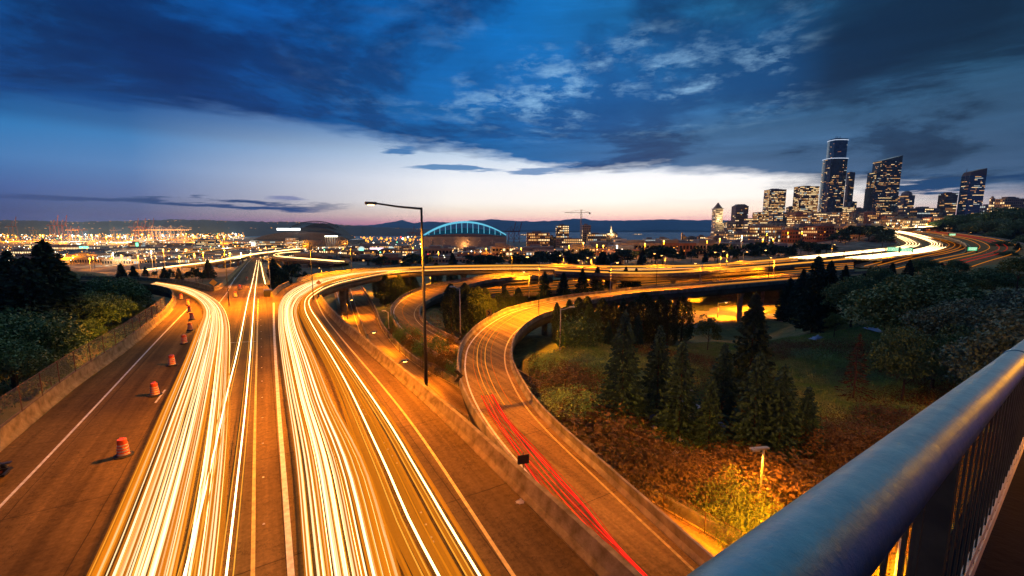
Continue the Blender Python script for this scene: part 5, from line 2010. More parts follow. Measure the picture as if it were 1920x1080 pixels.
# right hand wood
RT = [('broad', 1700, 512, 700, 17, 1.05, 'great rounded broadleaf tree with dark layered foliage right of the meadow'), ('broad_yellow', 1652, 560, 668, 17.5, .8, 'lighter yellow-green tree at the foot of the great rounded tree'),
      ('broad_yellow', 1560, 585, 665, 18.5, .9, 'yellow-green bushy tree beside the pale lot'), ('fir', 1520, 478, 640, 19, .75, 'tall dark fir at the left edge of the right hand wood'), ('fir', 1500, 505, 590, 19, .9, 'dark fir closing the freeway at the left of the wood'),
      ('fir', 1545, 490, 630, 18, .8, 'dark fir second from the left in the right hand wood'), ('fir', 1478, 520, 580, 19.5, .9, 'smaller dark fir beside the flyover end'), ('broad', 1592, 520, 640, 17.5, .8, 'dark broadleaf tree between the firs and the great tree'),
      ('broad_grey', 1800, 560, 740, 16.5, 1.1, 'grey-green leafy tree behind the upper end of the handrail'), ('broad_grey', 1890, 545, 720, 15.5, 1.1, 'grey-leaved tree at the right edge above the handrail'), ('broad_grey', 1745, 640, 745, 16.5, 1.2, 'low grey-green tree just right of the dead fir'),
      ('broad', 1640, 500, 560, 15, .8, 'dark tree behind the great rounded tree, left'), ('broad', 1760, 498, 600, 14, 1.0, 'dark tree behind the great rounded tree, right'), ('broad_yellow', 1830, 520, 620, 14, 1.0, 'dull yellow-green tree in the right hand wood'),
      ('broad_yellow', 1897, 478, 600, 12, 1.0, 'tall mossy green tree at the right edge of the wood'), ('broad', 1860, 500, 580, 12, 1.1, 'dark tree below the red freeway lights'), ('fir', 1625, 500, 560, 15.5, .7, 'dark fir before the white freeway streaks'),
      ('fir', 1580, 497, 560, 16.5, .8, 'dark fir left of centre along the freeway edge'), ('fir', 1668, 492, 545, 14, .8, 'dark fir under the green signs'), ('fir', 1700, 487, 540, 13.5, .9, 'dark fir top below the S-bend'), ('broad', 1730, 484, 530, 13, .9, 'dark round tree below the S-bend'),
      ('fir', 1760, 492, 540, 13, .9, 'dark fir below the outer freeway bend'), ('broad', 1790, 488, 530, 12, .9, 'dark round tree below the outer freeway bend'), ('broad_grey', 1915, 600, 800, 15, .9, 'grey-leaved low tree behind the rail joint'),
      ('broad', 1840, 600, 760, 16, .9, 'dark green tree just over the handrail'), ('fir', 1612, 512, 590, 16.5, .8, 'fir half hidden behind the great rounded tree'), ('broad_yellow', 1490, 592, 640, 21, .8, 'small yellow-green tree at the edge of the pale lot'),
      ('broad_grey', 1960, 560, 760, 15, 1.1, 'grey-leaved tree partly outside the right edge'), ('broad', 1690, 620, 760, 16.5, .7, 'lower skirt tree beneath the great rounded crown')]
for (kd, x, yt, yb, H, w, lab) in RT:
    tree(kd, x, yt, yb, H, lab, 'trees of the right hand wood', w)
# wooded hill far right
k_ = 0
for (x, yt, D) in [(1765, 418, 470), (1778, 408, 480), (1795, 403, 480), (1812, 401, 480), (1830, 400, 470), (1848, 398, 460), (1866, 396, 450), (1884, 388, 440), (1902, 392, 430), (1918, 396, 420), (1850, 412, 380), (1875, 410, 360), (1900, 408, 340),
                   (1925, 410, 320), (1880, 432, 300), (1905, 430, 280), (1860, 436, 330), (1822, 418, 430), (1790, 420, 450), (1940, 440, 240), (1885, 452, 230), (1912, 455, 210), (1868, 462, 240), (1845, 470, 230), (1820, 480, 200), (1895, 470, 190), (1850, 485, 180)]:
    p = PD(x, 440, D)
    tree('broad' if k_ % 3 else 'fir', x, yt, 440, 0, f'{ordw(k_)} dark tree counted over the wooded hill at the far right', 'trees on the far right hill', 1.5 if k_ % 3 else 1.3, D=D)
    k_ += 1
# trees hiding the freeway left of the S-bend
rg = np.random.default_rng(51)
for k_ in range(58):
    x = 700 + 860 * (k_ + rg.random()) / 58
    D = rg.uniform(235, 420) if x > 900 else rg.uniform(260, 420)
    yt = np.interp(x, [700, 1000, 1200, 1400, 1560], [482, 474, 467, 461, 454]) + rg.uniform(-5, 6)
    tree('citytree' if rg.random() < .7 else 'fir', x, yt, 490, 0, f'{ordw(k_)} low dark tree from the left in the belt beyond the viaduct', 'low tree belt beyond the viaduct', rg.uniform(1.2, 1.9), D=D)
for k_, (x, yt, D, w) in enumerate([(1575, 432, 420, 1.5), (1592, 425, 430, 1.5), (1610, 421, 430, 1.5), (1628, 422, 420, 1.5), (1646, 425, 400, 1.4), (1662, 428, 380, 1.2), (1560, 440, 400, 1.3), (1655, 440, 340, 1.0), (1670, 442, 350, .9), (1585, 440, 380, 1.2)]):
    tree('citytree', x, yt, 455, 0, f'{ordw(k_)} dark tree from the left in the grove below the tallest tower', 'grove below the tallest tower', w, D=D)
# left wood
LT = [('fir', 35, 470, 620, 18, 1.1, 'tall dark conifer at the far left edge'), ('fir', 107, 452, 640, 18.5, 1.15, 'highest dark conifer left of the exit ramp'), ('fir', 70, 480, 650, 18.5, 1.1, 'dark conifer between the two highest on the left'), ('fir', 140, 500, 620, 19, 1.1, 'dark conifer right of the highest left conifer'),
      ('fir', -20, 462, 640, 17, 1.2, 'dark conifer cut by the left edge of the picture'), ('broad', 30, 575, 740, 19.5, .95, 'dark leafy tree above the fence at the far left'), ('broad_yellow', 125, 595, 700, 19.5, .9, 'lighter green bushy tree beside the left fence'), ('broad', 215, 520, 610, 20, 1.1, 'rounded dark tree beside the exit ramp bend'),
      ('broad', 190, 545, 640, 19.5, .9, 'dark leafy tree behind the left fence'), ('fir', 236, 494, 580, 21, .8, 'slim dark fir behind the rounded tree by the exit ramp'), ('fir', 258, 498, 575, 21.5, .8, 'rightmost slim fir beside the exit ramp bend'), ('broad', 75, 600, 720, 19.5, .9, 'dark bushy tree left of the lighter green one'),
      ('broad_yellow', 40, 655, 760, 19.5, .8, 'low yellow-green tree by the left fence corner'), ('broad', 250, 565, 615, 20, .8, 'low dark tree filling the inside of the ramp bend'), ('broad', -30, 620, 780, 19, 1.1, 'dark tree outside the left edge by the fence'), ('broad', 165, 600, 660, 19.8, .9, 'low dark tree right of the lighter green one'),
      ('broad_yellow', 200, 618, 660, 20, .7, 'small lighter shrub tree close to the left fence'), ('fir', 10, 520, 640, 17, 1.2, 'dark conifer low at the left edge'), ('broad', 285, 570, 600, 20, .6, 'small dark tree against the ramp barrier'), ('broad', 100, 660, 745, 19.8, .7, 'low dark tree pressed to the fence')]
for (kd, x, yt, yb, H, w, lab) in LT:
    tree(kd, x, yt, yb, H, lab, 'trees of the left hand wood', w)
k_ = 0
for (x, yt, yb, H, kd, w) in [(234, 502, 528, 28, 'fir', 1.1), (275, 500, 530, 27, 'fir', 1.1), (292, 508, 530, 27, 'citytree', .8), (310, 500, 531, 26.5, 'fir', 1.2), (322, 506, 532, 26, 'citytree', .7), (337, 503, 531, 26, 'fir', 1.1), (368, 501, 530, 26, 'citytree', .8), (392, 486, 522, 26, 'fir', 1.1), (355, 507, 531, 26, 'citytree', .7),
                              (515, 484, 535, 22, 'fir', 1.1), (524, 500, 540, 22, 'citytree', .6), (547, 492, 532, 22, 'citytree', .9), (536, 500, 536, 22, 'fir', 1.0), (574, 510, 530, 22, 'citytree', .7), (380, 510, 531, 26, 'citytree', .6)]:
    tree(kd, x, yt, yb, H, f'{ordw(k_)} small dark tree from the left behind the exit ramp and gore', 'small dark trees behind the gore', w)
    k_ += 1
# city trees beyond the viaduct
k_ = 0
for (x, yt, D) in [(690, 490, 330), (712, 488, 330), (740, 487, 300), (905, 478, 260), (935, 482, 250), (985, 482, 260), (1000, 478, 260), (1012, 475, 270), (1030, 477, 270), (1048, 480, 260), (1072, 476, 260), (1085, 474, 270), (1205, 466, 280), (1222, 462, 280), (1240, 458, 290), (1200, 476, 250), (1262, 470, 270),
                   (1296, 470, 280), (1322, 472, 270), (1340, 462, 290), (1350, 455, 300), (1378, 468, 290), (1405, 456, 300), (1425, 452, 300), (1444, 450, 310), (1438, 464, 280), (1470, 462, 280), (1486, 455, 290), (1500, 452, 300), (1515, 456, 290), (1532, 458, 290), (1548, 462, 290), (1415, 470, 270)]:
    tree('citytree' if k_ % 3 else 'fir', x, yt, 490, 0, f'{ordw(k_)} dark tree from the left beyond the viaduct among the city blocks', 'city trees beyond the viaduct', 1.0, D=D)
    k_ += 1
# shrubs between the sunken road and the flyover
k_ = 0
for (x, yt, yb, kd, w) in [(730, 612, 632, 'shrub', 0.72), (745, 605, 640, 'shrub_green', 0.66), (765, 622, 655, 'shrub', 0.77), (783, 630, 665, 'shrub_green', 0.66), (812, 622, 672, 'shrub_green', 0.55), (830, 650, 690, 'shrub', 0.72), (820, 665, 700, 'shrub', 0.72), (845, 672, 708, 'shrub_green', 0.72), (800, 655, 688, 'shrub', 0.66), (770, 610, 640, 'shrub_green', 0.55),
                           (850, 650, 680, 'shrub_green', 0.55), (725, 588, 612, 'shrub_green', 0.66), (860, 690, 716, 'shrub', 0.66), (835, 625, 655, 'shrub', 0.55), (880, 600, 625, 'shrub', 0.77), (905, 605, 628, 'shrub', 0.66)]:
    tree(kd, x + 10, yt, yb - 2, 20.8, f'{ordw(k_)} shrub from the left on the verge between sunken road and flyover', 'shrubs on the verge', w)
    k_ += 1
tree('bush_yellow', 1378, 885, 985, 21, 'round yellow-lit bush left of the low flat-headed lamp', None, .85)
tree('bush_yellow', 1440, 945, 1040, 21.2, 'yellow-lit leafy bush at the foot of the low flat-headed lamp', None, .85)
tree('bush_yellow', 1398, 950, 1030, 21.2, 'lowest yellow-lit bush beside the handrail edge', None, .9)
tree('shrub', 1195, 835, 870, 19.6, 'dark prickly shrub on the orange slope above the wire fence', None, 1.2)
tree('shrub', 1226, 850, 900, 19.9, 'brown leafless shrub right of the dark prickly one', None, 1.1)
k_ = 0
for (x, yt, yb, H) in [(1100, 668, 690, 18.5), (1130, 672, 695, 18.5), (1080, 680, 700, 18.5), (1210, 700, 722, 18), (1040, 660, 680, 18.5), (1480, 640, 665, 17.5), (1520, 655, 680, 17.3), (1560, 668, 690, 17.2), (1600, 690, 715, 17), (1640, 700, 730, 17), (1680, 712, 745, 16.8), (1450, 650, 672, 17.5),
                       (1120, 760, 790, 18.5), (1070, 730, 755, 18), (1150, 800, 830, 18.8), (1560, 800, 850, 17.8), (1610, 790, 835, 17.4), (1500, 860, 905, 18.6), (1650, 760, 800, 17), (1710, 770, 815, 16.5), (1060, 695, 720, 18.2), (1350, 860, 890, 19.2), (1290, 850, 880, 19.3), (1430, 850, 885, 18.9)]:
    tree('bramble' if yb < 770 else 'shrub', x, yt, yb, H, f'{ordw(k_)} low green bramble mound from the list over the meadow' if False else f'{ordw(k_)} low green bramble mound scattered over the meadow, counted from the left', 'bramble mounds on the meadow', 1.9)
    k_ += 1


# undergrowth that nobody could count
def undergrowth(name, label, poly_px, n, hmax, mats, seed, leaf=.22, H=18.5, tall=.5):
    rng = np.random.default_rng(seed)
    pts = np.array([tuple(G(x, y, H))[:2] for x, y in poly_px])
    x0, y0 = pts.min(0)
    x1, y1 = pts.max(0)
    out = np.empty((0, 2))
    while len(out) < n:
        c_ = rng.uniform((x0, y0), (x1, y1), (n * 2, 2))
        dd_ = np.hypot(c_[:, 0], c_[:, 1])
        c_ = c_[rng.random(len(c_)) < np.clip(60 / dd_, .12, 1) ** .9]
        ins = np.zeros(len(c_), bool)
        j = len(pts) - 1
        for i in range(len(pts)):
            xi, yi, xj, yj = *pts[i], *pts[j]
            cond = ((yi > c_[:, 1]) != (yj > c_[:, 1])) & (c_[:, 0] < (xj - xi) * (c_[:, 1] - yi) / (yj - yi + 1e-12) + xi)
            ins ^= cond
            j = i
        out = np.vstack([out, c_[ins]])
    out = out[:n]
    # terrain sampled on a coarse lattice, then interpolated
    gx, gy = np.linspace(x0, x1, 90), np.linspace(y0, y1, 90)
    GX, GY = np.meshgrid(gx, gy)
    GZ = terr(np.stack([GX.ravel(), GY.ravel()], 1)).reshape(90, 90)
    fx = (out[:, 0] - x0) / (x1 - x0) * 88.999
    fy = (out[:, 1] - y0) / (y1 - y0) * 88.999
    ix, iy = fx.astype(int), fy.astype(int)
    fx -= ix
    fy -= iy
    z = GZ[iy, ix] * (1 - fx) * (1 - fy) + GZ[iy, ix + 1] * fx * (1 - fy) + GZ[iy + 1, ix] * (1 - fx) * fy + GZ[iy + 1, ix + 1] * fx * fy
    # skip what falls on a road
    keep = np.ones(len(out), bool)
    for s0 in range(0, len(out), 20000):
        q_ = out[s0:s0 + 20000]
        d = np.min((q_[:, 0][:, None] - carve[None, ::2, 0]) ** 2 + (q_[:, 1][:, None] - carve[None, ::2, 1]) ** 2, axis=1)
        keep[s0:s0 + 20000] = d > 2.2 ** 2
    mound = .5 + .5 * np.sin(out[:, 0] * .55 + 2 * np.sin(out[:, 1] * .3)) * np.cos(out[:, 1] * .47)
    hgt = hmax * (.25 + .75 * mound ** 1.5) * rng.random(len(out)) ** .6
    P = np.stack([out[:, 0], out[:, 1], z + hgt], 1)[keep]
    up = np.zeros((len(P), 3))
    up[:, 2] = tall
    V_, F_ = leafquads(P, leaf, rng, .1, .55, up)
    mi = (np.sin(P[:, 0] * .33 + 1.1 * np.sin(P[:, 1] * .21)) + rng.normal(0, .5, len(P)) > .55).astype(int)
    o = ob(name, npmesh(name, V_, F_, mats, mi), kind='stuff')
    o['label'] = label


undergrowth('undergrowth', 'rough grass and brambles covering the slope right of the flyover',
            [(975, 700), (1000, 650), (1050, 655), (1150, 645), (1300, 640), (1480, 635), (1560, 640), (1700, 680), (1850, 720), (1950, 800), (1900, 880), (1600, 850), (1300, 820), (1120, 785), (1010, 745)], 290000, .75, [M['meadow'], M['dry']], 1, .14)
undergrowth('grass', 'orange-lit dry grass on the bank above the lower road',
            [(1000, 742), (1120, 778), (1300, 812), (1600, 845), (1900, 875), (1900, 1000), (1500, 1150), (1400, 1060), (1160, 890), (1060, 812)], 170000, .4, [M['dry'], M['shrub']], 2, .10, 20, 1.2)
undergrowth('undergrowth', 'dark brush on the ground beneath the loop ramp and cypresses',
            [(716, 556), (760, 545), (900, 540), (1030, 560), (1000, 600), (940, 620), (872, 650), (866, 706), (825, 690), (785, 662), (750, 628), (728, 592)], 22000, .45, [M['leaf'], M['shrub']], 3, .28, 21)
undergrowth('undergrowth', 'dark brush under the trees behind the left fence',
            [(-200, 600), (0, 540), (200, 530), (290, 560), (310, 585), (230, 640), (100, 720), (0, 800), (-200, 950)], 30000, .8, [M['leaf'], M['needle2']], 4, .34, 19)

# rubbish and tarps under the spruces
M['tarp'] = mat('blue_tarpaulin', (.10, .20, .42), .5, .3, 2, bump=.5)
M['cloth'] = mat('pale_cloth', (.5, .5, .52), .8, .3, 2, bump=.5)


def crumple(name, label, cat, x, y, H, w, l, h, m_, seed):
    rng = np.random.default_rng(seed)
    p = G(x, y, H)
    n = 7
    V_ = []
    for i in range(n):
        for j in range(n):
            e = math.sin(math.pi * i / (n - 1)) * math.sin(math.pi * j / (n - 1))
            V_.append(((i / (n - 1) - .5) * w + rng.normal(0, .05 * w), (j / (n - 1) - .5) * l + rng.normal(0, .05 * l), h * e * rng.uniform(.4, 1.2) - .03))
    F_ = [(i * n + j, (i + 1) * n + j, (i + 1) * n + j + 1, i * n + j + 1) for i in range(n - 1) for j in range(n - 1)]
    o = ob(name, npmesh(name, np.array(V_), np.array(F_), M[m_]), None, (p.x, p.y, gz(p.x, p.y) + .25))
    o.rotation_euler = (0, 0, seed)
    tag(o, label, cat)


for i, (x, y, w, l, h, m_, nm, lab, cat) in enumerate([
    (1232, 776, .7, 2.2, .5, 'tarp', 'tarpaulin', 'pale blue tarpaulin hanging between the second and third spruce', 'tarp'), (1292, 762, 2.4, 1.2, .5, 'tarp', 'tarpaulin', 'dark blue heap of tarpaulin right of the third spruce', 'tarp'),
    (1292, 745, .9, .6, .3, 'cloth', 'cloth_heap', 'small pale cloth heap above the dark blue tarpaulin', 'cloth'), (1292, 776, 1.2, .5, .25, 'cloth', 'cloth_heap', 'buff cloth heap lying below the dark blue tarpaulin', 'cloth'),
    (1228, 786, .6, .5, .3, 'cloth', 'rubbish_bag', 'white rubbish bag at the lower end of the pale blue tarpaulin', 'rubbish'), (1276, 803, .7, .8, .4, 'cloth', 'rubbish_bag', 'grey rubbish bag below the third spruce', 'rubbish'),
    (1268, 822, .8, .35, .25, 'cloth', 'rubbish_bag', 'whitish rubbish lying lowest on the slope', 'rubbish'), (1352, 792, 1.6, .5, .3, 'tarp', 'tarpaulin', 'blue tarpaulin strip right of the small young spruce', 'tarp'),
    (1347, 803, .5, .4, .3, 'cloth', 'rubbish_bag', 'small pale bag right below the blue strip', 'rubbish'), (1530, 658, 3.2, 1.2, .5, 'tarp', 'tarpaulin', 'long blue tarpaulin under the yellow-green tree by the wood', 'tarp'),
    (1632, 672, 3.0, 1.0, .5, 'tarp', 'tarpaulin', 'blue tarpaulin at the foot of the great rounded tree', 'tarp'), (1470, 735, .5, .4, .2, 'cloth', 'paper_scrap', 'tiny white scrap on the open grass right of the biggest fir', 'litter')]):
    crumple(nm, lab, cat, x, y, 18.4, w, l, h, m_, i + 1)

# ================================================================== BUILDINGS
M['b_dark'] = mat('dark_glass_cladding', (.022, .026, .035), .2, .2, .05, spec=.8)
M['b_blue'] = mat('blue_glass_cladding', (.03, .10, .20), .15, .2, .05, spec=.9)  # glass of the bluish tower; on the tallest one, painted blue light
M['b_brown'] = mat('brown_granite_cladding', (.15, .09, .07), .6, .2, .05)
M['b_brick'] = mat('red_brick_wall', (.20, .085, .05), .85, .25, .1)
M['b_tan'] = mat('tan_stone_wall', (.32, .26, .18), .8, .2, .1)
M['b_grey'] = mat('grey_concrete_wall', (.20, .20, .20), .8, .2, .1)
M['b_pale'] = mat('pale_painted_wall', (.42, .40, .36), .8, .15, .1)
M['b_roof'] = mat('tarred_roof', (.05, .05, .055), .9, .3, .3)
M['b_white'] = mat('white_terracotta', (.55, .52, .45), .7, .1, .3)
M['strip'] = emis('white_roof_strip_light', (.7, .8, 1), 1.1)
M['blue_tube'] = emis('cyan_glowing_steel', (.16, .66, .90), .9)  # steel glows by itself in place of floodlights
M['blue_tube2'] = emis('dim_blue_glowing_roof', (.01, .15, .30), .22)  # roof given a faint glow of its own in place of floodlights
WALLS = ['b_grey', 'b_brick', 'b_tan', 'b_brown', 'b_pale', 'b_grey', 'b_brick']
WM = [M['glassd'], M['win1'], M['win2'], M['win3'], M['win4']]
bseed = 0


def win_face(rg, a, b, z0, z1, out, fh, bay, lit, cool=.08, bright=.25, ww=.62, wh=.55, runs=.5, VV=None, MI=None, dens=None):
    """window grid on the vertical face a->b (2D points), pushed out along `out`"""
    w = math.hypot(b[0] - a[0], b[1] - a[1])
    nb = max(1, int(w / bay))
    nf = max(1, int((z1 - z0) / fh))
    ux, uy = (b[0] - a[0]) / w, (b[1] - a[1]) / w
    for f in range(nf):
        fl = lit * rg.uniform(.2, 1.8)
        if dens is not None:
            fl *= dens(f / nf)
        state = 0
        for i in range(nb):
            if rg.random() > runs:
                r_ = rg.random()
                if r_ < fl:
                    q_ = rg.random()
                    state = 4 if q_ < cool else (2 if q_ < cool + bright else (1 if q_ < .75 else 3))
                else:
                    state = 0
            c = (i + .5) * w / nb
            hw = w / nb * ww / 2
            zz = z0 + (f + .5) * (z1 - z0) / nf
            hh = (z1 - z0) / nf * wh / 2
            p0 = (a[0] + ux * (c - hw) + out[0], a[1] + uy * (c - hw) + out[1])
            p1 = (a[0] + ux * (c + hw) + out[0], a[1] + uy * (c + hw) + out[1])
            VV += [(p0[0], p0[1], zz - hh), (p1[0], p1[1], zz - hh), (p1[0], p1[1], zz + hh), (p0[0], p0[1], zz + hh)]
            MI.append(state)


def tower(name, label, cat, poly, z0, z1, wall, lit=.4, fh=4.0, bay=3.2, loc=(0, 0, 0), parent=None, group=None, seed=0, roofu=True, top=None, wname='wall', dens=None, wz=(2, 1), **kw):
    rg = np.random.default_rng(seed)
    root = parent or thing(name, label, cat, loc, 0, group)
    q = MB()
    q.prism(poly, z0, z1, 0, top)
    ob(wname, q.mesh(wname, M[wall]), root)
    VV, MI = [], []
    n = len(poly)
    zt = z1 if top is None else min(p[2] for p in top)
    for i in range(n):
        a, b = poly[i], poly[(i + 1) % n]
        w = math.hypot(b[0] - a[0], b[1] - a[1])
        nx, ny = (b[1] - a[1]) / w, -(b[0] - a[0]) / w
        # only the faces a viewer near the bridge could see
        cx, cy = root.location[0] + (a[0] + b[0]) / 2, root.location[1] + (a[1] + b[1]) / 2
        if nx * cx + ny * cy > .25 * math.hypot(cx, cy):
            continue
        win_face(rg, a, b, z0 + wz[0], zt - wz[1], (nx * .12, ny * .12), fh, bay, lit, VV=VV, MI=MI, dens=dens, **kw)
    if VV:
        V_ = np.array(VV)
        o = ob('windows', npmesh('windows', V_, np.arange(len(V_)).reshape(-1, 4), WM, MI), root, kind='stuff')
    if roofu:
        xs = [p[0] for p in poly]
        ys = [p[1] for p in poly]
        cx, cy = sum(xs) / n, sum(ys) / n
        sx, sy = (max(xs) - min(xs)) * .22, (max(ys) - min(ys)) * .25
        q = MB()
        q.box(cx - sx * 1.2, cx + sx * .6, cy - sy, cy + sy, z1 + .002, z1 + rg.uniform(1.5, 3.5))
        if rg.random() > .5:
            q.box(cx + sx * .9, cx + sx * 1.6, cy - sy * .6, cy + sy * .3, z1 + .002, z1 + rg.uniform(1, 2))
        ob('roof_plant', q.mesh('roof_plant', M['b_grey']), root)
    return root


def rect(w, d, x=0, y=0, rz=0.0):
    c, s_ = math.cos(rz), math.sin(rz)
    return [(x + a * c - b * s_, y + a * s_ + b * c) for a, b in ((-w / 2, -d / 2), (w / 2, -d / 2), (w / 2, d / 2), (-w / 2, d / 2))]


def pxbox(xl, xr, ytop, D, r=.8, z0=None):
    """centre, width, depth and height for a block spanning xl..xr with its top at ytop"""
    ul, ur = PD(xl, ytop, D).x / D, PD(xr, ytop, D).x / D
    if ul > 0:
        w = (ur - ul) * D / (1 + ul * r)
        cx = ur * D - w / 2
    elif ur < 0:
        w = (ur - ul) * D / (1 - ur * r)
        cx = ul * D + w / 2
    else:
        w = (ur - ul) * D
        cx = (ur + ul) / 2 * D
    d = w * r
    zt = PD((xl + xr) / 2, ytop, D).z
    zb = gz(cx, D + d / 2) - 2 if z0 is None else z0
    return cx, D + d / 2, w, d, zb, zt


def block(label, xl, xr, ytop, D, wall='b_grey', r=.8, cat='building', name='building', **kw):
    global bseed
    bseed += 1
    cx, cy, w, d, zb, zt = pxbox(xl, xr, ytop, D, r)
    return tower(name, label, cat, rect(w, d), 0, max(3, zt - zb), wall, loc=(cx, cy, zb), seed=bseed, **kw), (w, d, zt - zb)


# --- the tallest tower: three bowed tiers
def bowed(w, d, bow, n=5):
    P = []
    for (ax, ay), (bx, by) in (((-w / 2, -d / 2), (w / 2, -d / 2)), ((w / 2, -d / 2), (w / 2, d / 2)), ((w / 2, d / 2), (-w / 2, d / 2)), ((-w / 2, d / 2), (-w / 2, -d / 2))):
        L_ = math.hypot(bx - ax, by - ay)
        nx, ny = (by - ay) / L_, -(bx - ax) / L_
        for i in range(n):
            t = i / n
            k_ = math.sin(math.pi * t) * bow
            P.append((ax + (bx - ax) * t + nx * k_, ay + (by - ay) * t + ny * k_))
    return P


D0 = 1300
cx, cy, w, d, zb, zt = pxbox(1543, 1590, 297, D0, .75)
H1 = zt - zb
t2_ = PD(1567, 259, D0).z - zb
root = tower('skyscraper', 'tallest black tower with bright strip lights along its stepped roofs', 'skyscraper', bowed(w, d, 3.5, 4), 0, H1, 'b_dark', lit=.25, fh=3.9, bay=2.6, loc=(cx, cy, zb), seed=101, roofu=False, runs=.72, wh=.4,
             dens=lambda t: .5 + 1.2 * math.exp(-((t - .62) / .3) ** 2))
c2 = (PD(1568, 297, D0).x - cx, 0)
w2 = w * .80
up = [(x_ + 3, y_ + 1) for x_, y_ in bowed(w2, d * .8, 3.5, 4)]
tower('', '', '', up, H1, t2_, 'b_blue', lit=.10, fh=3.9, bay=2.6, parent=root, seed=102, roofu=False, wname='upper_tier', runs=.8, wh=.4)  # blue cladding stands for the blue light on this tier
for (pl, z_) in ((bowed(w + 1.5, d + 1.5, 3.5, 4), H1 + .4), ([(x_ + 3, y_ + 1) for x_, y_ in bowed(w2 + 1.5, d * .8 + 1.5, 3.5, 4)], t2_ - 4)):
    q = MB()
    q.tube([(x_, y_, z_) for x_, y_ in pl + pl[:1]], .75, 5)
    ob('roof_light_strip', q.mesh('roof_light_strip', M['strip']), root)
q = MB()
for x_ in (-4, 1, 8):
    q.tube([(x_, 0, t2_), (x_, 0, t2_ + 9)], .6, 5)
q.box(-8, 10, -5, 6, t2_, t2_ + 3)
ob('antenna', q.mesh('antenna', M['b_dark']), root)

# --- dark tower with sail-shaped stepped top
cx, cy, w, d, zb, zt = pxbox(1627, 1690, 322, 1250, .45)
zz = lambda y: PD(1660, y, 1250).z - zb
pl = rect(w, d)
tp = [(pl[0][0], pl[0][1], zz(322)), (pl[1][0], pl[1][1], zz(322)), (pl[2][0], pl[2][1], zz(322)), (pl[3][0], pl[3][1], zz(322))]
root = tower('skyscraper', 'broad black tower whose top rises to a sharp point on the right', 'skyscraper', pl, 0, zz(322), 'b_dark', lit=.42, fh=3.9, bay=2.4, loc=(cx, cy, zb), seed=103, roofu=False, runs=.6, wh=.38)
x1 = w / 2
x0 = -w / 2 + w * .17
pl2 = [(x0, -d / 2 + .5), (x1, -d / 2 + .5), (x1, d / 2 - .5), (x0, d / 2 - .5)]
tp2 = [(x0, -d / 2 + .5, zz(301)), (x1, -d / 2 + .5, zz(291)), (x1, d / 2 - .5, zz(291)), (x0, d / 2 - .5, zz(301))]
tower('', '', '', pl2, zz(322), zz(301), 'b_dark', lit=.3, fh=3.9, bay=2.4, parent=root, seed=104, roofu=False, wname='crown_tier', top=tp2, runs=.5, wh=.4)
q = MB()
q.box(-w / 2 - 3.5, -w / 2 - .1, -d / 2 + 1, d / 2 - 2, 0, zz(352))
ob('stepped_wing', q.mesh('stepped_wing', M['b_dark']), root)

# --- blue tower with tilted roof
cx, cy, w, d, zb, zt = pxbox(1803, 1850, 329, 1150, .5)
zz = lambda y: PD(1828, y, 1150).z - zb
root = tower('skyscraper', 'slim bluish tower with a tilted wedge roof on the far right', 'skyscraper', rect(w, d), 0, zz(329), 'b_blue', lit=.42, fh=3.9, bay=2.6, loc=(cx, cy, zb), seed=105, roofu=False, runs=.7, wh=.4)
q = MB()
q.prism([(-w / 2, -d / 2), (w / 2, -d / 2), (w / 2, d / 2), (-w / 2, d / 2)], zz(329), zz(322), 0, [(-w / 2 + 4, -d / 2 + 1, zz(322)), (w / 2, -d / 2 + 1, zz(315)), (w / 2, d / 2 - 1, zz(315)), (-w / 2 + 4, d / 2 - 1, zz(322))])
ob('wedge_roof', q.mesh('wedge_roof', M['b_brown']), root)
q = MB()
q.tube([(-w / 2 - 1, 0, zz(345)), (-w / 2 + 1, 0, zz(316))], .6, 5)
ob('mast', q.mesh('mast', M['b_grey']), root)

# --- white clock-less pyramid tower
D0 = 1150
cx, cy, w, d, zb, zt = pxbox(1334, 1362, 418, D0, .8)
zz = lambda y: PD(1343, y, D0).z - zb
root = tower('old_tower', 'old slim white tower with pyramid cap rising from a wide base', 'tower', rect(w, d), 0, zz(418), 'b_white', lit=.35, fh=4, bay=3.4, loc=(cx, cy, zb), seed=106, roofu=False)
sx = PD(1344, 418, D0 + d / 2).x - cx
sw = 14 / 808 * D0
tower('', '', '', rect(sw, sw, sx, 0), zz(418), zz(392), 'b_white', lit=.8, fh=4.2, bay=2.6, parent=root, seed=107, roofu=False, wname='shaft', bright=.5)
q = MB()
q.box(sx - sw * .56, sx + sw * .56, -sw * .56, sw * .56, zz(392), zz(390.5))
ob('cornice', q.mesh('cornice', M['b_white']), root)
q = MB()
q.prism(rect(sw * .9, sw * .9, sx, 0), zz(390.5), zz(379), 0, [(sx - .3, -.3, zz(379)), (sx + .3, -.3, zz(379)), (sx + .3, .3, zz(379)), (sx - .3, .3, zz(379))])
ob('pyramid_roof', q.mesh('pyramid_roof', M['b_tan']), root)
q = MB()
q.ball((sx, 0, zz(378.6)), .9)
ob('lantern', q.mesh('lantern', M['win2']), root)
point_light((cx + sx + 8, cy - 30, zb + zz(410)), 50000, (1, .62, .25), 3)

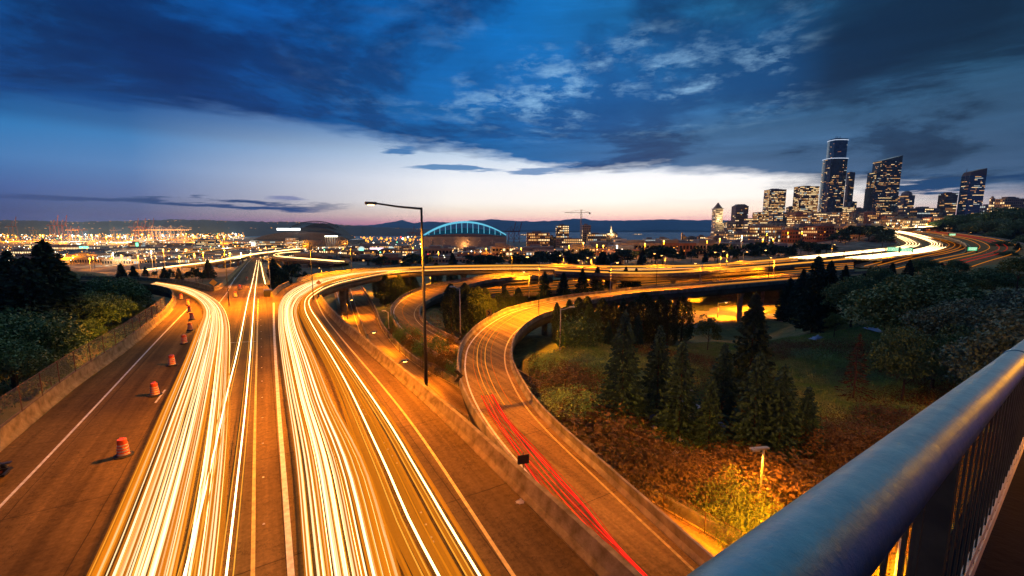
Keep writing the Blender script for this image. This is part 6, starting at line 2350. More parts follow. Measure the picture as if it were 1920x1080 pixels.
B = [  # label, xl, xr, ytop, D, wall, ratio, kwargs
    ('flat-roofed eight-sided dark tower right of the pyramid-capped tower', 1372, 1404, 386, 1200, 'b_brown', .7, dict(lit=.16)),
    ('brown square tower with rows of lit offices, left of the three big ones', 1433, 1475, 355, 1250, 'b_brown', .6, dict(lit=.6, bay=2.4)),
    ('stepped office tower with golden lit floors left of the tallest tower', 1489, 1537, 349, 1220, 'b_brown', .5, dict(lit=.7, bay=2.4, bright=.45)),
    ('lower wing joined behind the golden lit office tower', 1474, 1492, 388, 1300, 'b_grey', .8, dict(lit=.4)),
    ('reddish slim tower peeping out behind the tallest tower', 1588, 1604, 323, 1380, 'b_brown', .6, dict(lit=.1)),
    ('short dark slab right behind the tallest tower', 1590, 1607, 378, 1360, 'b_dark', .6, dict(lit=.3)),
    ('small brightly lit yellow office block right of the tallest tower', 1580, 1602, 388, 1150, 'b_tan', .6, dict(lit=1.3, bright=.8, bay=2.0)),
    ('cream block beside the small bright yellow office block', 1600, 1622, 390, 1250, 'b_tan', .8, dict(lit=.3)),
    ('narrow grey tower with a domed cap right of the sail-topped tower', 1684, 1716, 366, 1150, 'b_grey', .7, dict(lit=.22)),
    ('wide low dark office block with lit ribbons right of the domed tower', 1702, 1762, 390, 950, 'b_dark', .5, dict(lit=.5, runs=.8)),
    ('plain brown office slab left of the wedge-roofed tower', 1760, 1797, 362, 1150, 'b_brown', .6, dict(lit=.35, runs=.7)),
    ('long lit apartment block along the crest of the far right hill', 1863, 1925, 372, 700, 'b_tan', .5, dict(lit=.45)),
    ('bright yellow gable end at the left of the hill-crest apartments', 1856, 1866, 371, 690, 'b_tan', .8, dict(lit=1.5, bright=.7, bay=1.6)),
    ('pale low hospital block far behind the hill trees', 1838, 1860, 385, 900, 'b_pale', .8, dict(lit=.5)),
    ('mid-rise block with orange floodlit corner below the brown square tower', 1456, 1478, 400, 1000, 'b_tan', .6, dict(lit=.15)),
    ('long old county hall with a lit upper colonnade', 1420, 1500, 419, 950, 'b_grey', .4, dict(lit=.4)),
    ('orange-lit courthouse block left of the old county hall', 1392, 1436, 424, 900, 'b_tan', .6, dict(lit=.35)),
    ('mid-rise behind the old tower base with scattered lights', 1358, 1380, 416, 1000, 'b_grey', .7, dict(lit=.5)),
    ('slim block with bright windows under the golden office tower', 1496, 1520, 410, 900, 'b_tan', .6, dict(lit=.6)),
    ('block with yellow lit bays under the tallest tower, left', 1520, 1540, 415, 900, 'b_brown', .6, dict(lit=.7)),
    ('dark podium block at the foot of the tallest tower', 1540, 1580, 418, 950, 'b_dark', .5, dict(lit=.2)),
    ('wide tan podium below the sail-topped tower', 1610, 1655, 398, 900, 'b_brown', .4, dict(lit=.15)),
    ('brick block below the sail-topped tower, right part', 1652, 1680, 404, 850, 'b_brown', .5, dict(lit=.3)),
    ('orange floodlit twin block at the right of the bay', 1306, 1323, 443, 900, 'b_brick', .6, dict(lit=.5)),
    ('yellow lit narrow warehouse beside a chimney at the bay', 1279, 1287, 443, 900, 'b_tan', .8, dict(lit=.7)),
    ('dark old warehouse between yellow warehouse and orange block', 1286, 1308, 444, 930, 'b_grey', .6, dict(lit=.2)),
    ('brick building under the pyramid-capped tower, left', 1322, 1345, 444, 850, 'b_brick', .7, dict(lit=.3)),
    # around the middle
    ('large brown office block with bright top floor right of the arched stadium', 987, 1031, 436, 720, 'b_brown', .5, dict(lit=.6, fh=4.2, bay=2.6)),
    ('narrow dark wing beside the large brown office block', 1029, 1042, 444, 740, 'b_dark', .8, dict(lit=.4)),
    ('residential tower full of scattered lights left of the crane', 1042, 1067, 422, 900, 'b_dark', .6, dict(lit=.75, bright=.5)),
    ('yellow lit long office with curved front left of the crane', 1038, 1092, 447, 780, 'b_tan', .3, dict(lit=1.1, bright=.3, runs=.8)),
    ('unfinished concrete tower beside the crane mast', 1091, 1108, 422, 850, 'b_tan', .8, dict(lit=.12)),
    ('tan office with rows of yellow windows right of the crane tower', 1100, 1137, 438, 820, 'b_tan', .4, dict(lit=.9, bright=.2)),
    ('low white building with two lit bands before the domed turret', 1148, 1175, 447.5, 760, 'b_white', .4, dict(lit=1.2, fh=5, runs=.9)),
    ('domed turret building with a floodlit spire', 1128, 1158, 440, 880, 'b_brown', .7, dict(lit=.3)),
    ('four storey brick hotel with small lit windows behind the oval hall', 1115, 1192, 466, 520, 'b_brick', .3, dict(lit=.22, fh=3.6, bay=3.2)),
    ('white old market row by the bay, left part', 1205, 1232, 448, 880, 'b_white', .3, dict(lit=.6)),
    ('old terminal with lit arches by the bay, right part', 1230, 1255, 447, 860, 'b_tan', .4, dict(lit=.9)),
    ('grey pier shed right of the old terminal', 1255, 1279, 450, 860, 'b_grey', .4, dict(lit=.4)),
    ('dark brick loft left of the city trees', 1244, 1290, 461, 600, 'b_brick', .4, dict(lit=.08)),
    ('low hall with long dark roof under the brown office block', 996, 1054, 472, 480, 'b_tan', .4, dict(lit=.3)),
    ('parking structure with glowing levels right of the arched stadium', 906, 933, 465, 640, 'b_pale', .4, dict(lit=1.3, runs=.95, fh=3.4)),
    ('second glowing parking structure beside the first', 943, 967, 463, 680, 'b_pale', .4, dict(lit=1.3, runs=.95, fh=3.4)),
    ('brown hall under the arched stadium roof, street side', 870, 905, 465, 620, 'b_brown', .5, dict(lit=.1)),
    ('long low pavilion with bright bus lights behind the near lamp pole', 778, 866, 484, 420, 'b_pale', .15, dict(lit=1.6, bright=.7, fh=4, bay=2)),
    ('garage block with lit round emblems left of the near lamp pole', 645, 772, 460, 760, 'b_grey', .2, dict(lit=.35, fh=3.6)),
    ('low hall with green lit corner beside the pavilion', 724, 762, 486, 470, 'b_tan', .4, dict(lit=.2)),
    ('rounded orange hall beside the green lit corner', 758, 782, 482, 450, 'b_tan', .5, dict(lit=0)),
    ('green-roofed shed before the viaduct right of the pavilion', 912, 955, 487, 400, 'b_pale', .3, dict(lit=.2)),
    ('long white lit warehouse far left below the port', 60, 205, 462, 900, 'b_pale', .15, dict(lit=.9, bright=.5, fh=5)),
    ('long dark-roofed warehouse with a line of white lights', 208, 345, 464, 880, 'b_grey', .15, dict(lit=.8, fh=5)),
    ('dark office with row of square lights right of the cranes', 365, 412, 449, 1100, 'b_dark', .3, dict(lit=.8)),
    ('small lit office with green roof sign below the cranes', 240, 272, 455, 1050, 'b_grey', .4, dict(lit=.9)),
    ('orange low warehouse behind the left trees', 115, 200, 483, 560, 'b_tan', .3, dict(lit=.15)),
    ('low warehouse with orange wall left of the overpass', 190, 290, 486, 520, 'b_tan', .3, dict(lit=.1)),
]
for (lab, xl, xr, yt, D, wl, r_, kw) in B:
    rt, dim = block(lab, xl, xr, yt, D, wl, r_, **kw)
    if 'domed cap' in lab:
        q = MB()
        q.lathe([(dim[0] * .42, 0), (dim[0] * .42, 3), (dim[0] * .34, 8), (dim[0] * .18, 11), (.4, 12.5)], 14, c=(0, 0, dim[2]))
        ob('dome', q.mesh('dome', M['b_grey']), rt)
    if 'floodlit spire' in lab:
        q = MB()
        q.lathe([(3.0, 0), (3.0, 5), (2.2, 6), (2.2, 9), (.2, 20)], 8, c=(3, 0, dim[2]))
        ob('spire', q.mesh('spire', M['b_white']), rt)
        point_light((rt.location[0] + 3, rt.location[1] - 12, rt.location[2] + dim[2] + 2), 40000, (1, .7, .3), 1.5)
        q = MB()
        q.lathe([(13, 0), (11, 4), (7, 7), (1, 9)], 16, c=(6, 4, dim[2] - 2))
        ob('dome', q.mesh('dome', M['b_roof']), rt)
    if 'eight-sided' in lab:
        q = MB()
        q.prism(rect(dim[0] * .9, dim[1] * .9), dim[2], dim[2] + 3, 0, [(x_ * .6, y_ * .6, dim[2] + 5) for x_, y_ in rect(dim[0] * .9, dim[1] * .9)])
        ob('hipped_roof', q.mesh('hipped_roof', M['b_brown']), rt)
    if 'chimney' in lab:
        q = MB()
        q.tube([(-dim[0] * .7, 0, 0), (-dim[0] * .7, 0, dim[2] + 8)], 1.6, 8)
        ob('chimney', q.mesh('chimney', M['b_dark']), rt)
    if 'round emblems' in lab:
        for cx_ in (.185, .83):
            q = MB()
            x_ = -dim[0] / 2 + dim[0] * (.27 if cx_ < .5 else .73)
            n_ = 20
            q.v = [(x_ + 6.5 * math.cos(6.283 * i / n_), -dim[1] / 2 - .6, dim[2] * .62 + 6.5 * math.sin(6.283 * i / n_)) for i in range(n_)]
            q.f = [tuple(range(n_))]
            q.m = [0]
            ob('round_sign', q.mesh('round_sign', M['win4']), rt)
            q = MB()
            q.v = [(x_ + 3.6 * math.cos(6.283 * i / n_), -dim[1] / 2 - .8, dim[2] * .62 + 3.6 * math.sin(6.283 * i / n_)) for i in range(n_)]
            q.f = [tuple(range(n_))]
            q.m = [0]
            ob('round_sign_centre', q.mesh('round_sign_centre', M['citylightg']), rt)
        q = MB()
        q.box(-dim[0] * .10, dim[0] * .11, -dim[1] / 2 - .9, -dim[1] / 2 - .3, dim[2] * .55, dim[2] * .80)
        ob('long_sign', q.mesh('long_sign', emis('pink_white_long_sign', (1, .75, .95), 2.4)), rt)
    if 'green lit corner' in lab or 'green roof sign' in lab:
        q = MB()
        q.box(dim[0] * .1, dim[0] * .3, -dim[1] / 2 - .5, -dim[1] / 2 - .2, dim[2] * .4, dim[2] * 1.0)
        ob('green_panel', q.mesh('green_panel', M['citylightg']), rt)
    if 'long white lit warehouse' in lab:
        q = MB()
        q.box(dim[0] * .20, dim[0] * .33, -dim[1] / 2 - .8, -dim[1] / 2 - .3, dim[2] * .72, dim[2] * 1.02)
        ob('green_sign', q.mesh('green_sign', M['citylightg']), rt)

# oval dark-roofed hall beside the viaduct
p = PD(1133, 484, 300)
zg = gz(p.x, p.y)
oh = thing('oval_hall', 'low oval hall with a dark flat roof and pale rim beside the viaduct', 'building', (p.x, p.y, zg))
for nm, r0, z0_, z1_, m_ in (('wall', 1.0, 0, p.z - zg - .8, 'b_tan'), ('roof_rim', 1.12, p.z - zg - .78, p.z - zg + .3, 'b_tan'), ('roof', 1.0, p.z - zg + .31, p.z - zg + 1.2, 'b_roof')):
    q = MB()
    q.prism([(r0 * 13.5 * math.cos(6.283 * i / 28), r0 * 9 * math.sin(6.283 * i / 28)) for i in range(28)], z0_, z1_)
    ob(nm, q.mesh(nm, M[m_]), oh)

# --- filler blocks of the city, each its own building
ADJ = ['flat-roofed brick', 'grey concrete', 'tan stuccoed', 'brown', 'pale painted', 'dark-windowed', 'low brick']


def zone(desc, x0, x1, D0, D1, n, h0, h1, w0, w1, seed, lit=.3, bright=.25, rows=3, rr=.6, walls=WALLS, minpx=430, cap=None):
    rg = np.random.default_rng(seed)
    items = []
    for k_ in range(n):
        x = x0 + (x1 - x0) * (k_ + rg.uniform(.1, .9)) / n
        D = D0 * (D1 / D0) ** ((k_ % rows + rg.uniform(0, 1)) / rows)
        items.append((x, D, rg.uniform(h0, h1), rg.uniform(w0, w1)))
    items.sort()
    for k_, (x, D, h, w) in enumerate(items):
        X_ = PD(x, 450, D).x
        zb = gz(X_, D) - 1.5
        if cap:
            zmax = PD(x, cap, D).z
            h = min(h, max(5, zmax - zb))
        wl = walls[int(rg.integers(len(walls)))]
        tower('building', f'{ordw(k_)} {ADJ[WALLS.index(wl)] if wl in WALLS else "plain"} building {desc}', 'building', rect(w, w * rr * rg.uniform(.7, 1.3), 0, 0, rg.uniform(-.15, .25)), 0, h, wl, lit=lit * rg.uniform(.4, 1.6), fh=3.8, bay=3.0,
              loc=(X_, D, zb), seed=seed * 100 + k_, group='city blocks ' + desc, bright=bright, roofu=D < 900)


zone('from the left in the flats before the port', 40, 470, 560, 1500, 34, 7, 14, 35, 90, 11, .7, .45, walls=['b_pale', 'b_grey', 'b_tan'])
zone('from the left around the truss roof stadium', 440, 800, 600, 1250, 26, 8, 18, 25, 60, 12, .7, .4, cap=468)
zone('from the left between arched stadium and hotel', 790, 1120, 360, 900, 34, 9, 20, 18, 45, 13, .4, cap=462)
zone('from the left in the quarter behind the freeway', 1120, 1420, 360, 950, 40, 9, 20, 18, 45, 14, .28, cap=455)
zone('from the left on the slope below the towers', 1340, 1640, 480, 1000, 40, 12, 32, 18, 40, 15, .4, cap=424)
zone('from the left between the office towers', 1400, 1720, 900, 1300, 24, 40, 95, 22, 42, 18, .7, .35, cap=398, rr=.8)
zone('from the left under the rightmost towers', 1640, 1800, 620, 1000, 14, 10, 26, 18, 40, 16, .6, .4, cap=408)
zone('from the left near the hairpin connector', 560, 900, 360, 620, 18, 5, 9, 20, 45, 17, .3)

# ------------------------------------------------------------------ stadium with the blue arch
D0 = 900
a0, a1 = PD(795, 441, D0), PD(949, 440, D0)
pk = PD(871, 416.5, D0)
cxs = (a0.x + a1.x) / 2
hw = (a1.x - a0.x) / 2
zg = gz(cxs, D0) - 1
st = thing('arched_stadium', 'stadium with a cyan lit arch roof and brown bowl', 'stadium', (cxs, D0, zg))
za = a0.z - zg
zp = pk.z - zg


def arch(t, z0_, z1_, y_=0):
    x_ = -hw + 2 * hw * t
    return (x_, y_, z0_ + (z1_ - z0_) * (1 - (2 * t - 1) ** 2))


for y_, nm in ((-6, 'roof_arch'), (10, 'roof_arch')):
    q = MB()
    for dz_ in (0, 3.0):
        q.tube([arch(t, za + dz_ * .2, zp + dz_ * .5 - (0 if y_ < 0 else 1), y_) for t in np.linspace(0, 1, 40)], .8, 6)
    ob(nm, q.mesh(nm, M['blue_tube']), st)
low0 = za - 1.0
low1 = PD(871, 437, D0).z - zg
for k_ in range(1, 15):
    t = k_ / 15
    q = MB()
    q.tube([arch(t, low0, low1, -6), arch(t, za, zp, -6)], .55, 5)
    ob('hanger', q.mesh('hanger', M['blue_tube']), st)
q = MB()
n_ = 30
for i in range(n_):
    t0, t1 = i / n_, (i + 1) / n_
    A0, A1 = arch(t0, low0, low1, -8), arch(t1, low0, low1, -8)
    B0, B1 = arch(t0, za - .5, za + (zp - za) * .55, 28), arch(t1, za - .5, za + (zp - za) * .55, 28)
    q.quad(A0, A1, B1, B0)
    q.quad((A0[0], A0[1], A0[2] - 1.5), (A1[0], A1[1], A1[2] - 1.5), A1, A0)
ob('roof', q.mesh('roof', M['blue_tube2']), st)
q = MB()
for i in range(n_):
    t0, t1 = i / n_, (i + 1) / n_
    A0, A1 = arch(t0, low0 - 1.6, low1 - 1.6, -7), arch(t1, low0 - 1.6, low1 - 1.6, -7)
    q.quad((A0[0], -14, 0), (A1[0], -14, 0), A1, A0)
ob('bowl', q.mesh('bowl', M['b_brown']), st)
q = MB()
q.box(-hw, hw, -13.9, 70, 0, low0 - 2)
ob('rear_stand', q.mesh('rear_stand', M['b_grey']), st)
for k_ in range(6):
    x_ = -hw * .78 + k_ * hw * .29
    z_ = PD(850, 449, D0).z - zg
    q = MB()
    for s_ in (-1, 1):
        q.tube([(x_ + s_ * 4.2, -15.5, z_ - 4.5), (x_, -15.5, z_), (x_ + s_ * 1.2, -15.5, z_ - 9)], .3, 4)
    ob('gable_truss', q.mesh('gable_truss', M['b_white']), st)
VV, MI = [], []
win_face(np.random.default_rng(9), (-hw * .95, -14.3), (hw * .95, -14.3), 2, 12, (0, -.5), 3.6, 3.2, .8, VV=VV, MI=MI, bright=.4)
ob('windows', npmesh('windows', np.array(VV), np.arange(len(VV)).reshape(-1, 4), WM, MI), st, kind='stuff')
point_light((cxs, D0 - 22, zg + 18), 25000, (1, .35, .08), 2)

# ------------------------------------------------------------------ stadium with the sliding truss roof
D0 = 1000
a0, a1 = PD(470, 452, D0), PD(652, 450, D0)
cxs = (a0.x + a1.x) / 2
hw = (a1.x - a0.x) / 2
zg = gz(cxs, D0) - 1
zt = PD(560, 415, D0).z - zg
ss = thing('truss_roof_stadium', 'dark stadium with humped truss roof and two long white light panels', 'stadium', (cxs, D0, zg))
zl = lambda y: PD(540, y, D0).z - zg
# three roof panels, stepped
for (xl, xr, yt, y0_, nm) in ((470, 650, 434, 10, 'roof_panel'), (490, 640, 426, 40, 'roof_panel'), (520, 622, 418, 75, 'roof_panel')):
    XL, XR = PD(xl, 440, D0).x - cxs, PD(xr, 440, D0).x - cxs
    q = MB()
    n_ = 24
    pts = []
    for i in range(n_ + 1):
        t = i / n_
        pts.append((XL + (XR - XL) * t, zl(449) + (zl(yt) - zl(449)) * (1 - (2 * t - 1) ** 2) ** .8))
    for i in range(n_):
        (xa, za_), (xb, zb_) = pts[i], pts[i + 1]
        q.quad((xa, y0_, za_), (xb, y0_, zb_), (xb, y0_ + 55, zb_), (xa, y0_ + 55, za_))
        q.quad((xa, y0_, zl(449) - 4), (xb, y0_, zl(449) - 4), (xb, y0_, zb_), (xa, y0_, za_))
    ob(nm, q.mesh(nm, M['b_roof']), ss)
q = MB()
XL, XR = PD(518, 420, D0).x - cxs, PD(612, 420, D0).x - cxs
for i in range(22):
    t0, t1 = i / 22, (i + 1) / 22
    f = lambda t: zl(424) + (zl(413.5) - zl(424)) * (1 - (2 * t - 1) ** 2)
    g_ = lambda t: zl(428) + (zl(420) - zl(428)) * (1 - (2 * t - 1) ** 2)
    xa, xb = XL + (XR - XL) * t0, XL + (XR - XL) * t1
    q.tube([(xa, 70, f(t0)), (xb, 70, f(t1))], .8, 4)
    q.tube([(xa, 70, f(t0)), (xb, 70, g_(t1))], .5, 4)
    q.tube([(xa, 70, g_(t0)), (xb, 70, f(t1))], .5, 4)
ob('roof_truss', q.mesh('roof_truss', M['b_dark']), ss)
for (xl, xr) in ((515.5, 539), (541, 559)):
    XL, XR = PD(xl, 430, D0).x - cxs, PD(xr, 430, D0).x - cxs
    q = MB()
    q.box(XL, XR, 8.6, 9.6, zl(432), zl(428))
    ob('light_panel', q.mesh('light_panel', emis('white_light_panel', (.9, 1, 1), 5, True)), ss)
q = MB()
q.box(-hw, hw, 0, 120, 0, zl(450))
ob('grandstand', q.mesh('grandstand', M['b_dark']), ss)
VV, MI = [], []
rg = np.random.default_rng(4)
win_face(rg, (-hw * .9, 0), (hw * .15, 0), 4, zl(452), (0, -.4), 4.5, 3.0, .8, VV=VV, MI=MI, bright=.5)
win_face(rg, (hw * .2, 0), (hw * .95, 0), 2, 12, (0, -.4), 4.0, 3.0, 1.0, VV=VV, MI=MI, bright=.6)
ob('windows', npmesh('windows', np.array(VV), np.arange(len(VV)).reshape(-1, 4), WM, MI), ss, kind='stuff')
XL, XR = PD(541, 450, D0).x - cxs, PD(560, 450, D0).x - cxs
tower('', '', '', [(XL, -14), (XR, -14), (XR, -.2), (XL, -.2)], 0, zl(446), 'b_pale', lit=1.5, fh=4, bay=3, parent=ss, seed=61, wname='corner_tower', roofu=False, bright=.5)
point_light((cxs - 5, D0 - 12, zg + zl(427)), 14000, (.85, 1, 1), 3)

# floodlight cluster at the right end of the stadium
p = PD(621, 444, 960)
zg = gz(p.x, p.y)
fl_ = thing('floodlight_cluster', 'white floodlight cluster on splayed trusses right of the truss roof stadium', 'floodlight', (p.x, p.y, zg))
q = MB()
for s_ in np.linspace(-14, 14, 6):
    q.tube([(s_ * .7, 0, 0), (s_, 0, p.z - zg)], .6, 5)
    q.tube([(s_ * .7, 0, 0), (s_ + 5, 0, p.z - zg)], .4, 5)
ob('truss', q.mesh('truss', M['b_grey']), fl_)
q = MB()
for s_ in np.linspace(-12, 12, 7):
    q.box(s_ - 1.4, s_ + 1.4, -1, 1, p.z - zg, p.z - zg + 2.4)
ob('lamp_bank', q.mesh('lamp_bank', emis('floodlight_bank', (1, .92, .65), 9)), fl_)
point_light((p.x, p.y - 8, p.z - 3), 9000, (1, .85, .55), 3)


# ------------------------------------------------------------------ port cranes
def gantry_crane(label, x, ytop, D, m_, up=True, group='gantry cranes of the container port', sc=1.0, lit=0):
    p = PD(x, ytop, D)
    zg = max(-53, gz(p.x, D))
    H_ = p.z - zg
    r_ = thing('gantry_crane', label, 'crane', (p.x, D, zg), 0, group)
    k_ = H_ / 100
    q = MB()
    for sx in (-1, 1):
        for sy in (-1, 1):
            q.tube([(sx * 13 * k_, sy * 10, 0), (sx * 10 * k_, sy * 10, 55 * k_)], 1.3 * k_, 4)
        q.tube([(sx * 12.5 * k_, -10, 18 * k_), (-sx * 10.5 * k_, -10, 50 * k_)], .8 * k_, 4)
    q.box(-13 * k_, 13 * k_, -11, -9, 17 * k_, 19.5 * k_)
    ob('legs', q.mesh('legs', m_), r_)
    q = MB()
    q.box(-30 * k_, 16 * k_, -2.5, 2.5, 54 * k_, 58 * k_)
    ob('girder', q.mesh('girder', m_), r_)
    q = MB()
    q.tube([(-4 * k_, 0, 58 * k_), (4 * k_, 0, 80 * k_), (12 * k_, 0, 58 * k_)], 1.1 * k_, 4)
    q.tube([(4 * k_, 0, 80 * k_), (-28 * k_, 0, 58 * k_)], .5 * k_, 4)
    ob('apex_frame', q.mesh('apex_frame', m_), r_)
    q = MB()
    if up:
        q.tube([(14 * k_, 0, 58 * k_), (24 * k_, 0, 100 * k_)], 1.6 * k_, 4)
        q.tube([(4 * k_, 0, 80 * k_), (22 * k_, 0, 92 * k_)], .4 * k_, 4)
    else:
        q.tube([(14 * k_, 0, 57 * k_), (58 * k_, 0, 57 * k_)], 1.6 * k_, 4)
        q.tube([(4 * k_, 0, 80 * k_), (46 * k_, 0, 58 * k_)], .5 * k_, 4)
    ob('boom', q.mesh('boom', m_), r_)
    if lit:
        q = MB()
        for i in range(8):
            q.ball((-28 * k_ + i * 10 * k_, -3, 53 * k_), 2.0 * k_)
        ob('lamps', q.mesh('lamps', M['citylight']), r_)
    return r_


M['crane_r'] = mat('red_painted_crane', (.16, .02, .015), .6, .2, .1)
M['crane_o'] = mat('orange_painted_crane', (.35, .16, .06), .6, .2, .1)
M['crane_w'] = mat('pale_painted_crane', (.45, .40, .3), .6, .2, .1)
k_ = 0
for (x, yt, D, m_, up, lt) in [(20, 406, 2600, 'crane_r', True, 0), (98, 403, 2500, 'crane_r', True, 0), (114, 403, 2400, 'crane_r', True, 0), (131, 417, 2350, 'crane_o', False, 1), (145, 418, 2400, 'crane_o', False, 0), (250, 409, 2500, 'crane_r', True, 0), (264, 409, 2500, 'crane_r', True, 0),
                               (279, 409, 2520, 'crane_r', True, 0), (258, 417, 2250, 'crane_o', False, 1), (283, 416, 2250, 'crane_w', False, 1), (298, 416, 2250, 'crane_w', False, 1), (318, 416, 2230, 'crane_w', False, 1), (338, 416, 2230, 'crane_w', False, 1), (212, 420, 2700, 'crane_o', False, 0), (60, 420, 2700, 'crane_o', False, 0)]:
    gantry_crane(f'{ordw(k_)} of the container cranes in the far left port, {"red with raised boom" if up else "pale with level boom"}', x, yt, D, M[m_], up, lit=lt)
    k_ += 1
for k_, (x, yt, D) in enumerate([(770, 424, 1900), (783, 424, 1900), (958, 417, 1700), (969, 417, 1700)]):
    gantry_crane(['left red crane just behind the near lamp arm pole', 'right red crane just behind the near lamp arm pole', 'left red crane between arched stadium and brown office', 'right red crane between arched stadium and brown office'][k_], x, yt, D, M['crane_r'], True, 'red cranes in the middle distance')
# tower crane
D0 = 850
p = PD(1090, 393, D0)
zg = gz(p.x, D0)
H_ = p.z - zg
tc_ = thing('tower_crane', 'thin tower crane with a long level jib above the unfinished tower', 'crane', (p.x, D0, zg))
q = MB()
for sx in (-1, 1):
    for sy in (-1, 1):
        q.tube([(sx * 1.1, sy * 1.1, 0), (sx * 1.1, sy * 1.1, H_)], .28, 4)
for i in range(24):
    s_ = 1 if i % 2 else -1
    q.tube([(-s_ * 1.1, -1.1, H_ * i / 24), (s_ * 1.1, -1.1, H_ * (i + 1) / 24)], .2, 4)
ob('mast', q.mesh('mast', M['crane_w']), tc_)
zj = PD(1090, 398.5, D0).z - zg
q = MB()
xj0, xj1 = PD(1059, 398, D0).x - p.x, PD(1107, 399, D0).x - p.x
q.tube([(xj0, 0, zj), (xj1, 0, zj)], .45, 4)
q.tube([(xj0, 0, zj), (0, 0, H_)], .18, 4)
q.tube([(xj1, 0, zj), (0, 0, H_)], .18, 4)
ob('jib', q.mesh('jib', M['crane_w']), tc_)
q = MB()
q.box(xj1 - 3, xj1, -1.2, 1.2, zj - 3, zj)
ob('counterweight', q.mesh('counterweight', M['b_dark']), tc_)
# ferries on the bay
for (x, D, L_, lab) in ((1196, 4600, 120, 'lit ferry crossing the blue bay'), (982, 4200, 90, 'small lit ship on the water right of the red cranes')):
    p = PD(x, 437, D)
    f_ = thing('ferry', lab, 'ship', (p.x, D, -55))
    q = MB()
    q.prism([(-L_ * .5, -3), (-L_ * .42, -9), (L_ * .42, -9), (L_ * .5, -3), (L_ * .5, 3), (L_ * .42, 9), (-L_ * .42, 9), (-L_ * .5, 3)], -1, 7)
    ob('hull', q.mesh('hull', M['b_white']), f_)
    q = MB()
    q.box(-L_ * .34, L_ * .34, -7, 7, 7.01, 12)
    q.box(-L_ * .22, L_ * .22, -6, 6, 12.01, 15)
    ob('superstructure', q.mesh('superstructure', M['b_white']), f_)
    q = MB()
    q.box(-L_ * .33, -L_ * .1, -7.6, -7.1, 8, 11)
    q.box(L_ * .02, L_ * .12, -9.6, -9.1, 3, 11)
    q.box(L_ * .22, L_ * .33, -7.6, -7.1, 8, 11)
    ob('lit_windows', q.mesh('lit_windows', M['win2']), f_)
    q = MB()
    q.tube([(0, 0, 15), (0, 0, 21)], 2, 8)
    ob('funnel', q.mesh('funnel', M['b_grey']), f_)

# ------------------------------------------------------------------ container stacks and yard lamps of the port
k_ = 0
rg = np.random.default_rng(21)
for i in range(30):
    x = rg.uniform(-30, 450)
    D = rg.uniform(1900, 3300)
    X_ = PD(x, 445, D).x
    q = MB()
    w_ = rg.uniform(40, 110)
    for lv in range(int(rg.integers(2, 6))):
        q.box(-w_ / 2 + rg.uniform(0, 12) * (lv > 1), w_ / 2 - rg.uniform(0, 12) * (lv > 1), -6, 6, lv * 2.7, lv * 2.7 + 2.6)
    o = ob('container_stack', q.mesh('container_stack', [M['crane_o'], M['b_brick'], M['b_tan']][i % 3]), None, (X_, D, gz(X_, D)))
    tag(o, f'{ordw(i)} long stack of shipping containers in the far left port yard', 'containers', 'container stacks in the port')

# city light points: countless tiny lamps
def light_field(name, label, boxes, seed):
    rg = np.random.default_rng(seed)
    P, R_, K = [], [], []
    for (x0, x1, D0_, D1_, n, h0, h1, s_, pal) in boxes:
        for i in range(n):
            D = D0_ * (D1_ / D0_) ** rg.random()
            x = rg.uniform(x0, x1)
            P.append((PD(x, 450, D).x, D, rg.uniform(h0, h1)))
            R_.append(s_ * D / 1000 * rg.uniform(.5, 1.5) ** 2)
            K.append(rg.choice(len(pal), p=pal) if False else int(rg.choice([0, 1, 2, 3], p=pal)))
    P = np.array(P)
    zg = terr(P[:, :2], False)
    hill_ = P[:, 1] > 4000
    P[:, 2] += np.where(hill_, -55, zg)
    R_ = np.array(R_)[:, None]
    n = len(P)
    off = np.array([[1, 0, 0], [0, 1, 0], [-1, 0, 0], [0, -1, 0], [0, 0, 1], [0, 0, -1]], float)
    V_ = (P[:, None, :] + off[None] * R_[:, :, None]).reshape(-1, 3)
    tri = np.array([[0, 1, 4], [1, 2, 4], [2, 3, 4], [3, 0, 4], [1, 0, 5], [2, 1, 5], [3, 2, 5], [0, 3, 5]])
    F_ = (np.arange(n)[:, None, None] * 6 + tri[None]).reshape(-1, 3)
    mi = np.repeat(K, 8)
    o = ob(name, npmesh(name, V_, F_, [M['citylight'], M['citylightw'], M['citylightr'], M['citylightg']], mi), kind='stuff')
    o['label'] = label


light_field('city_lights', 'countless tiny orange lamps over the port, stadium district and old quarter', [
    (-40, 460, 1500, 3400, 1500, 3, 30, .8, [.80, .18, .01, .01]), (0, 470, 420, 1500, 700, 5, 12, .75, [.62, .34, .02, .02]), (440, 800, 500, 1500, 520, 5, 12, .9, [.6, .34, .04, .02]),
    (640, 790, 1500, 2100, 90, 5, 22, 1.4, [.85, .13, .02, 0]), (790, 1120, 330, 1000, 420, 5, 10, .8, [.7, .26, .03, .01]), (1120, 1420, 330, 1000, 360, 4, 10, .75, [.75, .22, .02, .01]), (1400, 1700, 450, 1000, 170, 5, 14, .8, [.75, .23, .02, 0]),
    (1670, 1800, 560, 1000, 120, 5, 12, 1.0, [.8, .17, .02, .01]), (1180, 1340, 1000, 1700, 40, 5, 10, 1.2, [.7, .3, 0, 0])], 31)
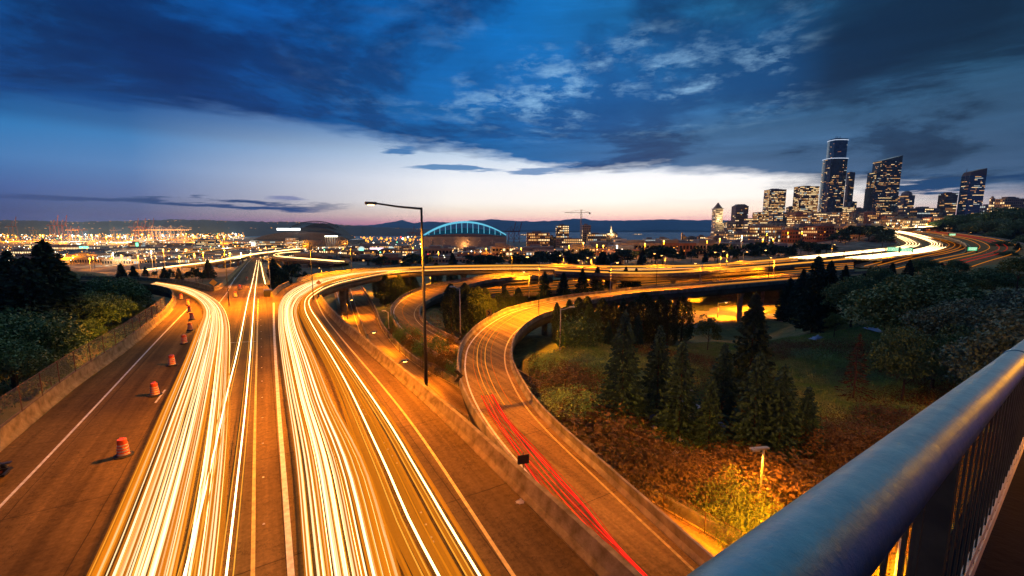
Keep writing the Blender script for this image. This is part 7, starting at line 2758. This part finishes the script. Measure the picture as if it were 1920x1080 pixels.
# lights on the far ridge: seated on the slope itself
rg = np.random.default_rng(8)
hp = [v.co.copy() for v in h1.data.vertices]
n_ = 420
P = []
for i in range(620):
    r_ = int(rg.integers(1, 4))
    c_ = int(rg.integers(0, n_))
    a_ = hp[r_ * n_ + c_]
    if a_.z < 5:
        continue
    P.append((a_.x, a_.y - 6, a_.z - rg.uniform(0, 25)))
q = MB()
for p_ in P:
    s_ = rg.uniform(1.8, 5)
    q.box(p_[0] - s_, p_[0] + s_, p_[1] - 12, p_[1], p_[2], p_[2] + s_ * 1.2)
o = ob('house_lights', q.mesh('house_lights', M['win1']), kind='stuff')
o['label'] = 'scattered warm house lights along the dark wooded ridge'

# bigger lit yard and street lamps with poles, as things
k_ = 0
rg = np.random.default_rng(77)
yard = []
for (x0, x1, y0_, y1_, D0_, D1_, n) in ((0, 450, 0, 0, 1500, 2900, 34), (0, 470, 0, 0, 280, 1300, 34), (470, 800, 0, 0, 450, 1300, 22), (800, 1120, 0, 0, 300, 800, 26), (1120, 1460, 0, 0, 300, 800, 24), (1460, 1760, 0, 0, 420, 900, 20)):
    for i in range(n):
        yard.append((x0 + (x1 - x0) * (i + rg.random()) / n, D0_ * (D1_ / D0_) ** rg.random()))
yard.sort()
poleq = MB()
poleq.tube([(0, 0, 0), (0, 0, 1)], .012, 5)
poleq = poleq.mesh('pole', M['pole'])
hq = MB()
hq.ball((0, 0, 0), 1, 0, 8)
headq = hq.mesh('lamp_head', M['lamp'])
hq2 = MB()
hq2.ball((0, 0, 0), 1, 0, 8)
headw = hq2.mesh('lamp_head', M['lampw'])
for i, (x, D) in enumerate(yard):
    X_ = PD(x, 450, D).x
    zg = gz(X_, D)
    h_ = 26 if D > 1400 else 10 + 4 * rg.random()
    r_ = thing('street_lamp', f'{ordw(i % 60)} far lit lamp from the left, {"in the port" if D > 1400 else ("beyond the viaduct" if x > 470 else "on the flats")}{"" if i < 60 else (", past the sixtieth" if i < 120 else ", among the last ones")}', 'street lamp', (X_, D, zg), 0, 'distant lit lamps')
    ob('pole', poleq, r_).scale = (h_ , h_ , h_)
    white = rg.random() < .22
    hd = ob('lamp_head', headw if white else headq, r_, (0, 0, h_))
    s_ = (.16 + D / 1700) * rg.uniform(.5, 1.7)
    hd.scale = (s_, s_, s_ * .8)
    if rg.random() < .55 or D < 600:
        pw = ((5200 if x < 640 else 1500) * (D ** .5) * (.35 if D < 520 else 1) if D < 1400 else 1900000) * rg.uniform(.6, 1.4)
        point_light((X_, D - s_ - .5, zg + h_ - s_ - .3), pw, (1, .85, .6) if white else SOD, 1.0, parent=None)


# ------------------------------------------------------------------ evening air
hm = bpy.data.materials.new('evening_haze')
hm.use_nodes = True
hm.node_tree.nodes.clear()
pvn = hm.node_tree.nodes.new('ShaderNodeVolumePrincipled')
pvn.inputs['Color'].default_value = (.24, .54, 1.0, 1)
pvn.inputs['Density'].default_value = HAZE
pvn.inputs['Anisotropy'].default_value = 0.2
hom = hm.node_tree.nodes.new('ShaderNodeOutputMaterial')
hm.node_tree.links.new(pvn.outputs[0], hom.inputs['Volume'])
q = MB()
q.box(-30000, 30000, -300, 18600, -62, 430)
hz_ = ob('haze', q.mesh('haze', hm), kind='stuff')
hz_['label'] = 'thin blue evening air over the city and the bay'
